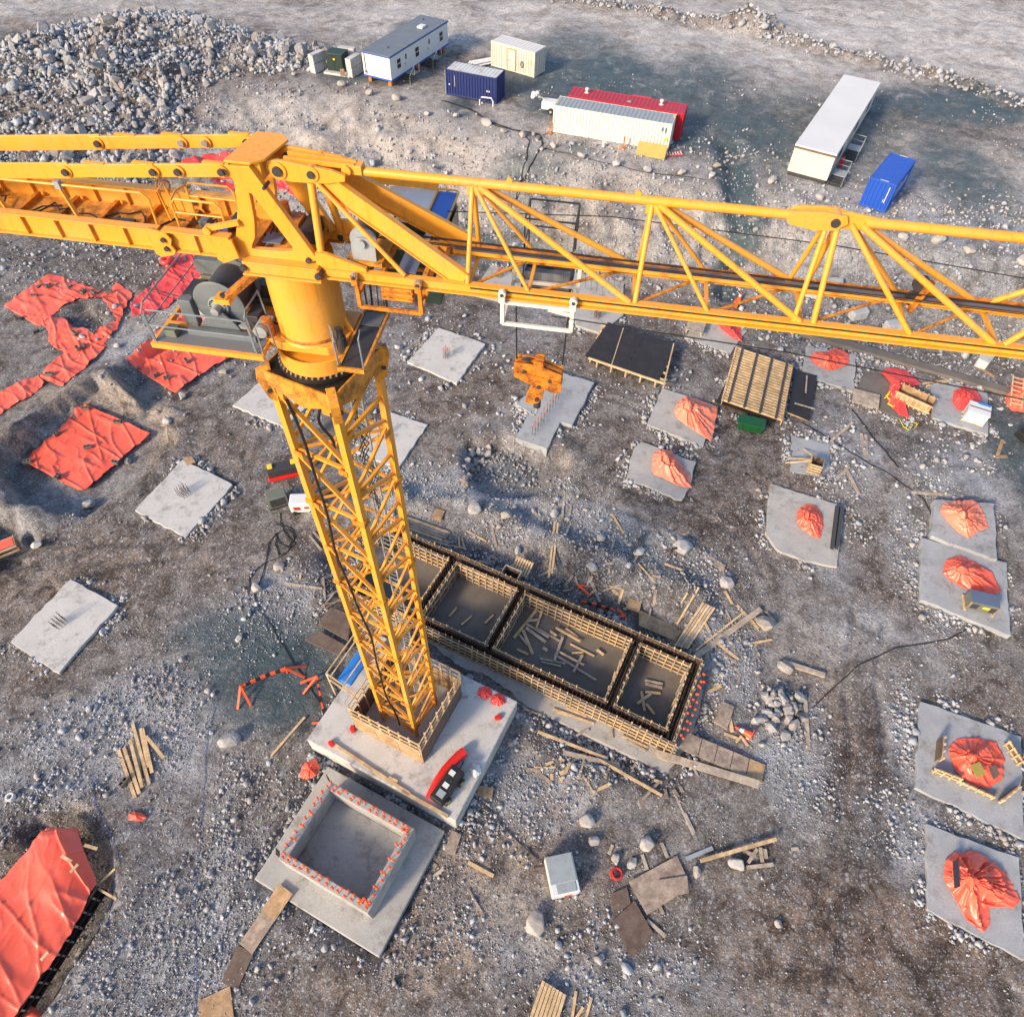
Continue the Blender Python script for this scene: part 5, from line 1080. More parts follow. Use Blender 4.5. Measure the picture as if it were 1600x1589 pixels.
# ------------------------------------------------------------------ tarpaulins
def wrinkle(x, y, seed=0.0):
    a = fbm(x / 1.8 + seed, y / 1.8, 2); b = 1 - np.abs(fbm(x / 1.3 + y * .5 + seed, y / 4.5 - seed, 2)) * 2.0; c = 1 - np.abs(fbm(x / 4.0 - seed, y / 1.2 + x * .4, 2)) * 2.0
    d = 1 - np.abs(fbm(x / .6 - y * .5 + seed, y / 1.6 + x * .4, 2)) * 2.2
    return .07 * a + .07 * np.clip(b, 0, 1) ** 5 + .07 * np.clip(c, 0, 1) ** 5 + .03 * np.clip(d, 0, 1) ** 5
def grid_mesh(name, P, mat, th=.012):
    """P: (R,C,3) world points"""
    R_, C_, _ = P.shape; i = (np.arange(R_ - 1)[:, None] * C_ + np.arange(C_ - 1)[None, :]).ravel()
    q = np.stack([i, i + 1, i + C_ + 1, i + C_], 1); me = bpy.data.meshes.new(name)
    me.from_pydata(P.reshape(-1, 3).tolist(), [], q.tolist()); me.polygons.foreach_set('use_smooth', [True] * len(q)); me.materials.append(MAT[mat]); me.update()
    return me
def strip_tarp(secs, zf, mat, label, n=(70, 30), amp=1.0, seed=0.0, group=None, closed=False, name='tarpaulin', lift=.06):
    """secs: list of (left px, right px); zf: height under it (number or 'ground')"""
    z0 = 0.0 if zf == 'ground' else zf
    Lw = np.array([G(*a, z0)[:2] for a, b in secs]); Rw = np.array([G(*b, z0)[:2] for a, b in secs])
    if closed: Lw = np.vstack([Lw, Lw[:1]]); Rw = np.vstack([Rw, Rw[:1]])
    k = np.linspace(0, len(Lw) - 1, n[0]); i0 = np.clip(np.floor(k).astype(int), 0, len(Lw) - 2); f = (k - i0)[:, None]
    Lp = Lw[i0] * (1 - f) + Lw[i0 + 1] * f; Rp = Rw[i0] * (1 - f) + Rw[i0 + 1] * f
    t = np.linspace(0, 1, n[1])[None, :, None]; XY = Lp[:, None, :] * (1 - t) + Rp[:, None, :] * t
    x, y = XY[..., 0], XY[..., 1]
    jit = .10 * np.stack([fbm(x / .7 + 3 + seed, y / .7, 3), fbm(x / .7, y / .7 + 8 + seed, 3)], -1); edge = (np.abs(t[..., 0] - .5) * 2) ** 4
    XY = XY + jit * edge[..., None] * 2.0; x, y = XY[..., 0], XY[..., 1]
    base = height(x.ravel(), y.ravel()).reshape(x.shape) if zf == 'ground' else np.maximum(np.full(x.shape, zf), height(x.ravel(), y.ravel()).reshape(x.shape))
    z = base + lift + wrinkle(x, y, seed) * amp * 1.3
    c = np.array([x.mean(), y.mean(), base.mean()]); P = np.stack([x, y, z], -1) - c
    o = put(name, grid_mesh(name, P, mat), None, tuple(c)); tag(o, label, 'tarp', group)
    o.modifiers.new('cloth', 'SOLIDIFY').thickness = .012; return o
def bundle(outline, peak, z0, hgt, mat, label, tie=.0, folds=9, seed=1, star=1.0, crum=.6, power=1.5, group='orange tarps tied over the pads', parts=None, n=(110, 34)):
    """a sheet gathered over bars or forms: outline px on the pad, peak px of its top, height in metres"""
    O = np.array([G(*p, z0)[:2] for p in outline]); pk = np.array(G(*peak, z0 + hgt)[:2])
    r_ = random.Random(seed); m = len(O)
    d = np.r_[0, np.cumsum(np.linalg.norm(np.diff(np.vstack([O, O[:1]]), axis=0), axis=1))]; kk = np.linspace(0, d[-1], n[0]); O2 = np.vstack([O, O[:1]])
    ring = np.stack([np.interp(kk, d, O2[:, 0]), np.interp(kk, d, O2[:, 1])], 1); ring[-1] = ring[0]
    th = np.linspace(0, 2 * np.pi, n[0]); rr = np.linspace(0, 1, n[1])
    tw = th + .5 * np.sin(th + r_.uniform(0, 6)) + .3 * np.sin(2 * th + r_.uniform(0, 6)); fo = sum(r_.uniform(.4, 1) * np.cos(max(4, folds + r_.randint(-4, 3)) * tw + r_.uniform(0, 6)) for _ in range(3)) / 1.8
    fo2 = sum(r_.uniform(.4, 1) * np.cos(r_.randint(9, 19) * tw + r_.uniform(0, 6)) for _ in range(3)) / 3; fo = .55 * fo + .9 * (1 - 2 * np.abs(np.clip(fo, -1, 1))); fo2 = 1 - 2.4 * np.abs(fo2)
    P = np.zeros((n[1], n[0], 3))
    for j, r in enumerate(rr):
        rad = r ** 1.0
        twist = 0.0
        ctr = pk
        xy = ctr[None] + (ring - ctr[None]) * rad * (1 + .035 * fo[:, None] * r)
        prof = (1 - r) ** power
        if tie: prof = prof * (1 - tie * math.exp(-((r - .22) / .07) ** 2)) + tie * .10 * math.exp(-((r - .08) / .06) ** 2)
        z = hgt * prof + (.15 * fo * hgt + .06 * fo2 * hgt) * star * (r * (1 - r) * 3.2) + .02 + .05 * np.clip(fo, 0, 1) * r
        P[j, :, 0] = xy[:, 0]; P[j, :, 1] = xy[:, 1]; P[j, :, 2] = z0 + np.maximum(z, .02 + .02 * r)
    qx, qy = P[..., 0] * 1.6, P[..., 1] * 1.6; cr = (1 - np.abs(fbm(qx / .9 + seed, qy / .9, 3)) * 2.4).clip(0, 1) ** 5 * .24 + fbm(qx / 1.6, qy / 1.6 + seed, 2) * .22; P[..., 2] += crum * cr * hgt * np.interp(np.linspace(0, 1, n[1]), [0, .25, .8, 1], [.25, .8, .8, .25])[:, None]; P[..., 2] = np.maximum(P[..., 2], z0 + .02)
    P[:, -1] = P[:, 0]
    c = np.array([O[:, 0].mean(), O[:, 1].mean(), z0]); o = put('tarpaulin', grid_mesh('tarpaulin', P - c, mat), None, tuple(c)); tag(o, label, 'tarp', group)
    o.modifiers.new('cloth', 'SOLIDIFY').thickness = .012; return o
bundle([(1053, 645), (1058, 628), (1072, 620), (1095, 627), (1121, 638), (1117, 665), (1111, 690), (1098, 682), (1075, 668), (1058, 655)], (1074, 628), ZP, 1.15, 'tarp_pale', 'pale orange tarp fanned out over bars, beside the slatted panel', .35, 11, 3)
bundle([(1018, 735), (1020, 712), (1030, 702), (1050, 705), (1062, 722), (1078, 745), (1080, 763), (1060, 760), (1038, 748), (1022, 742)], (1040, 712), ZP, 1.1, 'tarp_pale', 'pale orange tied tarp on the worn pad below the larger one', .45, 9, 5)
bundle([(1244, 815), (1246, 798), (1258, 788), (1275, 790), (1284, 805), (1285, 825), (1280, 842), (1266, 838), (1252, 828)], (1262, 800), ZP, 1.0, 'tarp', 'small orange tarp bundle next to two dark steel beams', .4, 8, 8, .8, .7)
bundle([(1264, 560), (1272, 550), (1290, 550), (1308, 545), (1325, 552), (1326, 568), (1312, 576), (1296, 580), (1276, 572)], (1294, 557), ZP, .8, 'tarp', 'crumpled red tarp on the pad right of the slatted panel', .3, 10, 11, .8, .7)
bundle([(1487, 628), (1490, 612), (1505, 604), (1522, 608), (1532, 622), (1530, 636), (1512, 640), (1495, 642)], (1506, 615), ZP, .9, 'tarp_deep', 'red tarp bundle behind the white crate', .35, 8, 14)
bundle([(1468, 800), (1474, 786), (1500, 782), (1525, 782), (1536, 800), (1545, 825), (1528, 832), (1513, 842), (1496, 832), (1484, 820)], (1507, 800), .55, .95, 'tarp_pale', 'orange tarp spread over bars on the thick raised pad', .25, 12, 17, .9, .6)
bundle([(1472, 895), (1478, 875), (1498, 868), (1522, 878), (1545, 892), (1565, 918), (1560, 928), (1535, 930), (1505, 920), (1485, 908)], (1503, 885), .3, .95, 'tarp', 'orange tarp heaped behind the green generator', .3, 10, 20, .8, .7)
bundle([(1480, 1170), (1495, 1155), (1530, 1152), (1555, 1160), (1568, 1185), (1566, 1215), (1545, 1232), (1515, 1228), (1492, 1205)], (1520, 1180), ZP, .85, 'tarp', 'orange tarp heap inside broken timber forms at right', .2, 10, 23, .7, .9)
bundle([(1473, 1372), (1476, 1345), (1490, 1332), (1520, 1330), (1550, 1345), (1575, 1372), (1592, 1405), (1580, 1418), (1548, 1420), (1548, 1448), (1535, 1455), (1512, 1440), (1495, 1412)], (1518, 1372), ZP, 1.1, 'tarp', 'large twisted orange tarp at the lower right corner', .15, 9, 26, .75, .9, n=(160, 50))
bundle([(1376, 583), (1390, 575), (1415, 580), (1440, 600), (1420, 606), (1408, 602), (1400, 625), (1416, 640), (1420, 655), (1404, 648), (1388, 632), (1384, 620), (1392, 600)], (1405, 596), .1, .7, 'tarp_deep', 'red tarp trailing behind the open timber trough form', .2, 9, 29)
bundle([(1118, 505), (1140, 500), (1156, 512), (1160, 534), (1146, 530), (1128, 516)], (1140, 512), ZP, .7, 'tarp_deep', 'red tarp partly hidden under the jib beside loose plywood', .2, 7, 33)
bundle([(1570, 630), (1575, 605), (1590, 592), (1625, 590), (1640, 640), (1600, 645), (1580, 642)], (1600, 612), .1, 1.2, 'tarp', 'red tarp over a form at the right edge behind a ladder', .2, 8, 36)
bundle([(468, 1215), (472, 1198), (480, 1190), (494, 1186), (500, 1198), (494, 1212), (480, 1218)], (483, 1200), .35, .55, 'tarp', 'small orange tarp lump beside the corner of the front foundation', .2, 7, 39)
bundle([(746, 1085), (748, 1076), (757, 1072), (768, 1076), (768, 1088), (758, 1094)], (757, 1080), 1.5, .35, 'tarp_deep', 'red bag lying left on the corner of the crane base slab', .2, 6, 41, n=(60, 18))
bundle([(766, 1100), (768, 1088), (778, 1083), (788, 1087), (790, 1099), (780, 1104)], (778, 1090), 1.5, .40, 'tarp_deep', 'pinkish red bag lying right on the corner of the crane base slab', .2, 6, 43, n=(60, 18))
bundle([(201, 1282), (202, 1272), (210, 1268), (222, 1270), (230, 1277), (222, 1283)], (212, 1274), .1, .25, 'tarp', 'small scrap of orange tarp on the gravel above the big covered pit', .1, 5, 45, group=None, n=(50, 14))
# flat sheets
strip_tarp([((35, 722), (130, 770)), ((88, 676), (185, 722)), ((137, 634), (233, 677))], -1.22, 'tarp', 'flat orange tarp held down by blocks in the square pit at left', (150, 100), 1.15, 3.0)
strip_tarp([((207, 577), (275, 615)), ((240, 550), (310, 588)), ((268, 524), (345, 566)), ((300, 503), (400, 540))], -1.05, 'tarp', 'flat orange tarp in the pit under the winch platform', (140, 80), 1.2, 7.0)
strip_tarp([((5, 478), (62, 512)), ((45, 452), (100, 482)), ((82, 428), (128, 470)), ((118, 440), (142, 470)), ((150, 452), (160, 468)), ((168, 455), (166, 476)), ((182, 442), (182, 500)), ((207, 458), (184, 515)), ((200, 478), (170, 530)), ((190, 500), (162, 540)), ((150, 520), (160, 545))], 'ground', 'tarp', 'large crumpled orange sheet around a dark bare patch at left', (200, 50), 1.4, 11.0)
strip_tarp([((58, 500), (98, 495)), ((75, 520), (112, 508)), ((78, 540), (140, 518)), ((90, 548), (163, 528)), ((100, 552), (166, 540)), ((85, 562), (158, 556)), ((70, 580), (130, 580)), ((62, 590), (98, 607))], 'ground', 'tarp', 'orange sheet folded down towards the ridge at left', (150, 46), 1.4, 13.0)
strip_tarp([((205, 478), (208, 495)), ((222, 462), (232, 492)), ((240, 445), (258, 482)), ((262, 425), (282, 465)), ((276, 402), (310, 448)), ((270, 393), (330, 420)), ((300, 388), (350, 405))], 'ground', 'tarp_deep', 'deep red strip of tarp leading up behind the winch platform', (150, 40), 1.4, 15.0)
strip_tarp([((-12, 620), (-10, 655)), ((15, 605), (20, 635)), ((40, 592), (50, 620)), ((60, 588), (72, 600))], 'ground', 'tarp', 'twisted end of orange tarp at the left edge', (60, 20), 1.5, 17.0)
strip_tarp([((290, 290), (360, 310)), ((330, 275), (400, 300)), ((400, 268), (450, 310)), ((440, 285), (490, 330))], 'ground', 'tarp_deep', 'red tarp glimpsed through the counter jib behind the crane', (60, 30), 1.4, 19.0)
# rolled hose end
rl = obj('rolled_tarp', MB().path([Vector(G(262, 410, .35)) + Vector((.55 * math.cos(t) * (1 - .05 * t), .55 * math.sin(t), .06 * t)) - Vector(G(262, 410, .0)) for t in [k * .4 for k in range(20)]], .22, 10), 'tarp_deep', None, tuple(G(262, 410, 0)), smooth=True); tag(rl, 'coiled red hose lying beside the red strip of tarp', 'hose')
# covered form in the lower left pit
def big_cover():
    z0 = .25
    Lx = [((-70, 1440), (-40, 1640)), ((0, 1372), (22, 1588)), ((45, 1325), (65, 1525)), ((70, 1292), (110, 1462)), ((100, 1292), (138, 1402)), ((122, 1296), (153, 1380))]
    o = strip_tarp(Lx, z0, 'tarp', 'big orange cover stretched over a long form at the lower left', (120, 60), .7, 23.0, lift=.05)
    me = o.data; co = np.zeros(len(me.vertices) * 3); me.vertices.foreach_get('co', co); co = co.reshape(120, 60, 3)
    t = np.linspace(0, 1, 60)[None, :]; k = np.linspace(0, 1, 120)[:, None]
    co[..., 2] += .75 * np.sin(np.pi * np.clip(t * .9 + .12, 0, 1)) * (1 - .7 * k ** 6) * (.85 + .15 * np.cos(9 * k)) - .4 * (t < .04) - .05
    fold = np.exp(-((k - .80 - .12 * (t - .5)) / .015) ** 2) * .14 + np.exp(-((t - .52 + .1 * k) / .012) ** 2) * .05; co[..., 2] += fold
    me.vertices.foreach_set('co', co.ravel()); me.update()
    f = thing('covered_form', 'dark formwork below the big orange cover at the lower left', 'formwork', tuple(G(60, 1480, -1.5)))
    base = Vector(f.location)
    for a, b in (((22, 1590), (153, 1384)), ((-40, 1640), (22, 1590))):
        for z in (.15, -.35, -.8): plank_obj(G(*a, .15) + Z3 * (z - .15) - base, G(*b, .15) + Z3 * (z - .15) - base, .12, .14, 'ply_black', 'waler', f)
        plank_obj(G(*a, .15) - Z3 * .6 - base - Vector((.12, 0, 0)), G(*b, .15) - Z3 * .6 - base - Vector((.12, 0, 0)), .03, 1.3, 'ply_black', 'form_panel', f)
    for k in range(9):
        p = G(30 + 14 * k, 1578 - 22 * k, .15) - base; plank_obj(p - Z3 * 1.3, p + Z3 * .06, .08, .08, 'timber_grey', 'stud', f)
    for p, q in (((148, 1385), (182, 1405)), ((155, 1380), (180, 1357))): 
        b = plank_obj(G(*p, -.1), G(*q, .05), .10, .05, 'timber', 'timber_brace'); tag(b, 'short timber prop from the big orange cover to the pit edge', 'timber', 'props by the big cover')
    for p, q in (((96, 1337), (112, 1346)), ((110, 1363), (122, 1350)), ((64, 1500), (75, 1487)), ((132, 1320), (152, 1326))):
        b = plank_obj(G(*p, 1.02), G(*q, 1.02), .14, .05, 'timber', 'timber_block'); tag(b, 'short timber block weighting the big orange cover', 'timber', 'blocks on the big cover')
big_cover()
hs = obj('corrugated_hose', MB().lathe([(.22 + .03 * (k % 2), .09 * k) for k in range(18)], (0, 0, 0), 16, Vector((.25, 1, .1))), 'white_pvc', None, tuple(G(78, 1600, -.9)), smooth=True); tag(hs, 'white corrugated hose at the bottom edge beside the big cover', 'hose')
hs = obj('corrugated_hose', MB().lathe([(.24 + .03 * (k % 2), .09 * k) for k in range(20)], (0, 0, 0), 16, Vector((-1, .45, .1))), 'tarp', None, tuple(G(72, 1600, -.9)), smooth=True); tag(hs, 'red corrugated hose at the bottom edge under the big cover', 'hose')
# concrete blocks weighting the tarps
def cblock():
    m = MB(); m.ringprism([(-.22, -.11), (0, -.11), (.22, -.11), (.22, .11), (0, .11), (-.22, .11)], [(-.18, -.075), (-.03, -.075), (-.022, -.07), (-.022, .07), (-.03, .075), (-.18, .075)], (0, 0, .1), X3, Y3, Z3 * .2)
    return m
cbm = MB()
for bx_ in (-.19, 0.0, .19): cbm.box((bx_, 0, .1), (.045, .2, .2))
for by_ in (-.085, .085):
    for bx_ in (-.095, .095): cbm.box((bx_, by_, .1), (.145, .035, .198))
cbme = cbm.mesh('concrete_block', 'concrete_dark')
for k, (x, y, z) in enumerate([(135, 640, -1.1), (185, 661, -1.1), (90, 679, -1.1), (138, 700, -1.1), (44, 723, -1.1), (91, 746, -1.1), (181, 724, -1.1), (216, 577, -.95), (246, 588, -.95), (292, 565, -.95), (262, 592, -.95), (78, 448, .15), (107, 448, .15), (131, 457, .15), (147, 458, .15), (60, 447, .15), (55, 464, .15), (170, 457, .15), (26, 498, .15), (55, 516, .15), (118, 522, .15), (145, 521, .15), (122, 546, .15), (128, 541, .15), (78, 586, .15), (170, 508, .15), (195, 1223, .1)]):
    o = put('concrete_block', cbme, None, G(x, y, z + .02), rot=(random.choice((0, 1.57)) if z > -.9 else 0, 0, random.uniform(0, 3)), scale=(1.25,) * 3)
    if z < -1: lb, gp = 'dark hollow block weighting the square pit tarp at left', 'blocks on the square pit tarp'
    elif z < -.5: lb, gp = 'dark hollow block weighting the tarp under the winch platform', 'blocks on the tarp under the platform'
    elif y > 1000: lb, gp = 'hollow concrete block beside the stack of timber at left', None
    else: lb, gp = 'small dark block weighting the crumpled orange sheets at left', 'blocks on the crumpled sheets'
    tag(o, lb, 'block', gp)
# ================================================================== the upper terrace: containers and cabins
def corr_wall(length, h, pitch=.34, d=.075, z0=0.0):
    """corrugated sheet along +x, ribs towards -y"""
    n = max(2, int(round(length / pitch))); p = length / n; xs = []
    for k in range(n): xs += [(k * p, 0), (k * p + p * .30, 0), (k * p + p * .45, -d), (k * p + p * .85, -d)]
    xs.append((length, 0)); m = MB(); c = len(xs)
    m.add([(x, y, z0) for x, y in xs] + [(x, y, z0 + h) for x, y in xs], [(i, i + 1, c + i + 1, c + i) for i in range(c - 1)]); return m
def container(label, a, b, along, L_, wall, roof, doors=None, H=2.59, W=2.44, group='shipping containers on the terrace', end_mat=None):
    """a -> b is the edge on the ground nearest the camera; along: that edge is the long side"""
    d = (b - a); ang = math.atan2(d.y, d.x)
    LX, LY = (L_, W) if along else (W, L_)
    zg = max(hz(a.x, a.y), T - .1) + .06
    t = thing('shipping_container', label, 'container', (a.x, a.y, zg), ang, group)
    f = MB(); pw = .14
    for x in (pw / 2, LX - pw / 2):
        for y in (pw / 2, LY - pw / 2): f.box((x, y, H / 2), (pw, pw, H))
    for z, hh in ((.08, .16), (H - .06, .12)):
        for y in (.05, LY - .05): f.box((LX / 2, y, z), (LX - 2 * pw, .09, hh))
        for x in (.05, LX - .05): f.box((x, LY / 2, z), (.09, LY - 2 * pw, hh))
    obj('frame', f, wall, t, bevel=.01)
    hh = H - .28
    obj('side_panel', corr_wall(LX - 2 * pw, hh, z0=.16), wall, t, (pw, .085, 0))
    o = obj('side_panel', corr_wall(LX - 2 * pw, hh, z0=.16), wall, t, (LX - pw, LY - .06, 0), math.pi)
    o = obj('end_panel', corr_wall(LY - 2 * pw, hh, z0=.16), end_mat or wall, t, (LX - .06, pw, 0), math.pi / 2)
    o = obj('end_panel', corr_wall(LY - 2 * pw, hh, z0=.16), wall, t, (.06, LY - pw, 0), -math.pi / 2)
    r = MB(); n = int((LX if along else LY) / .42)
    if along:
        step = (LX - .1) / n
        for k in range(n): r.box((.05 + (k + .5) * step, LY / 2, H - .012), (step * .62, LY - .26, .03)); 
        r.box((LX / 2, LY / 2, H - .05), (LX - .1, LY - .1, .04))
    else:
        step = (LY - .1) / n
        for k in range(n): r.box((LX / 2, .05 + (k + .5) * step, H - .012), (LX - .26, step * .62, .03))
        r.box((LX / 2, LY / 2, H - .05), (LX - .1, LY - .1, .04))
    obj('roof', r, roof, t)
    cc = MB().box((0, 0, 0), (.18, .18, .13)).mesh('corner_casting', wall)
    for x in (.09, LX - .09):
        for y in (.09, LY - .09):
            for z in (.065, H - .05): put('corner_casting', cc, t, (x, y, z), scale=(1.04, 1.04, 1.0))
    if doors == 'right':
        for k in (0, 1):
            o = obj('door', MB().box((LX + .0, .15 + (k + .5) * (LY - .3) / 2, H / 2 + .02), (.05, (LY - .3) / 2 - .03, H - .34)), 'cream', t)
            for q in (.25, .75):
                obj('lock_bar', MB().tube((LX + .06, .15 + (k + q) * (LY - .3) / 2, .2), (LX + .06, .15 + (k + q) * (LY - .3) / 2, H - .15), .022, 6), 'light_grey', o)
            for q in (.3, .6, .9): obj('hinge', MB().box((LX + .05, .16 + (LY - .32) * k, H * q), (.05, .12, .06)), 'blue_grey_plate', o)
    return t, LX, LY, H
a, b = G(862.5, 207.5, T), G(1042.5, 238, T)
w40, LX, LY, H = container('long white ribbed container in front of the red one', a, b, True, 12.19, 'white_paint', 'light_grey')
obj('yellow_corner', MB().box((.12, LY / 2 - .3, H + .01), (.2, .4, .02)).box((LX - .12, LY / 2 + .6, H + .01), (.2, .5, .02)).box((LX - .35, -.05, 1.1), (.25, .02, .3)), 'yellow_sign', w40)
obj('marking', MB().box((LX - .9, -.03, 2.0), (.16, .01, .35)).box((LX - .55, -.03, 1.95), (.12, .01, .5)), 'blue_grey_plate', w40)
d40 = (b - a).normalized(); n40 = Vector((-d40.y, d40.x, 0)); n40.z = 0
r40, LX, LY, H = container('long red ribbed container behind the white one', a + d40 * .7 + n40 * 2.85, b + d40 * .7 + n40 * 2.85, True, 12.19, 'red_paint', 'red_paint')
for x in (1.7, LX - 2.6):
    o = obj('roof_vent', MB().lathe([(.22, 0), (.24, .03), (.12, .08), (.10, .25), (.20, .28), (.22, .42), (.14, .5)], (x, LY * .55, H + .0), 16), 'white_paint', r40, smooth=True)
obj('roof_box', MB().box((LX * .60, LY + .22, H - .35), (2.1, .4, .6)), 'red_plastic', r40, bevel=.02)
obj('roof_hatch', MB().box((LX * .52, LY * .35, H + .03), (.35, .35, .05)), 'light_grey', r40)
a, b = G(697.5, 148.5, T), G(770.5, 162.8, T)
n20, LX, LY, H = container('dark navy container with rusty pale roof', a, b, True, 6.06, 'navy', 'roof_rusty')
obj('door_post', MB().box((-.04, .05, 1.3), (.05, .12, 2.4)), 'light_grey', n20)
for x in (.45, LX - 1.1, LX - .85): obj('vent_cover', MB().box((x, -.03, 1.15), (.13, .02, .15)), 'white_clean', n20)
obj('marking', MB().box((1.1, -.03, 1.55), (.08, .01, 1.1)), 'light_grey', n20)
a, b = G(767.2, 102.4, T), G(832.4, 121, T)
c20, LX, LY, H = container('cream container with a side door left of the red one', a, b, True, 6.06, 'cream', 'white_clean', 'right')
dd = obj('door', MB().box((LX * .48, -.0, 1.2), (1.0, .06, 2.1)), 'khaki', c20); dd.data.materials[0] = MAT['cream']
obj('door_frame', MB().box((LX * .48, -.02, 2.30), (1.12, .08, .07)).box((LX * .48 - .54, -.02, 1.2), (.06, .08, 2.15)).box((LX * .48 + .54, -.02, 1.2), (.06, .08, 2.15)), 'khaki', dd); obj('handle', MB().box((LX * .48 - .35, -.05, 1.15), (.05, .04, .18)), 'dark_steel', dd)
obj('hose_reel', MB().path([(LX * .72 + .16 * math.cos(t), -.08, 1.05 + .32 * math.sin(t)) for t in [k * .4 for k in range(24)]], .035, 6), 'black_rubber', c20, smooth=True)
for z in (1.35, 1.65): obj('marking', MB().box((LX - .55, -.03, z), (.14, .01, .12)), 'yellow_sign', c20)
a, b = G(1340.6, 321.1, T), G(1383.9, 335.3, T)
b20, LX, LY, H = container('bright blue container with white lettering marks at right', a, b, False, 6.06, 'bright_blue', 'bright_blue')
obj('marking', MB().box((LX - .45, -.03, 1.55), (.07, .01, 1.45)), 'white_clean', b20)
obj('marking', MB().box((LX - .58, -.03, 1.0), (.05, .01, .25)), 'white_clean', b20)
for y in (.16, LY - .16): obj('roof_marking', MB().box((LX * .52, y, H + .03), (.75, .12, .006)), 'white_clean', b20)
for k in range(5): obj('side_lettering', MB().box((LX + .0, 1.2 + .85 * k, 1.45), (.02, .55, (.8, 1.1, .8, 1.1, .8)[k])), 'white_clean', b20)

# long white cabin with two stair platforms
a, b = G(1227.3, 273.9, T), G(1288.7, 290.5, T); d = (b - a); ang = math.atan2(d.y, d.x); W = d.length
bk = G(1305.2, 121.2, T + 2.95); fr0 = G(1239.1, 234.6, T + 2.95); LL = ((bk - fr0).length)
n = Vector((-d.y, d.x, 0)).normalized()
cabin = thing('site_cabin', 'long white office cabin with two metal stair platforms', 'cabin', (a.x, a.y, T), ang)
obj('wall', MB().box((W / 2, LL / 2, 1.62), (W, LL, 2.35)), 'cream', cabin, bevel=.02)
obj('roof', MB().box((W / 2, LL / 2, 2.90), (W + .10, LL + .06, .14)), 'white_clean', cabin, bevel=.02)
obj('fascia', MB().box((W / 2, -.045, 2.74), (W + .08, .05, .16)), 'plywood_dark', cabin)
obj('skirt', MB().box((W / 2, LL / 2, .22), (W - .2, LL - .2, .44)), 'dark_steel', cabin)
for y in (LL * .17, LL * .52, LL * .8): obj('window', MB().box((W + .01, y, 1.9), (.03, 1.3, .9)), 'window_glass', cabin)
for y in (LL * .08, LL * .40):
    dr = obj('door', MB().box((W + .02, y, 1.5), (.05, .95, 2.0)), 'light_grey', cabin); obj('handle', MB().box((W + .06, y - .35, 1.45), (.04, .12, .04)), 'dark_steel', dr)
    st = obj('stair', MB().box((W + .75, y + .4, .62), (1.3, 1.3, .06)), 'light_grey', cabin)
    for k in range(4): obj('tread', MB().box((W + .75, y - .38 - .26 * k, .50 - .13 * k), (1.2, .26, .04)), 'dark_steel', st)
    for x in (W + .12, W + 1.38): obj('stringer', MB().bar((x, y - .2, .6), (x, y - 1.35, .05), .05, .16), 'grey_paint', st)
    hr = MB()
    for x in (W + 1.40, ):
        hr.path([(x, y - 1.3, .1), (x, y - 1.3, 1.0), (x, y - .2, 1.55), (x, y + 1.0, 1.6), (x - 1.2, y + 1.05, 1.6), (x - 1.25, y + 1.05, .6)], .03, 6); hr.path([(x, y + 1.0, .6), (x, y + 1.05, 1.6)], .025, 6); hr.path([(x, y - .2, .6), (x, y - .2, 1.55)], .025, 6); hr.path([(x, y + 1.0, 1.1), (x - 1.2, y + 1.05, 1.1)], .02, 6)
    obj('handrail', hr, 'light_grey', st, smooth=True)
for y in (LL * .22, LL * .66): obj('wall_lamp', MB().box((W + .06, y, 2.5), (.10, .12, .12)), 'white_clean', cabin)
ex = obj('fire_point', MB().box((W + .35, LL * .24, .45), (.3, .45, .9)), 'red_plastic', None, (a + d.normalized() * 0 ), ang, bevel=.05); ex.location = (a.x, a.y, T); tag(ex, 'small red cabinet between the stairs of the long white cabin', 'cabinet')

# grey-roofed trailer office
a, b = G(569.4, 117.6, T + .75), G(612, 128, T + .75); e = G(691, 67.4, T + .75)
d = (b - a); ang = math.atan2(d.y, d.x); W = d.length; n = Vector((-d.y, d.x, 0)).normalized(); LL = (e - b).dot(n)
tr = thing('office_trailer', 'white trailer office with grey roof and blue trim', 'trailer', (a.x, a.y, T), ang)
obj('wall', MB().box((W / 2, LL / 2, 1.95), (W, LL, 2.3)), 'white_clean', tr, bevel=.01)
obj('roof', MB().box((W / 2, LL / 2, 3.20), (W + .14, LL + .14, .06)), 'roof_grey', tr)
obj('roof_trim', MB().ringprism([(-.09, -.09), (W + .09, -.09), (W + .09, LL + .09), (-.09, LL + .09)], [(-.0, -.0), (W + .0, 0), (W, LL), (0, LL)], Z3 * 3.11, X3, Y3, Z3 * .12), 'trim_blue', tr)
obj('floor_trim', MB().ringprism([(-.05, -.05), (W + .05, -.05), (W + .05, LL + .05), (-.05, LL + .05)], [(-.0, -.0), (W + .0, 0), (W, LL), (0, LL)], Z3 * .78, X3, Y3, Z3 * .16), 'trim_blue', tr)
def win(y, w=.75, h=.95, z=2.05):
    f = obj('window', MB().box((W + .015, y, z), (.05, w + .12, h + .12)), 'white_paint', tr)
    for s in (-1, 1): obj('pane', MB().box((W + .045, y, z + s * (h / 4 + .01)), (.02, w - .04, h / 2 - .06)), 'window_glass', f)
for q in (.135, .44, .87): win(LL * q)
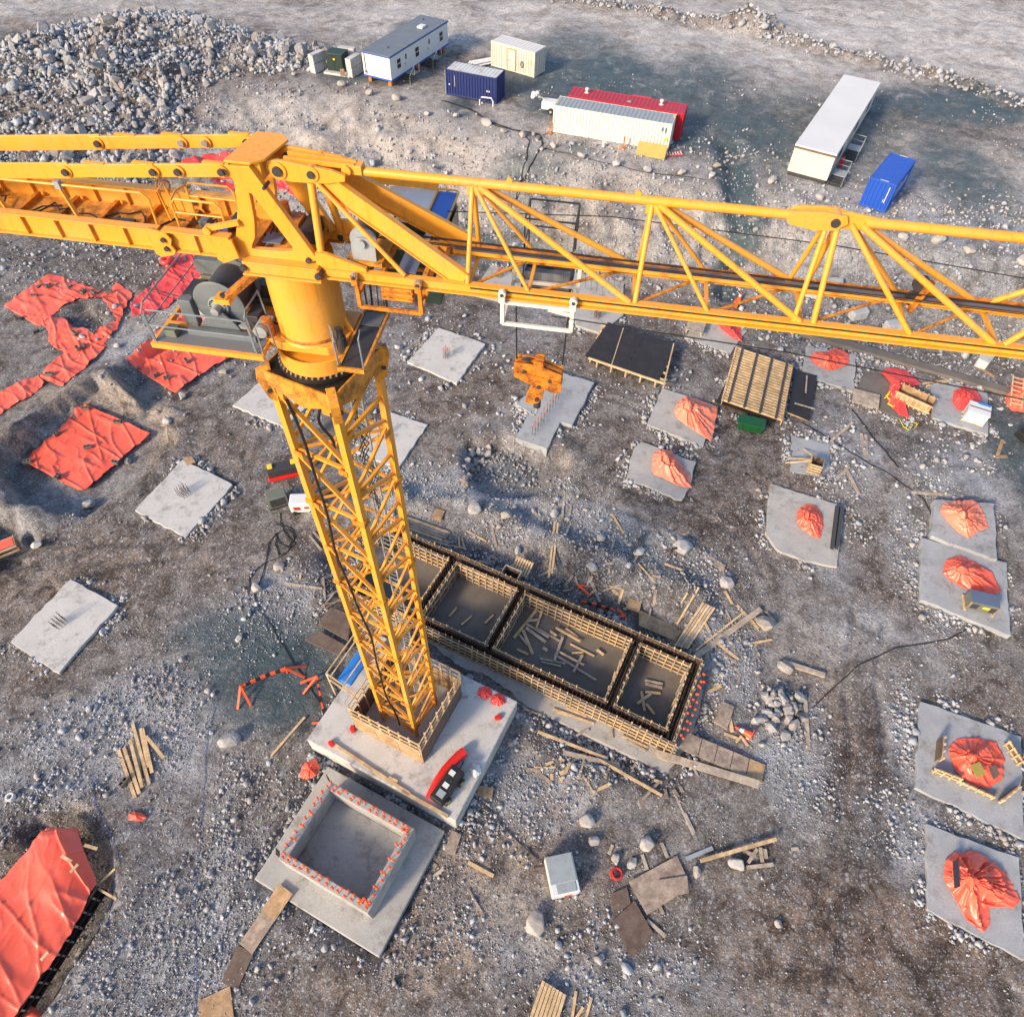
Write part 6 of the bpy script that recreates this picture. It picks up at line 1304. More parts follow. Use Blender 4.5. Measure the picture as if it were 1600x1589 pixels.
for q in (.26, .66):
    y = LL * q; dr = obj('door', MB().box((W + .015, y, 1.78), (.05, .95, 1.9)), 'white_clean', tr); obj('pane', MB().box((W + .045, y - .1, 2.3), (.02, .26, .5)), 'window_glass', dr); obj('handle', MB().box((W + .06, y - .36, 1.65), (.05, .06, .14)), 'dark_steel', dr)
    st = obj('stair', MB().box((W + .70, y, .78), (1.2, 1.1, .05)), 'grey_paint', tr)
    for k in range(4): obj('tread', MB().box((W + .70, y - .62 - .25 * k, .62 - .16 * k), (1.1, .25, .04)), 'dark_steel', st)
    obj('handrail', MB().path([(W + 1.28, y - 1.55, .1), (W + 1.28, y - 1.5, .95), (W + 1.28, y - .5, 1.7), (W + 1.28, y + .5, 1.72), (W + 1.28, y + .52, .78)], .028, 6).path([(W + 1.28, y - .5, .75), (W + 1.28, y - .5, 1.7)], .022, 6), 'light_grey', st, smooth=True)
obj('roof_unit', MB().box((W * .62, LL * .72, 3.36), (.75, .95, .24)), 'white_clean', tr, bevel=.06)
for x, y in ((W * .6, LL * .16), (W * .3, LL * .9)): obj('roof_pipe', MB().tube((x, y, 3.2), (x, y, 3.4), .07, 10), 'dark_steel', tr)
obj('cable_mast', MB().bar((.35, -.06, 1.1), (.30, -.06, 3.9), .06, .06).box((.36, -.09, 1.2), (.25, .08, .2)), 'grey_paint', tr)
for x in (.4, W - .4): obj('tail_lamp', MB().box((x, -.015, 1.0), (.12, .03, .10)), 'red_plastic', tr)
for x, y in ((.5, .5), (W - .5, .5), (.5, LL * .5), (W - .5, LL * .5), (.5, LL - .6), (W - .5, LL - .6)): obj('support_jack', MB().box((x, y, .35), (.4, .4, .7)), 'orange_rust', tr)
tk = obj('fuel_can', MB().box((0, 0, .25), (.7, .4, .5)), 'red_plastic', None, tuple(G(681, 82, T)), .4, bevel=.06); tag(tk, 'small red can under the far end of the trailer office', 'can')

# transformer and its concrete guard blocks
p = G(524, 117, T); p2 = G(548, 113, T)
tf = thing('transformer', 'dark green transformer cabinet on a white base left of the trailer office', 'cabinet', (p.x, p.y, T), -.25)
obj('base', MB().box((.3, 1.0, .12), (3.2, 2.6, .24)), 'concrete_light', tf, bevel=.02)
obj('body', MB().box((.0, 1.1, 1.1), (2.0, 1.7, 1.7)), 'dark_green', tf, bevel=.03); obj('lid', MB().box((0, 1.1, 2.0), (2.1, 1.8, .12)), 'dark_green', tf, bevel=.02)
for s in (-.5, .5): obj('door', MB().box((s, .235, 1.15), (.92, .04, 1.5)), 'dark_green', tf)
obj('warning_sign', MB().box((.0, .21, 1.5), (.22, .02, .18)), 'yellow_sign', tf)
bd = obj('board', MB().box((0, 0, .4), (.5, .04, .75)), 'plywood', None, tuple(G(536, 120, T + .2)), .3); tag(bd, 'small wooden board leaning in front of the green transformer', 'board')
for k, (x0, y0, x1, y1, nm) in enumerate(((494, 116, 510, 108, 'pale concrete guard block left of the green transformer'), (532, 103, 556, 106, 'pale concrete guard block behind the green transformer'), (551, 123, 567, 113, 'pale concrete guard block between transformer and trailer office'))):
    a, b = G(x0, y0, T), G(x1, y1, T); c = (a + b) / 2; d = b - a
    g = thing('guard_block', nm, 'concrete block', (c.x, c.y, T), math.atan2(d.y, d.x), 'concrete guard blocks')
    L_ = max(2.0, d.length)
    for q in (0, 1): obj('block', MB().box((0, .35, .48 + .97 * q), (L_, .75 if q else .78, .94)), 'concrete_light', g, bevel=.05)

# mobile light tower beside the long containers
p = G(856, 176, T); lt = thing('light_tower', 'white mobile light tower at the left end of the long containers', 'light tower', (p.x, p.y, T), -.2)
obj('body', MB().box((.3, 0, .85), (1.9, 1.1, .8)), 'white_clean', lt, bevel=.06); obj('drawbar', MB().bar((-.6, 0, .5), (-1.8, 0, .45), .08, .08), 'dark_steel', lt)
for y in (-.6, .6): w = obj('wheel', MB().tube((.4, y - .1, .34), (.4, y + .1, .34), .34, 18), 'black_rubber', lt, smooth=True); obj('hub', MB().tube((.4, y - .12, .34), (.4, y + .12, .34), .14, 12), 'light_grey', w)
obj('mast', MB().bar((-.2, 0, 1.25), (-1.5, .2, 1.55), .12, .12), 'light_grey', lt)
for q in ((-1.5, .0, 1.6), (-1.75, .3, 1.6), (-1.7, -.3, 1.55), (-1.4, .5, 1.6)): obj('lamp', MB().lathe([(.05, -.12), (.2, -.02), (.22, .08), (.05, .10)], q, 14, Vector((.3, -1, .3))), 'white_clean', lt, smooth=True)

# things along the front of the white container
a, b = G(862.5, 207.5, T), G(1042.5, 238, T); d = (b - a).normalized(); n = Vector((-d.y, d.x, 0)); ang = math.atan2(d.y, d.x)
o = put('plywood_sheet', unit_box('khaki')); o.location = G(1018, 236, T + .6); o.rotation_euler = (math.radians(74), 0, ang); o.scale = (2.9, 1.35, .03); tag(o, 'yellow board leaning on the white container front', 'board')
ld = thing('ladder', 'red ladder with white rungs lying right of the white container', 'ladder', tuple(G(1024, 245, T + .1)), math.radians(8))
for y in (0, .75): obj('rail', MB().bar((0, y, .05), (2.9, y, .05), .08, .10), 'red_plastic', ld)
for k in range(10): obj('rung', MB().bar((.15 + .29 * k, .04, .06), (.15 + .29 * k, .71, .06), .11, .06), 'white_clean', ld)
for k, (x, y, mt, lb) in enumerate(((859, 209, 'orange_rust', 'rusty post at the left corner of the white container'), (974, 232, 'orange_rust', 'rusty jack post in front of the white container'))):
    g = G(x, y, T); jp = thing('jack_post', lb, 'post', tuple(g)); obj('post', MB().box((0, 0, .6), (.12, .12, 1.1)), mt, jp); obj('foot', MB().box((0, 0, .05), (.5, .4, .1)), mt, jp)
bk_ = obj('bucket', MB().lathe([(.14, 0), (.2, .45), (.22, .47), (.05, .47)], n=14), 'white_clean', None, tuple(G(943, 230, T)), smooth=True); tag(bk_, 'white bucket in front of the white container', 'bucket')
for k, (x, y) in enumerate(((868, 232), (962, 250))):
    g = GH(x, y); q = plank_obj(g, g + Vector((.15, 0, 1.3)), .07, .07, 'timber', 'survey_stake'); tag(q, 'thin wooden survey stake standing by a crest boulder', 'stake', 'survey stakes on the crest')
for k in range(7):
    aa = G(732 + k * 1.6, 101 + k * .9, T) ; bb = aa + Vector((4.6, 2.2 + .1 * k, .0))
    q = obj('pipe', MB().tube(Vector((0, 0, .12 + .2 * (k % 2))), bb - aa + Z3 * (.2 + .2 * (k % 2)), .10, 8), 'white_pvc', None, tuple(aa), smooth=True); tag(q, 'white plastic pipe in the bundle beside the cream container', 'pipe', 'white pipes by the cream container')
ah = obj('pipe_hoop', MB().path([(-.75, 0, 0), (-.75, 0, .55), (-.55, 0, .85), (.55, 0, .85), (.75, 0, .55), (.75, 0, 0)], .07, 8), 'white_pvc', None, tuple(G(760, 166, T)), -.2, smooth=True); tag(ah, 'white hoop guard in front of the navy container', 'guard')
# black cables from the terrace down the bank
def ground_cable(px, label, r=.05, mat='black_rubber', group=None, name='cable', lift=.03, cat='cable'):
    pts = []; P_ = [GH(x, y) for x, y in px]
    for i in range(len(P_) - 1):
        L_ = (P_[i + 1] - P_[i]).length; k_ = max(2, int(L_ / .5))
        for q in range(k_):
            p = P_[i].lerp(P_[i + 1], q / k_); w = .10 * math.sin(i * 2.1 + q * .7)
            p = Vector((p.x + w, p.y + w * .5, 0)); p.z = hz(p.x, p.y) + r * .6 + lift; pts.append(p)
    c = pts[0].copy(); o = obj(name, MB().path([p - c for p in pts], r, 5), mat, None, tuple(c), smooth=True); tag(o, label, cat, group); return o
ground_cable([(690, 158), (735, 172), (770, 192), (800, 204), (842, 212), (850, 225), (838, 243), (826, 262), (812, 290), (800, 330)], 'thick black cable winding from the navy container down the bank', .055)
ground_cable([(700, 160), (742, 176), (775, 197), (812, 207), (826, 222), (824, 250), (815, 275), (806, 310)], 'black cable running straight down the bank beside the thick one', .05)
ground_cable([(860, 208), (845, 213), (850, 232), (900, 245), (960, 258), (1010, 270), (1060, 276), (1110, 283)], 'thin black cable along the crest below the white container', .03)
ground_cable([(828, 262), (812, 298), (795, 340)], 'short black cable down the bank between the longer ones', .04)
# ================================================================== loose timber, sheets, machines, boulders in the pit
def plank(p, q, w=.14, t=.05, mat='timber', label='', z=None, group=None, name='plank', dz=0.0, dz2=None):
    a, b = (GH(*p), GH(*q)) if z is None else (G(*p, z), G(*q, z))
    a = a + Z3 * (t / 2 + .03 + dz); b = b + Z3 * (t / 2 + .03 + (dz if dz2 is None else dz2))
    m = (a + b) / 2
    if z is None:
        need = hz(m.x, m.y) + t / 2 + .02 - m.z
        if need > 0: a = a + Z3 * need; b = b + Z3 * need
    o = plank_obj(a, b, w, t, mat, name); tag(o, label, 'plank', group); return o
PR = 'boards beside the right end of the formwork'
plank((1078, 1037), (1187, 954), .34, .07, 'timber_grey', 'wide pale board leaning out from the right end of the formwork', dz=.5, dz2=.15)
plank((1085, 1020), (1161, 960), .10, .06, 'timber', 'thin batten beside the wide pale board at the formwork end', dz=.25)
for k in range(5): plank((1053 + 4.5 * k, 1013 + 1.2 * k), (1097 + 4.2 * k, 946 + 2.0 * k), .14, .06, 'timber_grey' if k % 2 else 'timber', 'board in the sheaf of five leaning behind the right compartment', group=PR, dz=.30)
plank((1057, 977), (1091, 920), .12, .06, 'timber', 'single long batten above the sheaf of leaning boards', dz=.1)
plank((1064, 943), (1074, 927), .10, .05, 'timber', 'short batten left of the long batten above the sheaf')
plank((1008, 986), (1016, 954), .10, .06, 'timber_grey', 'batten lying across the greenish plywood sheet', dz=.15)
plank((1020, 1181), (1181, 1230), .42, .06, 'timber_grey', 'wide long plank below the plywood ramp', dz=.12)
plank((1014, 1176), (1046, 1190), .30, .06, 'timber', 'short light board at the left end of the wide long plank', dz=.22)
plank((840, 1144), (947, 1186), .16, .06, 'timber', 'long batten lying below the front form face, upper one', dz=.06)
plank((932, 1186), (1034, 1244), .15, .06, 'timber', 'long batten lying below the front form face, lower one', dz=.06)
plank((880, 1176), (968, 1197), .26, .05, 'timber_grey', 'weathered wide plank under the two long battens')
plank((890, 1193), (944, 1199), .10, .05, 'light_grey', 'pale grey strip lying below the weathered plank')
LS = 'offcuts on the footing ledge'
for p, q in (((818, 1108), (846, 1118)), ((820, 1114), (832, 1132)), ((864, 1108), (928, 1131)), ((868, 1112), (888, 1118)), ((978, 1156), (1010, 1174)), ((972, 1150), (1012, 1168)), ((955, 1138), (956, 1154)), ((884, 1106), (916, 1120)), ((900, 1150), (920, 1140)), ((905, 1168), (930, 1172)), ((1020, 1195), (1012, 1210))):
    plank(p, q, .12, .05, random.choice(('timber', 'timber_grey')), 'timber offcut on the ledge below the front form face', group=LS, z=-.28 if p[1] < 1165 else None)
plank((1052, 1237), (1083, 1305), .10, .05, 'timber_grey', 'pair of thin laths below the footing corner, left one'); plank((1070, 1270), (1085, 1302), .10, .05, 'timber_grey', 'pair of thin laths below the footing corner, right one')
plank((856, 914), (866, 821), .12, .07, 'timber', 'long prop leaning against the back of the formwork, left one', dz=.55, dz2=.05); plank((861, 908), (871, 824), .12, .07, 'timber', 'long prop leaning against the back of the formwork, right one', dz=.5, dz2=.05)
LP = 'scattered laths above the formwork'
for p, q in (((956, 804), (974, 834)), ((880, 790), (878, 816)), ((892, 790), (889, 814)), ((884, 836), (889, 822)), ((954, 862), (960, 844)), ((1038, 882), (1068, 893)), ((1172, 1006), (1206, 1000)), ((1196, 956), (1210, 972)), ((990, 880), (996, 868)), ((832, 794), (840, 808))):
    plank(p, q, .14, .05, random.choice(('timber', 'timber_grey')), 'loose lath scattered on the bank above the formwork', group=LP)
ST = 'stacked boards behind the formwork'
for k in range(12): plank((630 + 1.0 * (k % 6), 809 + 5.2 * (k % 6)), (703 - 3 * (k % 5), 834 + 4.0 * (k % 6)), .19, .06, 'timber_grey' if k % 3 else 'timber', 'weathered board in the stack behind the left of the formwork', group=ST, dz=.02 + .08 * (k // 6))
for p, q in (((703, 853), (728, 858)), ((717, 840), (718, 856)), ((722, 842), (726, 857)), ((706, 872), (728, 873)), ((704, 864), (732, 868))): plank(p, q, .10, .05, 'timber', 'short offcut beside the stacked boards behind the formwork', group='offcuts by the stacked boards')
LM = 'boards strewn left of the mast'
for p, q in (((445, 912), (504, 921)), ((505, 903), (508, 938)), ((498, 959), (522, 928)), ((509, 951), (532, 937)), ((490, 832), (506, 850)), ((484, 838), (503, 862))): plank(p, q, .13, .06, 'timber_grey', 'weathered board strewn left of the crane mast', group=LM)
IN3 = 'planks strewn in the large compartment'
def zz(x, y): return (620 + x * .2375, 800 + y * .2375)
for i, (p, q) in enumerate((((770, 830), (925, 640)), ((915, 775), (980, 585)), ((850, 770), (980, 865)), ((830, 780), (895, 940)), ((850, 740), (1000, 830)), ((1045, 770), (1205, 860)), ((1140, 870), (1300, 950)), ((1035, 940), (1310, 1110)), ((1070, 930), (1230, 1015)), ((940, 965), (1110, 1000)), ((950, 990), (1080, 1020)), ((1090, 830), (1035, 985)), ((1150, 930), (1225, 925)), ((1315, 910), (1360, 945)), ((960, 900), (990, 920)), ((790, 905), (865, 940)), ((805, 810), (860, 880)), ((860, 725), (940, 715)), ((920, 765), (1070, 850)), ((1010, 790), (1050, 820)), ((1160, 1060), (1220, 950)), ((1110, 770), (1190, 830)))):
    plank(zz(*p), zz(*q), random.uniform(.10, .20), .05, random.choice(('timber', 'timber_grey', 'timber')), 'loose plank strewn on the floor of the large formwork compartment', group=IN3, z=-.25, dz=.06 * (i % 3))
for p, q in (((345, 690), (395, 630)), ((425, 745), (495, 685)), ((580, 735), (635, 680))): plank(zz(*p), zz(*q), .12, .05, 'timber', 'loose lath in the small square formwork compartment', group='laths in the square compartment', z=-.25)
def z2(x, y): return (850 + x * .2375, 920 + y * .2375)
for i, (p, q) in enumerate((((665, 605), (780, 630)), ((665, 630), (775, 655)), ((665, 680), (765, 690)), ((610, 760), (700, 695)), ((640, 675), (660, 805)), ((670, 760), (725, 830)))): plank(z2(*p), z2(*q), .16, .06, 'timber' if i > 1 else 'timber_grey', 'short plank on the floor of the right end compartment', group='planks in the end compartment', z=-.25, dz=.05 * (i % 2))
TL = 'sawn boards piled on the gravel at left'
for i, (p, q) in enumerate((((186, 1172), (212, 1247)), ((195, 1169), (219, 1241)), ((205, 1157), (224, 1231)), ((212, 1155), (221, 1218)), ((224, 1140), (239, 1208)), ((230, 1152), (258, 1186)), ((208, 1131), (234, 1226)), ((221, 1139), (233, 1200)))): plank(p, q, .17, .07, 'timber', 'pale sawn board in the loose pile on the gravel at left', group=TL, dz=.05 * (i % 3))
plank((424, 1182), (477, 1121), .13, .06, 'timber', 'single pale batten on the ground left of the crane base')
wb = thing('walk_board', 'worn plywood walkway leading to the front foundation corner', 'walkway', tuple(GH(400, 1460)))
A_ = G(447, 1388, .5); B_ = G(384, 1482, .12); C_ = G(358, 1540, .05); bl = Vector(wb.location)
M1 = A_.lerp(B_, .45)
plank_obj(A_ - bl, M1 - bl, .85, .05, 'plywood', 'board', wb); plank_obj(M1 - bl - Z3 * .03, B_ - bl, .80, .05, 'plywood_grey', 'board', wb); plank_obj(B_ - bl - Z3 * .02, C_ - bl, .85, .05, 'plywood_dark', 'board', wb)
def sheet(pxs, mat, label, dz=.06, t=.03, z=None, group=None, name='plywood_sheet', cat='plywood', seams=0):
    ps = [(GH(*p) if z is None else G(*p, z)) for p in pxs]; c = sum(ps, Vector()) / len(ps); zz_ = max(hz(p.x, p.y) for p in ps) if z is None else z
    lo = sum((p.z for p in ps)) / len(ps) if z is None else z
    pl = [(p.x - c.x, p.y - c.y) for p in ps]
    if sum(pl[i][0] * pl[(i + 1) % len(pl)][1] - pl[(i + 1) % len(pl)][0] * pl[i][1] for i in range(len(pl))) < 0: pl = pl[::-1]
    # local X along the longest edge so that the grain runs with it
    e = max(range(len(pl)), key=lambda i: math.hypot(pl[i][0] - pl[(i + 1) % len(pl)][0], pl[i][1] - pl[(i + 1) % len(pl)][1])); ang = math.atan2(pl[(e + 1) % len(pl)][1] - pl[e][1], pl[(e + 1) % len(pl)][0] - pl[e][0])
    ca, sa = math.cos(-ang), math.sin(-ang); pl = [(x * ca - y * sa, x * sa + y * ca) for x, y in pl]
    o = obj(name, MB().prism(pl, (0, 0, 0), X3, Y3, Z3 * t), mat, None, (c.x, c.y, max(lo, hz(c.x, c.y)) + dz + t / 2), ang); tag(o, label, cat, group); return o
sheet([(981, 1379), (1057, 1337), (1079, 1386), (1010, 1430)], 'plywood_grey', 'large worn plywood sheet on the ground below the footing corner', .10)
sheet([(1027, 1376), (1072, 1369), (1075, 1396), (1032, 1404)], 'plywood_grey', 'small plywood piece on top of the large worn sheet', .16)
sheet([(956, 1438), (991, 1408), (1021, 1460), (986, 1496)], 'plywood_dark', 'dark stained plywood sheet lowest in the group on the ground', .08)
sheet([(956, 1396), (979, 1386), (985, 1412), (958, 1432)], 'plywood_dark', 'small dark sheet left of the large worn plywood', .05)
sheet([(997, 956), (1067, 984), (1054, 1005), (997, 982)], 'plywood', 'greenish plywood sheet behind the right form compartment', .2)
sheet([(499, 980), (518, 954), (552, 971), (545, 1005)], 'plywood_dark', 'brown form panel left of the mast, upper one', .35, .10)
sheet([(479, 1006), (500, 990), (545, 1014), (534, 1029)], 'plywood_dark', 'brown form panel left of the mast, lower one', .25, .10)
sheet([(1098, 872), (1108, 868), (1133, 885), (1130, 895)], 'plywood_grey', 'narrow plywood offcut right of the boulder with rebar', .05)
sheet([(312, 1563), (360, 1540), (368, 1605), (312, 1605)], 'plywood', 'plywood square at the bottom edge below the walkway', .05)
sheet([(286, 716), (300, 714), (306, 723), (292, 728)], 'plywood', 'small orange-brown plywood piece on the corner of the left pad', .03, z=ZP)
sheet([(674, 812), (682, 795), (695, 800), (688, 820)], 'plywood', 'small brown plywood box lid beside the stacked boards', .15)
sheet([(976, 955), (983, 935), (1002, 942), (997, 962)], 'plywood', 'brown wooden lid above the greenish plywood sheet', .15, .12)
sheet([(700, 868), (712, 858), (735, 866), (728, 884)], 'plywood_dark', 'dark wooden lid above the second compartment', .1, .10)
sheet([(695, 1330), (706, 1298), (721, 1304), (710, 1338)], 'plywood_grey', 'plywood piece below the corner of the crane base', .1)
sheet([(1114, 1130), (1128, 1098), (1146, 1106), (1134, 1142)], 'plywood_grey', 'weathered panel lying left of the traffic cone', .12, .10)
rp = thing('plywood_ramp', 'ramp of five plywood sheets right of the formwork', 'ramp', tuple(GH(1130, 1190)))
bl = Vector(rp.location); q = [G(1070, 1158, .35), G(1194, 1210, .12)]
for k in range(5):
    a = q[0].lerp(q[1], k / 5); b = q[0].lerp(q[1], (k + 1) / 5 - .01); plank_obj(a - bl + Z3 * .012 * (k % 2), b - bl + Z3 * .012 * (k % 2), 1.05, .04, 'plywood_grey' if k < 4 else 'plywood', 'sheet', rp)
for s in (-.4, .4): 
    nn = Vector((-(q[1] - q[0]).y, (q[1] - q[0]).x, 0)).normalized() * s; plank_obj(q[0] - bl + nn - Z3 * .08, q[1] - bl + nn - Z3 * .08, .08, .10, 'timber', 'bearer', rp)
bs_ = 'stacked boards at the bottom edge'
for k in range(7): plank((849 + 5.4 * k, 1533 + 3.4 * k), (826 + 6.6 * k, 1600 + 1 * k), .145, .09, 'timber', 'pale board in the neat stack at the bottom edge', group=bs_, dz=.18)
for k in range(7): plank((849 + 5.4 * k, 1534 + 3.4 * k), (826 + 6.6 * k, 1601 + 1 * k), .14, .09, 'timber', 'pale board in the neat stack at the bottom edge', group=bs_, dz=.06)
for p, q in (((900, 1548), (893, 1595)), ((924, 1558), (914, 1595)), ((911, 1573), (899, 1592))): plank(p, q, .12, .06, 'timber', 'short batten right of the board stack at the bottom edge', group='battens by the bottom board stack')
plank((1072, 1342), (1113, 1325), .20, .06, 'light_grey', 'pale grey plank beside the long batten at lower right')
plank((1092, 1347), (1210, 1313), .18, .07, 'timber', 'long batten resting on a boulder at lower right', dz=.25)
for p, q in (((1168, 1348), (1182, 1327)), ((1166, 1356), (1207, 1351)), ((1187, 1325), (1190, 1348)), ((1194, 1327), (1196, 1342)), ((1160, 1330), (1180, 1338))): plank(p, q, .17, .08, 'timber_grey', 'short weathered beam in the heap beside the orange-tipped boulder', group='beams by the orange-tipped boulder', dz=.05)
for p, q in (((1010, 1437), (1040, 1463)), ((1003, 1335), (1011, 1359)), ((1033, 1317), (1043, 1340)), ((951, 1335), (957, 1320)), ((1030, 1415), (1036, 1428)), ((1236, 1327), (1247, 1326))): plank(p, q, .16, .05, 'timber_grey', 'small wood offcut near the worn plywood sheets', group='offcuts near the plywood sheets')
plank((1257, 1086), (1263, 1171), .20, .06, 'timber_grey', 'pale board standing between the stone heap and open ground')
plank((1222, 1036), (1287, 1057), .28, .16, 'timber_grey', 'heavy timber beam with a rusty stain left of the open ground')
plank((1131, 1146), (1152, 1154), .14, .05, 'timber', 'short lath left of the traffic cone'); plank((1150, 1160), (1158, 1150), .12, .05, 'timber', 'lath below the traffic cone, left one'); plank((1158, 1152), (1169, 1166), .12, .05, 'timber', 'lath below the traffic cone, right one')
NP = 'boards near the small form box'
for p, q in (((1298, 690), (1332, 661)), ((1345, 678), (1352, 712)), ((1352, 680), (1354, 710)), ((1322, 735), (1342, 774)), ((1306, 750), (1326, 730)), ((1424, 770), (1486, 774))): plank(p, q, .22, .06, 'timber_grey', 'weathered board among the stones near the small form box', group=NP)
for p, q in (((1558, 712), (1566, 688)), ((1556, 715), (1573, 714)), ((1534, 577), (1553, 590))): plank(p, q, .25, .05, 'plywood', 'short brown board on the gravel near the right edge', group='brown boards near the right edge')
for p, q in (((1440, 602), (1480, 596)), ((1446, 606), (1482, 598))): plank(p, q, .14, .06, 'timber', 'pale lath between the trough form and the red tarp', group='laths by the trough form', dz=.1)
# timber edge strips on the base slab
for p, q, lb in (((517, 1160), (640, 1241), 'timber edge strip on the near side of the crane base'), ((628, 1236), (700, 1276), 'second timber edge strip near the corner of the crane base')): plank(p, q, .16, .10, 'timber', lb, z=1.5)
plank((608, 1215), (622, 1222), .12, .12, 'timber', 'short timber block on the crane base, left one', z=1.5); plank((624, 1228), (634, 1240), .14, .08, 'timber_grey', 'short timber block on the crane base, right one', z=1.5)
pb_ = plank((700, 1082), (731, 1090), .14, .06, 'timber_grey', 'flat board on the crane base behind the mast box', z=1.5)
plank((746, 1236), (770, 1240), .5, .14, 'plywood', 'brown wooden box beside the crane base corner')

# ---- panels, boxes and machines
def frame_box(pxs, z): return [G(*p, z) for p in pxs]
# slatted shutter lying on the ground
c4 = [G(1129, 625, .9), G(1152, 541, .9), G(1245, 569, .9), G(1222, 657, .9)]; o0 = c4[0]; ex_ = (c4[3] - c4[0]); ey_ = (c4[1] - c4[0]); Lx_, Ly_ = ex_.length, ey_.length; ex_.normalize(); ey_.normalize()
sp_ = thing('slatted_shutter', 'large slatted timber form panel lying with dark steel bearers', 'form panel', (o0.x, o0.y, .2))
def sp(a, b, z): return ex_ * a + ey_ * b + Z3 * z
obj('ply_face', MB().box(sp(Lx_ / 2, Ly_ / 2, .30), (Lx_, Ly_, .03), ax=(ex_, (Z3.cross(ex_)), Z3)), 'ply_black', sp_)
for k in range(21):
    b = Ly_ * (k + .5) / 21; plank_obj(sp(-.08, b, .60), sp(Lx_ + .08, b, .60), Ly_ / 21 * .42, .16, 'timber', 'slat', sp_)
for k in range(4):
    a = Lx_ * (.10 + .265 * k); obj('steel_bearer', MB().bar(sp(a, -.05, .72), sp(a, Ly_ + .05, .72), .16, .07), 'steel_beam', sp_)
for a in (0, Lx_): plank_obj(sp(a, -.05, .48), sp(a, Ly_ + .05, .48), .06, .45, 'timber', 'edge_board', sp_)
KEEP_OUT.append([tuple(p[:2]) for p in c4])
bp = sheet([(1229, 648), (1240, 582), (1274, 592), (1262, 662)], 'ply_black', 'black plywood sheet lying right of the slatted panel', .25, .05)
plank((1256, 620), (1258, 593), .12, .05, 'timber_grey', 'pale batten on the black sheet right of the slatted panel', dz=.36); plank((1239, 636), (1270, 645), .12, .05, 'timber_grey', 'pale batten across the lower end of the black sheet', dz=.36); plank((1228, 648), (1262, 660), .14, .10, 'timber', 'edge batten under the black sheet right of the slatted panel', dz=.15)
# black form panel table
c4 = [G(922, 558, 1.0), G(942, 501, 1.0), G(1056, 527, 1.0), G(1037, 597, 1.0)]; o0 = c4[0]; ex_ = (c4[3] - c4[0]); ey_ = (c4[1] - c4[0]); Lx_, Ly_ = ex_.length, ey_.length; ex_.normalize(); ey_.normalize()
bt = thing('black_form_table', 'black-faced form panel on timber edges beside the trolley', 'form panel', (o0.x, o0.y, .1))
for k, (u0, u1) in enumerate(((0, .30), (.302, .55), (.552, 1.0))): obj('black_sheet', MB().box(sp(Lx_ * (u0 + u1) / 2, Ly_ / 2, .85), (Lx_ * (u1 - u0) - .01, Ly_, .03), ax=(ex_, (Z3.cross(ex_)), Z3)), 'ply_black', bt)
plank_obj(sp(-.1, -.06, .80), sp(Lx_ + .2, -.06, .80), .10, .16, 'timber', 'edge_beam', bt); plank_obj(sp(Lx_ + .06, -.5, .82), sp(Lx_ + .06, Ly_ + .05, .82), .10, .14, 'timber', 'edge_beam', bt); plank_obj(sp(Lx_ * .301, 0, .885), sp(Lx_ * .301, Ly_, .885), .07, .03, 'timber', 'strip', bt)
for k in range(6): plank_obj(sp(.1, Ly_ * (k + .5) / 6, .72), sp(Lx_, Ly_ * (k + .5) / 6, .72), .10, .20, 'timber', 'bearer', bt); plank_obj(sp(-.02, Ly_ * (k + .5) / 6, 0), sp(-.02, Ly_ * (k + .5) / 6, .8), .08, .08, 'timber', 'post', bt)
for k in range(5): plank_obj(sp(Lx_ * (k + .5) / 5, .1, 0), sp(Lx_ * (k + .5) / 5, .1, .7), .1, .1, 'timber', 'post', bt)
KEEP_OUT.append([tuple(p[:2]) for p in c4])
# green bin
p = G(1171, 668, .1); gb = thing('green_bin', 'dark green lidded bin below the slatted panel', 'bin', tuple(p), -.28)
obj('body', MB().prism([(-.85, 0), (.85, 0), (.98, .62), (-.98, .62)], (0, 0, 0), X3, Z3, Y3 * .95), 'green_paint', gb, bevel=.03); obj('lid', MB().box((0, 0, .66), (2.05, 1.05, .09)), 'green_paint', gb, bevel=.03)
for x in (-.6, 0, .6): obj('rib', MB().box((x, -.50, .35), (.07, .06, .5)), 'green_paint', gb)
# small form box with struts
p = G(1270, 735, .1); fb = thing('column_form_box', 'small timber column form box with three struts on the bluish pad', 'formwork', tuple(p), -.35)
for x, y, rz in ((0, -.42, 0), (0, .42, 0), (-.42, 0, 1.57), (.42, 0, 1.57)):
    dx, dy = math.cos(rz) * .45, math.sin(rz) * .45
    for z in (.15, .40, .65, .9): plank_obj((x - dx, y - dy, z), (x + dx, y + dy, z), .06, .10, 'timber', 'waler', fb)
    plank_obj((x * .92 - dx * .9, y * .92 - dy * .9, .5), (x * .92 + dx * .9, y * .92 + dy * .9, .5), .02, .95, 'plywood_dark', 'panel', fb)
for q in ((-1.9, .5), (-2.0, -.1), (-.9, 1.9)): plank_obj((q[0], q[1], .05), (q[0] * .15, q[1] * .15 + .1, .85), .10, .06, 'timber', 'strut', fb)
for k in range(8): put('rebar', rb_mesh, fb, (random.uniform(-.25, .25), random.uniform(-.25, .25), 0), scale=(1.2, 1.2, 1.15))
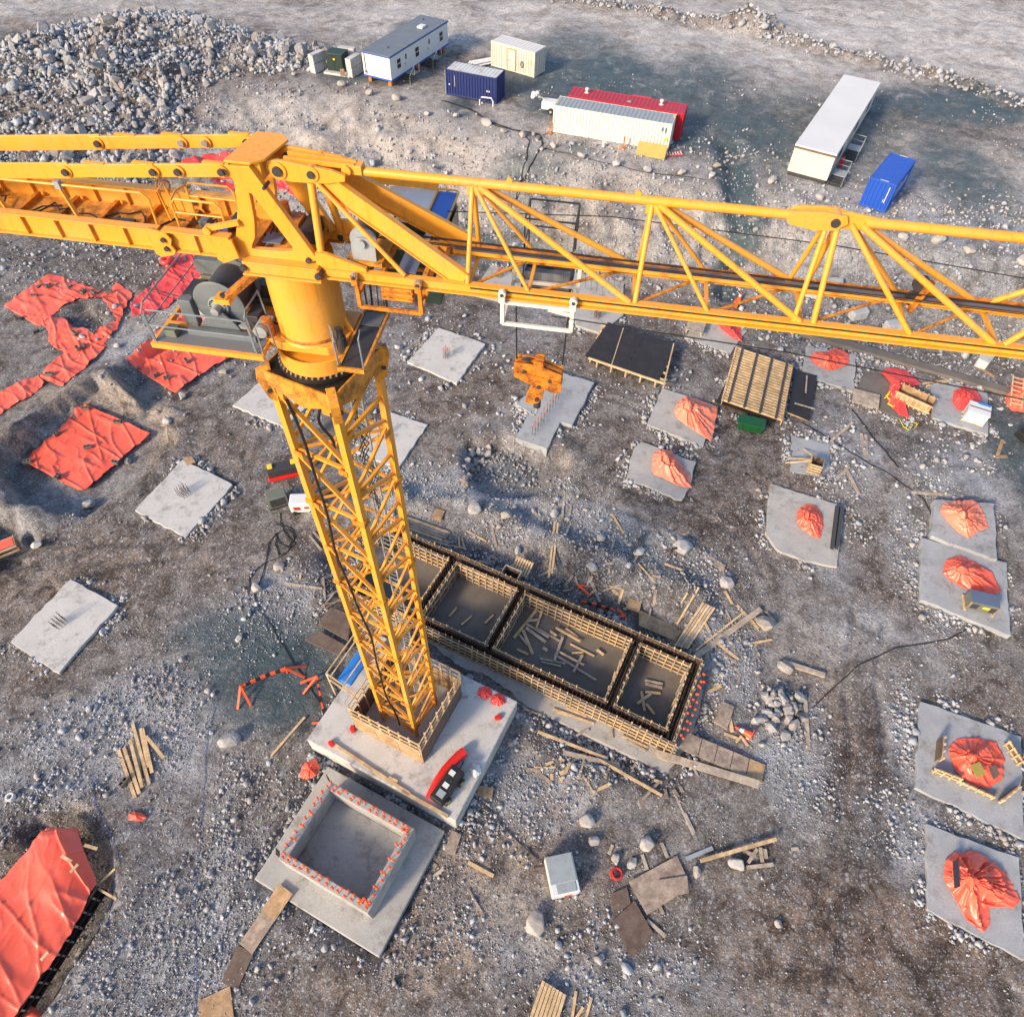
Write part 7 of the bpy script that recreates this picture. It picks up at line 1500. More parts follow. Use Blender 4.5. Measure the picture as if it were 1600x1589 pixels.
# trough form
a, b = G(1402, 612, .5), G(1456, 636, .5); d = (b - a); L_ = d.length; ang = math.atan2(d.y, d.x)
tf_ = thing('trough_form', 'open timber trough form with dark inside beside red tarp', 'formwork', (a.x, a.y, .1), ang)
for y, mt in ((-.55, 'timber'), (.55, 'ply_black')):
    plank_obj((0, y, .45), (L_, y, .45), .04, .85, 'plywood', 'side_panel', tf_)
    for z in (.2, .8): plank_obj((-.1, y * 1.12, z), (L_ + .1, y * 1.12, z), .06, .10, 'timber', 'waler', tf_)
    for k in range(7): plank_obj((L_ * (k + .3) / 7, y * 1.18, 0), (L_ * (k + .3) / 7, y * 1.18, .92), .06, .08, 'timber', 'stud', tf_)
obj('floor', MB().box((L_ / 2, 0, .08), (L_, 1.05, .03)), 'ply_black', tf_)
for x in (.02, L_ * .78, L_ - .02): plank_obj((x, -.52, .5), (x, .52, .5), .05, .75, 'plywood_dark', 'end_panel', tf_)
rpx = [(1380, 626), (1388, 618), (1393, 628), (1385, 635), (1392, 640), (1400, 632), (1398, 620), (1390, 612), (1384, 622), (1396, 636)]
ground_cable(rpx, 'tangled yellow rope at the end of the trough form', .05, 'rope_yellow', None, 'rope', .25, 'rope')
ground_cable([(1405, 655), (1410, 668), (1420, 672), (1425, 660), (1432, 664), (1428, 672), (1440, 655)], 'loop of thin yellow rope below the trough form', .025, 'rope_yellow', None, 'rope', cat='rope')
pt = thing('pallet', 'weathered grey pallet left of the trough form', 'pallet', tuple(G(1352, 625, .15)), -.35)
for k in range(7): plank_obj((-1.0, -.75 + .25 * k, .15), (1.0, -.75 + .25 * k, .15), .20, .04, 'timber_grey', 'slat', pt)
for x in (-.9, 0, .9): plank_obj((x, -.85, .07), (x, .85, .07), .1, .1, 'timber_grey', 'bearer', pt)
pt = thing('plywood_trestle', 'grey plywood on a trestle left of the red tarp under the jib', 'trestle', tuple(G(1086, 515, ZP)), -.35)
for k in range(5): plank_obj((-.75, -.8 + .4 * k, .5), (.75, -.8 + .4 * k, .5), .38, .04, 'timber_grey', 'board', pt)
for x in (-.6, .6):
    for y in (-.7, .7): plank_obj((x * 1.15, y, 0), (x * .8, y, .5), .08, .08, 'timber', 'leg', pt)
# white crate on the bluish pad
p = G(1518, 660, ZP); wc = thing('white_crate', 'white plastic crate with blue corner on a pallet at right', 'crate', tuple(p), -.45)
obj('box', MB().box((0, .35, .62), (1.5, 1.25, .95)), 'white_clean', wc, bevel=.04); obj('lid', MB().box((0, .35, 1.13), (1.58, 1.33, .07)), 'white_clean', wc, bevel=.02); obj('strap', MB().box((0, .35, .64), (1.53, .06, 1.12)), 'dark_steel', wc); obj('blue_panel', MB().box((.25, .95, 1.175), (.9, .22, .02)), 'blue_plastic', wc)
for y in (-.1, .35, .8): plank_obj((-.8, y, .07), (.8, y, .07), .12, .12, 'timber', 'bearer', wc)
# generator
p = G(1527, 955, .3); gn = thing('generator', 'grey-green box generator in a timber cradle on the right pad', 'generator', tuple(p), -.25)
obj('housing', MB().box((0, .35, .55), (1.6, .9, .75)), 'grey_green', gn, bevel=.03); obj('lid', MB().box((0, .35, .95), (1.66, .96, .06)), 'blue_grey_plate', gn, bevel=.02); obj('label', MB().box((.2, -.11, .6), (.4, .01, .2)), 'yellow_sign', gn); obj('grille', MB().box((-.45, -.11, .55), (.4, .02, .45)), 'dark_steel', gn); obj('grille', MB().box((.6, -.11, .5), (.3, .02, .45)), 'dark_steel', gn)
for x in (-.8, .8): plank_obj((x, -.2, .1), (x, .9, .1), .1, .14, 'timber', 'skid', gn); plank_obj((x, -.13, .1), (x, -.13, .95), .08, .05, 'plywood', 'post', gn)
# steel beams
for k, x in enumerate((1299, 1306)):
    a, b = G(x, 858, ZP), G(x + 8, 792, ZP); c = (a + b) / 2; d = b - a; L_ = d.length
    o = obj('steel_beam', MB().box((0, 0, .02), (L_, .20, .03)).box((0, 0, .12), (L_, .03, .16)).box((0, 0, .22), (L_, .20, .03)), 'steel_beam', None, (c.x, c.y, ZP + .01), math.atan2(d.y, d.x)); tag(o, ('left', 'right')[k] + ' one of two dark steel beams on the dirty pad', 'steel beam')
# broken timber forms on the right pad
def form_bits(pxa, pxb, label, h=.7):
    a, b = G(*pxa, ZP), G(*pxb, ZP); d = b - a; L_ = d.length; t = thing('timber_form', label, 'formwork', (a.x, a.y, ZP), math.atan2(d.y, d.x))
    plank_obj((0, .05, h / 2), (L_, .05, h / 2), .03, h, 'plywood_dark', 'panel', t)
    for z in (.12, h - .08): plank_obj((-.1, -.02, z), (L_ + .1, -.02, z), .06, .10, 'timber', 'waler', t)
    n_ = max(2, int(L_ / .35))
    for k in range(n_ + 1): plank_obj((L_ * k / n_, -.08, 0), (L_ * k / n_, -.08, h + .1), .06, .08, 'timber', 'stud', t)
form_bits((1462, 1190), (1465, 1158), 'upright timber form left of the orange tarp heap'); form_bits((1457, 1205), (1495, 1220), 'low timber form at the lower left of the orange tarp heap', .5); form_bits((1500, 1224), (1548, 1246), 'ladder-like timber form below the orange tarp heap', .3); form_bits((1570, 1165), (1590, 1195), 'tilted timber form right of the orange tarp heap', .6); form_bits((1560, 1252), (1584, 1232), 'small timber form at the lower right of the orange tarp heap', .5)
sheet([(1516, 1195), (1530, 1190), (1540, 1208), (1526, 1216)], 'khaki', 'olive board lying on the orange tarp heap', 0, .04, z=.85); sheet([(1545, 1200), (1554, 1194), (1562, 1210), (1552, 1218)], 'plywood_dark', 'dark board on the right of the orange tarp heap', 0, .04, z=.7)
sheet([(1488, 1345), (1496, 1344), (1500, 1385), (1491, 1388)], 'dark_steel', 'dark plate lying on the large twisted tarp', 0, .05, z=1.0, name='steel_plate', cat='plate')
ground_cable([(1468, 1352), (1472, 1380), (1485, 1405), (1500, 1422), (1510, 1415)], 'bent dark bar lying left of the large twisted tarp', .04, 'rebar_steel', None, 'steel_bar', .05, 'bar')
# machine and red hose on the crane base
p = G(700, 1232, 1.5); mc = thing('compressor', 'black wheeled compressor on the crane base slab', 'compressor', tuple(p), 1.0)
obj('body', MB().box((0, .0, .55), (1.9, .75, .6)), 'black_rubber', mc, bevel=.06); obj('control_panel', MB().box((-.55, -.05, .87), (.35, .4, .06)), 'light_grey', mc); obj('control_panel', MB().box((.55, .1, .87), (.25, .3, .05)), 'white_clean', mc); obj('label', MB().box((-.1, .0, .865), (.25, .3, .03)), 'white_clean', mc); obj('lamp', MB().box((.2, -.1, .87), (.1, .1, .05)), 'green_paint', mc)
for x in (-.55, .55):
    for y in (-.42, .42): w = obj('wheel', MB().tube((x, y - .07, .24), (x, y + .07, .24), .24, 16), 'black_rubber', mc, smooth=True); obj('hub', MB().tube((x, y - .08, .24), (x, y + .08, .24), .1, 10), 'yellow_sign', w)
obj('tow_bar', MB().bar((.9, 0, .35), (1.5, .1, .3), .06, .06), 'dark_steel', mc)
rh = obj('red_hose', MB().path([G(672, 1248, 1.7) + Vector((0, 0, 0)) - G(672, 1248, 1.5)] + [G(x, y, 1.75) - G(672, 1248, 1.5) for x, y in ((676, 1238), (684, 1222), (694, 1206), (706, 1192), (718, 1180), (726, 1174))], .26, 12), 'red_plastic', None, tuple(G(672, 1248, 1.5)), smooth=True); tag(rh, 'fat red hose lying behind the black compressor', 'hose')
bg_ = bundle([(733, 1202), (738, 1192), (750, 1196), (752, 1208), (742, 1216)], (742, 1203), 1.5, .4, 'white_clean', 'crumpled white bag beside the black compressor', .1, 6, 51, group=None, n=(50, 14)); bg_['category'] = 'bag'
for x, y, lb in ((518, 1163, 'small red pouch on the left edge of the crane base'), (551, 1140, 'small red strap beside the left corner of the mast box'), (778, 1122, 'small red can near the right edge of the crane base')):
    o = obj('red_pouch', MB().prism([(-.2, -.1), (.1, -.16), (.22, .02), (.05, .14), (-.18, .1)], (0, 0, .1), X3, Y3, Z3 * .2), 'red_plastic', None, tuple(G(x, y, 1.5)), random.random() * 3, bevel=.05); tag(o, lb, 'pouch')
# orange and black safety barriers
def barrier(px, label, z=.6, feet=()):
    P_ = [GH(*p) for p in px]; c = P_[0].copy(); t = thing('safety_barrier', label, 'barrier', tuple(c)); L_ = sum((P_[i + 1] - P_[i]).length for i in range(len(P_) - 1)); n_ = max(6, int(L_ / .28)); seg = []
    for i in range(n_ + 1):
        f = i / n_ * (len(P_) - 1); k = min(int(f), len(P_) - 2); seg.append(P_[k].lerp(P_[k + 1], f - k) - c + Z3 * z)
    for i in range(n_): plank_obj(seg[i], seg[i + 1], .10, .24, ('orange_plastic', 'black_rubber')[i % 2], 'stripe', t)
    for e, dr in feet:
        e_ = GH(*e) - c; dq = GH(*dr) - c
        for s in (-.35, .35):
            sd = Vector((-(dq - e_).y, (dq - e_).x, 0)).normalized() * s; plank_obj(e_ + Z3 * (z + .1), dq + sd + Z3 * .05, .12, .06, 'orange_plastic', 'leg', t)
        plank_obj(e_ + Z3 * .02, e_ + Z3 * (z + .2), .07, .07, 'orange_plastic', 'post', t)
barrier([(381, 1080), (415, 1064), (450, 1052)], 'orange and black barrier bar on the wet patch left of the mast', feet=(((381, 1080), (382, 1106)), ((450, 1052), (478, 1050))))
barrier([(499, 1065), (503, 1090), (512, 1136)], 'orange and black barrier bar beside the timber guard frame', feet=(((499, 1065), (472, 1076)), ((512, 1136), (488, 1140))))
barrier([(908, 944), (935, 950), (958, 957)], 'orange and black barrier behind the long formwork', .3, feet=(((975, 968), (960, 958)), ((903, 920), (924, 924))))
# equipment left of the mast
p = G(445, 742, .1); eq = thing('plate_machine', 'dark machine with yellow handles and red base left of the mast', 'machine', tuple(p), .35)
obj('base', MB().box((0, 0, .15), (2.2, .9, .25)), 'red_plastic', eq, bevel=.04); obj('body', MB().box((0, .1, .6), (2.1, .8, .65)), 'dark_steel', eq, bevel=.05)
for x in (-.8, .8): obj('handle', MB().box((x, .15, 1.0), (.35, .4, .15)), 'yellow_sign', eq, bevel=.03)
p = G(437, 790, .1); eq = thing('green_cabinet', 'green-grey switch cabinet beside the cable coil left of the mast', 'cabinet', tuple(p), .45)
obj('body', MB().box((0, .2, .55), (1.3, .8, .95)), 'grey_green', eq, bevel=.05); obj('door', MB().box((0, -.215, .6), (1.0, .03, .7)), 'dark_steel', eq, bevel=.02); obj('skid', MB().box((0, .2, .06), (1.4, .9, .1)), 'dark_steel', eq)
p = G(476, 800, .1); eq = thing('white_tank', 'white wheeled tank with red stickers left behind the mast', 'tank', tuple(p), .1)
obj('body', MB().box((0, .3, .62), (1.7, 1.0, .95)), 'white_clean', eq, bevel=.12); obj('sticker', MB().box((-.35, -.21, .65), (.45, .02, .3)), 'red_plastic', eq); obj('sticker', MB().box((.3, -.21, .7), (.3, .02, .2)), 'red_plastic', eq)
for x in (-.55, .55): obj('wheel', MB().tube((x, -.25, .18), (x, .85, .18), .18, 12), 'black_rubber', eq, smooth=True)
coil = [(430, 820), (452, 826), (462, 842), (450, 856), (434, 850), (432, 834), (448, 828), (460, 838), (452, 862), (436, 868), (428, 852), (436, 832), (420, 850), (408, 900), (400, 930), (410, 960), (440, 1010), (480, 1060), (500, 1100), (512, 1150)]
ground_cable(coil, 'black cable coiled left of the mast and trailing to the crane base', .03)
ground_cable([(438, 802), (436, 818), (446, 830), (462, 850), (440, 870), (415, 880), (390, 900), (385, 940)], 'second black cable loop below the green-grey cabinet', .03)
ground_cable([(1250, 660), (1300, 690), (1340, 712), (1400, 750), (1440, 780), (1455, 800), (1460, 850), (1475, 890)], 'black cable crossing the open ground to the right pads', .035)
ground_cable([(1525, 975), (1480, 1000), (1400, 1012), (1340, 1040), (1290, 1085), (1262, 1115)], 'black cable from the generator across the open ground', .03)
ground_cable([(755, 1255), (790, 1300), (830, 1330), (858, 1352)], 'black cable from the crane base to the white box', .03)
ground_cable([(1330, 640), (1350, 668), (1385, 705), (1410, 740)], 'short black cable in the rutted ground at right', .04)
ground_cable([(945, 1150), (960, 1168), (975, 1190), (992, 1198), (1000, 1180), (1030, 1170)], 'black cable looping over the footing ledge', .035)
RB = 'thin blue line on the gravel'
ground_cable([(150, 1440), (165, 1470), (178, 1400), (188, 1350), (168, 1300), (152, 1255), (150, 1200)], 'thin blue line curving round the big orange cover', .011, 'rope_blue', None, 'rope', cat='line'); ground_cable([(302, 1589), (304, 1500), (308, 1400), (311, 1300), (318, 1220), (328, 1150), (342, 1080)], 'thin blue line running straight down the lower left gravel', .011, 'rope_blue', None, 'rope', cat='line'); ground_cable([(40, 1245), (80, 1220), (150, 1150), (210, 1090), (260, 1040)], 'thin blue line slanting up from the small white ring', .010, 'rope_blue', None, 'rope', cat='line')
rg = obj('white_ring', MB().lathe([(.13, 0), (.2, 0), (.2, .3), (.13, .3), (.13, .02)], n=16), 'white_pvc', None, tuple(GH(19, 1247)), smooth=True); tag(rg, 'small white pipe ring at the left edge', 'pipe')
# white box with grey lid
p = G(884, 1404, .05); wb_ = thing('white_box', 'white box with pale grey lid standing on open ground below the crane', 'box', tuple(p), .22)
obj('body', MB().box((0, .95, .42), (1.35, 1.75, .8)), 'white_clean', wb_, bevel=.04); obj('lid', MB().box((-.02, 1.18, .85), (1.30, 1.25, .08)), 'light_grey', wb_, bevel=.03); obj('lower_lid', MB().box((.05, .35, .83), (.95, .45, .05)), 'light_grey', wb_, bevel=.02); obj('tail_lamp', MB().box((.1, .06, .35), (.35, .03, .12)), 'red_plastic', wb_); obj('side_lamp', MB().box((.69, .6, .4), (.03, .25, .1)), 'red_plastic', wb_)
rc = obj('red_coil', MB().path([(.3 * math.cos(t) * (1 - t * .012), .26 * math.sin(t), .05 + .012 * t) for t in [k * .5 for k in range(40)]], .035, 5), 'red_plastic', None, tuple(GH(963, 1366)), smooth=True); tag(rc, 'small dark red coil between boulders right of the white box', 'coil')
# traffic cone lying down
def cone(px, py, rz, label, upright=False):
    g = GH(px, py); t = thing('traffic_cone', label, 'traffic cone', tuple(g), rz)
    ax = Z3 if upright else X3; o = Z3 * (.03 if upright else .20)
    obj('cone', MB().lathe([(.17, .02), (.12, .25), (.10, .34)], o, 14, ax), 'orange_plastic', t, smooth=True); obj('reflective_band', MB().lathe([(.102, .34), (.075, .50)], o, 14, ax), 'white_clean', t, smooth=True); obj('tip', MB().lathe([(.075, .50), (.035, .72)], o, 14, ax), 'red_plastic', t, smooth=True); obj('base', MB().box(o, (.04 if not upright else .4, .4, .4 if not upright else .04)), 'orange_plastic', t, bevel=.01)
    t.scale = (1.35,) * 3
cone(1172, 1152, 2.6, 'fallen orange traffic cone below the stone heap'); cone(1154, 470, 0, 'orange traffic cone seen through the jib', True); cone(1148, 480, .5, 'second red cone lying behind the jib')
# ladder and tarp-covered form on the right edge
ld = thing('timber_ladder', 'pale timber ladder frame at the right edge', 'ladder', tuple(G(1590, 640, .2)), 1.2)
for y in (0, .8): plank_obj((-.4, y, .5), (2.8, y, 1.0), .09, .09, 'timber', 'rail', ld)
for k in range(7): plank_obj((-.1 + .45 * k, 0, .55 + .07 * k), (-.1 + .45 * k, .8, .55 + .07 * k), .07, .06, 'timber', 'rung', ld)
p = G(1598, 690, .1); mm = thing('red_machine', 'black and red machine cut off by the right edge', 'machine', tuple(p), .3)
obj('body', MB().box((.2, .2, .45), (1.2, .9, .6)), 'black_rubber', mm, bevel=.08); obj('cover', MB().box((-.1, -.1, .72), (.5, .4, .2)), 'red_plastic', mm, bevel=.05)
for y in (-.3, .7): obj('wheel', MB().tube((0, y - .06, .25), (0, y + .06, .25), .25, 14), 'black_rubber', mm, smooth=True)
# form at the left edge pit
ff = thing('edge_form', 'timber form with red sheet in the small pit at the left edge', 'formwork', tuple(G(0, 860, -1.0)), .6)
for z in (.3, .7): plank_obj((-1.5, 0, z), (1.2, 0, z), .08, .12, 'timber', 'waler', ff); plank_obj((-1.5, -.9, z), (1.2, -.9, z), .08, .12, 'timber', 'waler', ff)
obj('red_sheet', MB().box((0, -.45, .8), (2.2, .75, .03)), 'tarp', ff); plank_obj((1.2, -.9, .5), (1.2, 0, .5), .05, .8, 'plywood', 'end_panel', ff)
# stakes behind the jib
for x, y in ((1308, 500), (1245, 470), (1330, 470), (1500, 520)): 
    g = GH(x, y); q = plank_obj(g, g + Vector((.1, 0, 1.2)), .08, .08, 'timber_grey', 'survey_stake'); tag(q, 'pale stake standing among rubble behind the jib', 'stake', 'stakes behind the jib')
for x, y, rz in ((1340, 495, .4), (1395, 515, .2), (1535, 568, .9), (1270, 462, -.3), (1300, 450, .1)):
    o = obj('concrete_chunk', MB().prism([(-.9, -.4), (.6, -.5), (.9, .3), (.2, .55), (-.8, .45)], (0, 0, .35), X3, Y3, Z3 * .8), 'concrete_light', None, tuple(GH(x, y)), rz, bevel=.08); tag(o, 'pale broken concrete block among rubble behind the jib', 'concrete block', 'broken concrete behind the jib')
# angle bars by the boulder
for k in range(4):
    q = plank((982 + 5 * k, 872 - 4 * k), (996 + 4 * k, 843 - 2 * k), .06, .06, 'steel_beam', 'dark steel angle bar leaning above the formwork', group='steel angles above the formwork', dz=.2)
    q['category'] = 'steel bar'

# small offcuts of wood lying about
SC = [(760, 885, 40, 18, 9, 'above the second compartment'), (930, 905, 70, 20, 18, 'behind the large compartment'), (1090, 1000, 40, 30, 18, 'around the right end of the formwork'), (1010, 1215, 60, 20, 9, 'below the footing corner'), (540, 900, 50, 50, 18, 'left behind the mast foot'), (1130, 1090, 30, 40, 7, 'between the formwork and the stone heap'), (700, 1360, 40, 50, 6, 'right of the front foundation'), (1150, 940, 40, 30, 6, 'beside the large white boulder'), (900, 1200, 70, 25, 16, 'on the rubble below the front form face'), (650, 835, 60, 15, 12, 'around the stacked boards')]
for cx_, cy_, rx_, ry_, n_, wh in SC:
    for k in range(n_):
        x, y = random.gauss(cx_, rx_ * .6), random.gauss(cy_, ry_ * .6); a_ = random.uniform(0, 3.14); L_ = random.choice((8, 12, 16, 22, 30, 42)) * random.uniform(.8, 1.2)
        plank((x, y), (x + L_ * math.cos(a_), y + L_ * math.sin(a_)), random.uniform(.07, .2), random.uniform(.03, .06), random.choice(('timber', 'timber_grey', 'plywood_grey')), 'small wood offcut lying ' + wh, group='wood offcuts ' + wh)
# ================================================================== boulders, rubble, gravel
rock_me = []
for k, (v, f) in enumerate(ROCK):
    me = bpy.data.meshes.new('rock'); me.from_pydata(v.tolist(), [], f.tolist()); me.materials.append(MAT['rock']); me.update(); rock_me.append(me)
def big_template(seed):
    v, f = rock_template(22, seed, .8); me = bpy.data.meshes.new('boulder'); me.from_pydata(v.tolist(), [], f.tolist()); me.materials.append(MAT['rock_pale'])
    bm = bmesh.new(); bm.from_mesh(me); bmesh.ops.dissolve_limit(bm, angle_limit=.25, verts=bm.verts, edges=bm.edges); bmesh.ops.bevel(bm, geom=bm.edges[:] + bm.verts[:], offset=.07, segments=1, affect='EDGES'); bm.to_mesh(me); bm.free(); me.update(); return me
bould_me = [big_template(900 + k) for k in range(9)]
def boulder(px, py, r_px, label, group=None, me=None, flat=.75, sink=.15):
    g = GH(px, py); r = (G(px + r_px, py, g.z) - G(px, py, g.z)).length
    o = put('boulder', me or random.choice(bould_me), None, (g.x, g.y, g.z + r * flat * (.72 - sink)), rot=(random.uniform(-.3, .3), random.uniform(-.3, .3), random.uniform(0, 6.28)), scale=(r * random.uniform(.9, 1.2), r * random.uniform(.8, 1.0), r * flat)); tag(o, label, 'boulder', group); return o
CB_ = 'marker boulders along the crest'
for x, y, r in ((535, 135, 9), (578, 149, 9), (620, 157, 10), (667, 180, 7), (713, 184, 7), (760, 196, 10), (787, 208, 7), (817, 214, 9), (865, 231, 9), (908, 246, 8), (963, 259, 10), (1012, 268, 8), (1065, 272, 9), (1112, 276, 7), (1120, 262, 9), (1205, 285, 10), (1280, 312, 9), (1410, 374, 10), (1463, 379, 15), (1510, 396, 13), (1595, 412, 12), (440, 113, 6), (395, 113, 8), (355, 112, 7), (460, 118, 5)):
    boulder(x, y, r, 'pale boulder in the row along the crest of the bank', CB_)
for x, y, r, lb in ((262, 661, 9, 'pale boulder right of the square tarp pit rim'), (202, 723, 9, 'pale boulder at the lower right rim of the square tarp pit'), (141, 792, 14, 'pale boulder below the square tarp pit'), (62, 854, 12, 'pale boulder beside the left edge pit'), (286, 622, 9, 'pale boulder below the tarp under the winch platform'), (350, 584, 8, 'pale boulder at the right end of the tarp under the platform'),
                    (362, 1158, 19, 'large pale boulder left of the crane base'), (403, 920, 13, 'bluish boulder left of the mast halfway up'), (374, 1000, 9, 'boulder above the wet patch left of the mast'), (437, 887, 10, 'boulder beside the black cable left of the mast'), (1135, 914, 15, 'smooth white boulder above the right end of the formwork'), (1194, 977, 18, 'large white boulder at the tip of the wide pale board'), (1150, 1352, 15, 'boulder with orange painted tip among weathered beams'),
                    (1010, 1320, 16, 'largest white boulder above the worn plywood sheets'), (963, 1344, 13, 'white boulder right of the white box, left of a pair'), (987, 1349, 11, 'holed boulder right of the white box, right of a pair'), (915, 1284, 16, 'pale boulder with pink paint mark'), (927, 1315, 13, 'holed boulder just below the pink-marked one'), (1086, 1363, 12, 'white boulder at the right corner of the worn plywood'), (836, 1446, 21, 'pointed grey boulder below the white box'), (1215, 1444, 9, 'pale boulder half sunk in the brown mud'), (1226, 1046, 14, 'pale boulder under the heavy timber beam'),
                    (808, 862, 9, 'blue-grey boulder behind the formwork'), (938, 842, 9, 'white boulder above the formwork, left of the laths'), (925, 888, 11, 'bluish boulder above the formwork middle'), (998, 864, 11, 'white boulder beside the steel angles'), (790, 808, 12, 'pale boulder on the spoil berm above the formwork'), (742, 800, 14, 'tan boulder on the spoil berm near the mast'), (866, 805, 9, 'pale boulder above the twin props'), (610, 1350, 6, 'small stone near the front foundation'), (80, 1390, 6, 'stone at the rim of the big cover pit'), (640, 240, 7, 'stone on the face of the bank above the jib root')):
    o = boulder(x, y, r, lb)
rb_ = boulder(1064, 860, 20, 'large pale boulder with bent rebar and a timber strip', None, None, .8)
rbb = [MB().path([(0, 0, 0), (-.6 - .12 * k, .1 * math.sin(k * 2.1), .15 + .1 * (k % 3)), (-1.2 - .1 * k, .45 * math.sin(k * 1.3), .05 - .08 * (k % 2))], .035, 5) for k in range(8)]
for m in rbb: obj('bent_rebar', m, 'rebar_steel', rb_)
pm = obj('paint_mark', MB().tube((.55, -.1, .62), (.62, -.12, .72), .28, 8), 'red_plastic', None); bpy.data.objects.remove(pm)
def dens_pile(x, y): return sstep(.6, -1.5, sdpoly(x, y, PILE)) * np.clip(.75 + .5 * fbm(x / 5, y / 5, 3), .15, 1)
Px = np.array(PILE); bx = (Px[:, 0].min(), Px[:, 0].max(), Px[:, 1].min(), Px[:, 1].max())
p = scatter(30000, bx, dens_pile); sz = (np.exp(rng.normal(-1.78, .60, len(p))) * (1 + .5 * fbm(p[:, 0] / 4, p[:, 1] / 4, 3))).clip(.07, 1.35)
vis = np.abs(p[:, 0]) < 1e9
order = np.argsort(-(sz / (30 + p[:, 1]))); inview = [i for i in order if p[i, 0] > -.70 * p[i, 1] + 2][:230]; sel = np.zeros(len(p), bool); sel[inview] = True
stone_field('rubble_pile', p[~sel], sz[~sel], ROCK, 'rock_tint', .18, -.05)
for i in inview:
    r = sz[i]; z = hz(p[i, 0], p[i, 1]); o = put('rock', random.choice(rock_me), None, (p[i, 0], p[i, 1], z + r * .35), rot=(random.uniform(0, 6), random.uniform(0, 6), random.uniform(0, 6)), scale=(r * random.uniform(.85, 1.25), r * random.uniform(.8, 1.1), r * random.uniform(.7, 1)))
    tag(o, 'large broken grey rock in the rubble heap at the upper left', 'rock', 'rocks of the rubble heap')
# stone heap right of the ramp
for k in range(34):
    x, y = random.gauss(1213, 15), random.gauss(1112, 22); g = GH(x, y); r = random.uniform(.22, .48)
    o = put('rock', random.choice(rock_me), None, (g.x, g.y, g.z + r * .5), rot=(random.uniform(0, 6), random.uniform(0, 6), random.uniform(0, 6)), scale=(r * random.uniform(.9, 1.3), r, r * random.uniform(.7, 1))); tag(o, 'pale angular rock in the stone heap right of the formwork', 'rock', 'rocks of the heap right of the formwork')
for k in range(40):                                      # stones tipped into the round pit
    t = random.random(); x, y = 727 + 50 * t * t + random.gauss(0, 6), 750 - 56 * t + random.gauss(0, 6); g = GH(x, y); r = random.uniform(.16, .42)
    o = put('rock', random.choice(rock_me), None, (g.x, g.y, g.z + r * .4), rot=(random.uniform(0, 6), random.uniform(0, 6), random.uniform(0, 6)), scale=(r * random.uniform(.9, 1.2), r, r * .85)); tag(o, 'grey angular rock tipped into the left of the round pit', 'rock', 'rocks in the round pit')
# coarse stones over the site
COARSE = [(60, 1250, 130, 120, .5), (210, 1120, 90, 70, .9), (270, 1500, 140, 120, .8), (420, 960, 60, 50, .8), (600, 1480, 120, 60, .5), (840, 1240, 90, 60, .8), (700, 1380, 80, 80, .5), (1240, 1160, 60, 90, 1), (1500, 740, 70, 60, 1), (1320, 700, 45, 50, 1), (1420, 1150, 30, 90, .9), (1410, 1290, 50, 60, .8), (1440, 900, 40, 110, .9), (1540, 800, 60, 70, .8), (850, 830, 130, 40, .8), (1010, 880, 120, 50, .9), (1130, 1010, 60, 90, .9),
          (700, 560, 90, 70, .35), (830, 780, 90, 40, .5), (650, 770, 60, 50, .9), (900, 1180, 110, 40, .9), (480, 1230, 70, 50, .7), (360, 1300, 60, 130, .7), (1450, 500, 260, 60, 1), (1200, 400, 300, 50, .6), (700, 250, 300, 60, .35), (1000, 320, 250, 50, .5), (150, 420, 200, 40, .6), (300, 520, 160, 70, .3), (900, 1500, 160, 90, .45), (750, 1330, 70, 60, .7), (1280, 40, 330, 60, .12), (1480, 420, 140, 50, .7), (60, 800, 60, 60, .5), (830, 600, 180, 60, .3), (1340, 780, 60, 60, .6), (1480, 1290, 70, 20, .8), (250, 340, 250, 30, .8), (640, 930, 250, 60, .7), (570, 560, 90, 80, .35), (1060, 620, 90, 50, .4), (1310, 560, 60, 30, .5), (90, 1000, 110, 30, .3)]
def dens_gravel(x, y): return np.clip(.03 + blobs(x, y, COARSE, .6) * .9 + .45 * fbm(x / 2.2, y / 2.2, 4) + .25 * fbm(x / .7, y / .7, 3), 0, 1) * (1 - .75 * blobs(x, y, BROWN, .5))
def dens_coarse(x, y): return np.clip(blobs(x, y, COARSE, .5) * np.clip(.5 + 1.1 * fbm(x / 1.8, y / 1.8, 4), 0, 1), 0, 1)
near = (-30, 32, -4, 34); far = (-62, 62, 34, 92)
p = scatter(190000, near, lambda x, y: dens_gravel(x, y) * (np.abs(x) < 24 + .42 * y), .02); stone_field('gravel', p, np.exp(rng.normal(-3.05, .40, len(p))).clip(.022, .16), GRAV, 'rock_tint', .2, .10)
p = scatter(42000, far, lambda x, y: dens_gravel(x, y) * (np.abs(x) < 24 + .5 * y), .05); stone_field('gravel', p, np.exp(rng.normal(-2.35, .42, len(p))).clip(.05, .32), GRAV, 'rock_tint', .2, .12)
p = scatter(60000, near, lambda x, y: dens_coarse(x, y) * (np.abs(x) < 24 + .42 * y), .04); sz = np.exp(rng.normal(-2.45, .42, len(p))).clip(.05, .36)
rim = []                                              # broken stone thrown against the edges of the pads
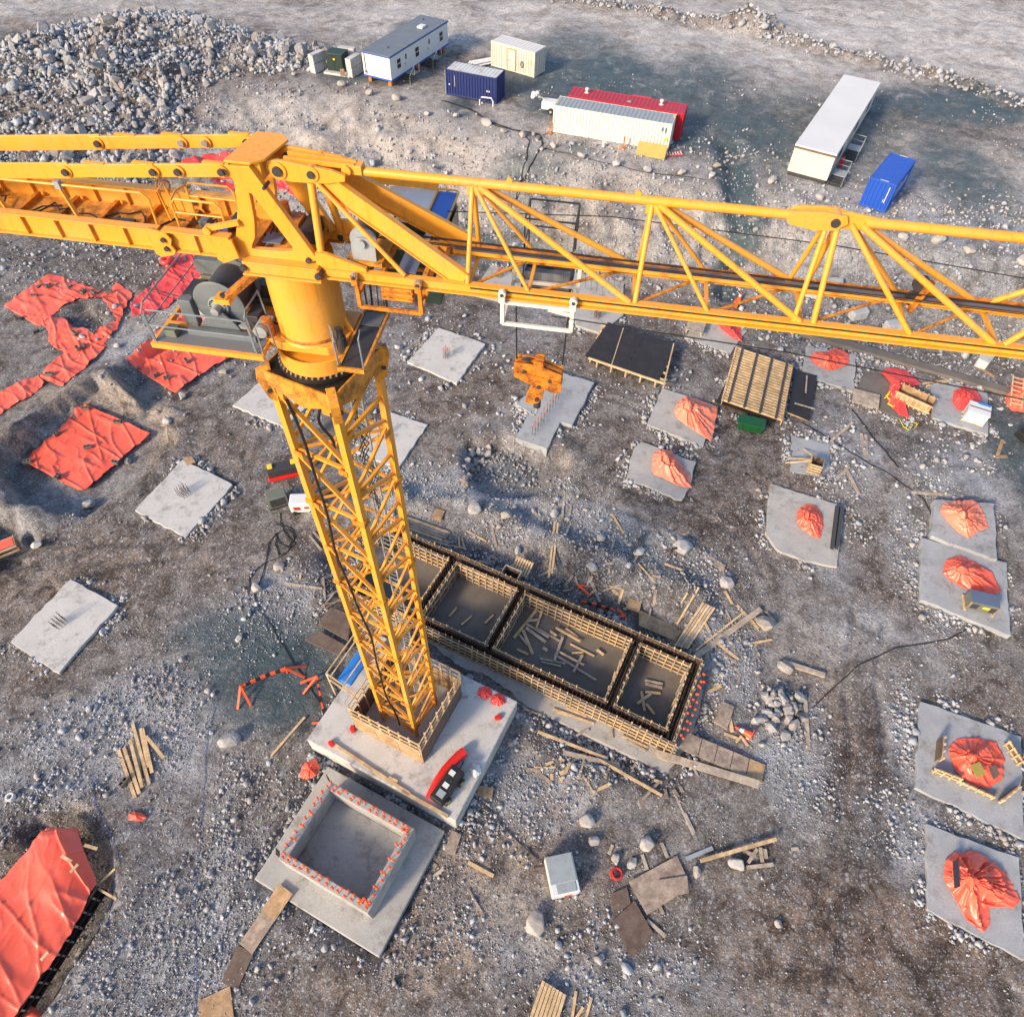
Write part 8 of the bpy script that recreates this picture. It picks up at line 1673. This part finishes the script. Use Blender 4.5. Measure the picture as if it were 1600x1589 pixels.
for poly in KEEP_OUT[:26]:
    q = np.array(poly); c_ = q.mean(0)
    for i in range(len(q)):
        a_, b_ = q[i], q[(i + 1) % len(q)]; L_ = np.linalg.norm(b_ - a_); m_ = int(L_ * 26); d_ = (b_ - a_) / L_; nn = np.array([d_[1], -d_[0]]); nn = nn if nn @ ((a_ + b_) / 2 - c_) > 0 else -nn
        t_ = rng.random(m_); o_ = .06 + np.abs(rng.normal(0, .38, m_)); z_ = a_ + np.outer(t_ * L_, d_) + np.outer(o_, nn); keep_ = fbm(z_[:, 0] / 1.6 + 31, z_[:, 1] / 1.6, 3) > rng.uniform(-.25, .30); rim.append(z_[keep_])
rim = np.concatenate(rim)
ok = np.ones(len(rim), bool)
for poly in KEEP_OUT: ok &= sdpoly(rim[:, 0], rim[:, 1], poly) > .04
rim = rim[ok]; p = np.vstack([p, rim]); sz = np.r_[sz, np.exp(rng.normal(-2.35, .45, len(rim))).clip(.05, .34)]
stone_field('loose_stones', p, sz, ROCK, 'rock_tint', .22, .20)
p = scatter(36000, far, lambda x, y: dens_coarse(x, y) * (np.abs(x) < 24 + .5 * y), .1); stone_field('loose_stones', p, np.exp(rng.normal(-1.95, .45, len(p))).clip(.08, .55), ROCK, 'rock_tint', .22, .18)
p = scatter(60000, (-45, 62, 40, 90), lambda x, y: bank_part(x, y) * np.clip(.25 + .8 * fbm(x / 2.4 + 7, y / 2.4, 4), 0, 1), .1); stone_field('bank_rubble', p, np.exp(rng.normal(-2.25, .50, len(p))).clip(.05, .5), GRAV, 'rock_tint', .22, .22)
# stones in the windrow on the terrace
W_ = np.array(WIND); k = rng.integers(0, len(W_) - 1, 1100); f = rng.random(1100)[:, None]; p = W_[k] * (1 - f) + W_[k + 1] * f + rng.normal(0, 1.1, (1100, 2)); stone_field('loose_stones', p, np.exp(rng.normal(-1.7, .5, len(p))).clip(.1, .7), ROCK, 'rock_tint', .25, -.15)
p = np.array([G(790, 740, -1.3)[:2]]) + rng.normal(0, 1.8, (260, 2)); stone_field('loose_stones', p, rng.uniform(.05, .2, 260), ROCK, 'rock_tint', .2, .1)

# ================================================================== which one is which: count the rows from the left as seen in the photograph
ORD = 'first second third fourth fifth sixth seventh eighth ninth tenth eleventh twelfth thirteenth fourteenth fifteenth sixteenth seventeenth eighteenth nineteenth twentieth'.split() + ['twenty-' + w for w in 'first second third fourth fifth sixth seventh eighth ninth'.split()]
ROWS = {'marker boulders along the crest': '{} pale boulder from the left along the crest of the bank',
        'planks strewn in the large compartment': '{} loose plank from the left on the large compartment floor',
        'planks in the end compartment': '{} short plank from the left in the right end compartment',
        'laths in the square compartment': '{} loose lath from the left in the small square compartment',
        'sawn boards piled on the gravel at left': '{} pale sawn board from the left in the loose pile on gravel',
        'blocks on the crumpled sheets': '{} small dark block from the left on the crumpled orange sheets',
        'blocks on the square pit tarp': '{} dark hollow block from the left on the square pit tarp',
        'blocks on the tarp under the platform': '{} dark block from the left on the tarp under the winch platform',
        'boards beside the right end of the formwork': '{} board from the left in the sheaf behind the end compartment',
        'offcuts on the footing ledge': '{} timber offcut from the left on the ledge below the forms',
        'scattered laths above the formwork': '{} loose lath from the left on the bank above the formwork',
        'offcuts by the stacked boards': '{} short offcut from the left beside the stacked boards behind the formwork',
        'boards strewn left of the mast': '{} weathered board from the left strewn left of the crane mast',
        'stacked boards behind the formwork': '{} weathered board from the left in the stack behind the formwork',
        'battens by the bottom board stack': '{} short batten from the left beside the board stack at bottom',
        'beams by the orange-tipped boulder': '{} short weathered beam from the left beside the orange-tipped boulder',
        'offcuts near the plywood sheets': '{} small wood offcut from the left near the worn plywood sheets',
        'boards near the small form box': '{} weathered board from the left among stones near the form box',
        'brown boards near the right edge': '{} short brown board from the left near the right edge',
        'laths by the trough form': '{} pale lath from the left beside the trough form',
        'white pipes by the cream container': '{} white plastic pipe from the left beside the cream container',
        'props by the big cover': '{} short timber prop from the left beside the big orange cover',
        'blocks on the big cover': '{} short timber block from the left on the big orange cover',
        'survey stakes on the crest': '{} thin survey stake from the left on the crest',
        'stakes behind the jib': '{} pale stake from the left among rubble behind the jib',
        'broken concrete behind the jib': '{} pale broken concrete block from the left behind the jib',
        'steel angles above the formwork': '{} dark steel angle bar from the left above the formwork'}
def seen_x(o):
    p = Vector(o.location) - Vector((0, 0, CAMZ)); return p.dot(rt) / p.dot(fwd)
bygroup = {}
for o in list(col.objects):
    if o.parent is None and o.get('group'): bygroup.setdefault(o['group'], []).append(o)
for g, objs in bygroup.items():
    if g.startswith('wood offcuts '):
        tpl = '{} small wood offcut from the left ' + g[len('wood offcuts '):]
    elif g == 'stacked boards at the bottom edge':
        top = sorted(objs, key=lambda o: -o.location.z)[:len(objs) // 2]
        for lay, ob in (('upper', top), ('lower', [o for o in objs if o not in top])):
            for k, o in enumerate(sorted(ob, key=seen_x)): o['label'] = ORD[k] + ' board from the left, ' + lay + ' layer of the bottom edge stack'
        continue
    elif g in ROWS: tpl = ROWS[g]
    else: continue
    for k, o in enumerate(sorted(objs, key=seen_x)): o['label'] = tpl.format(ORD[k])
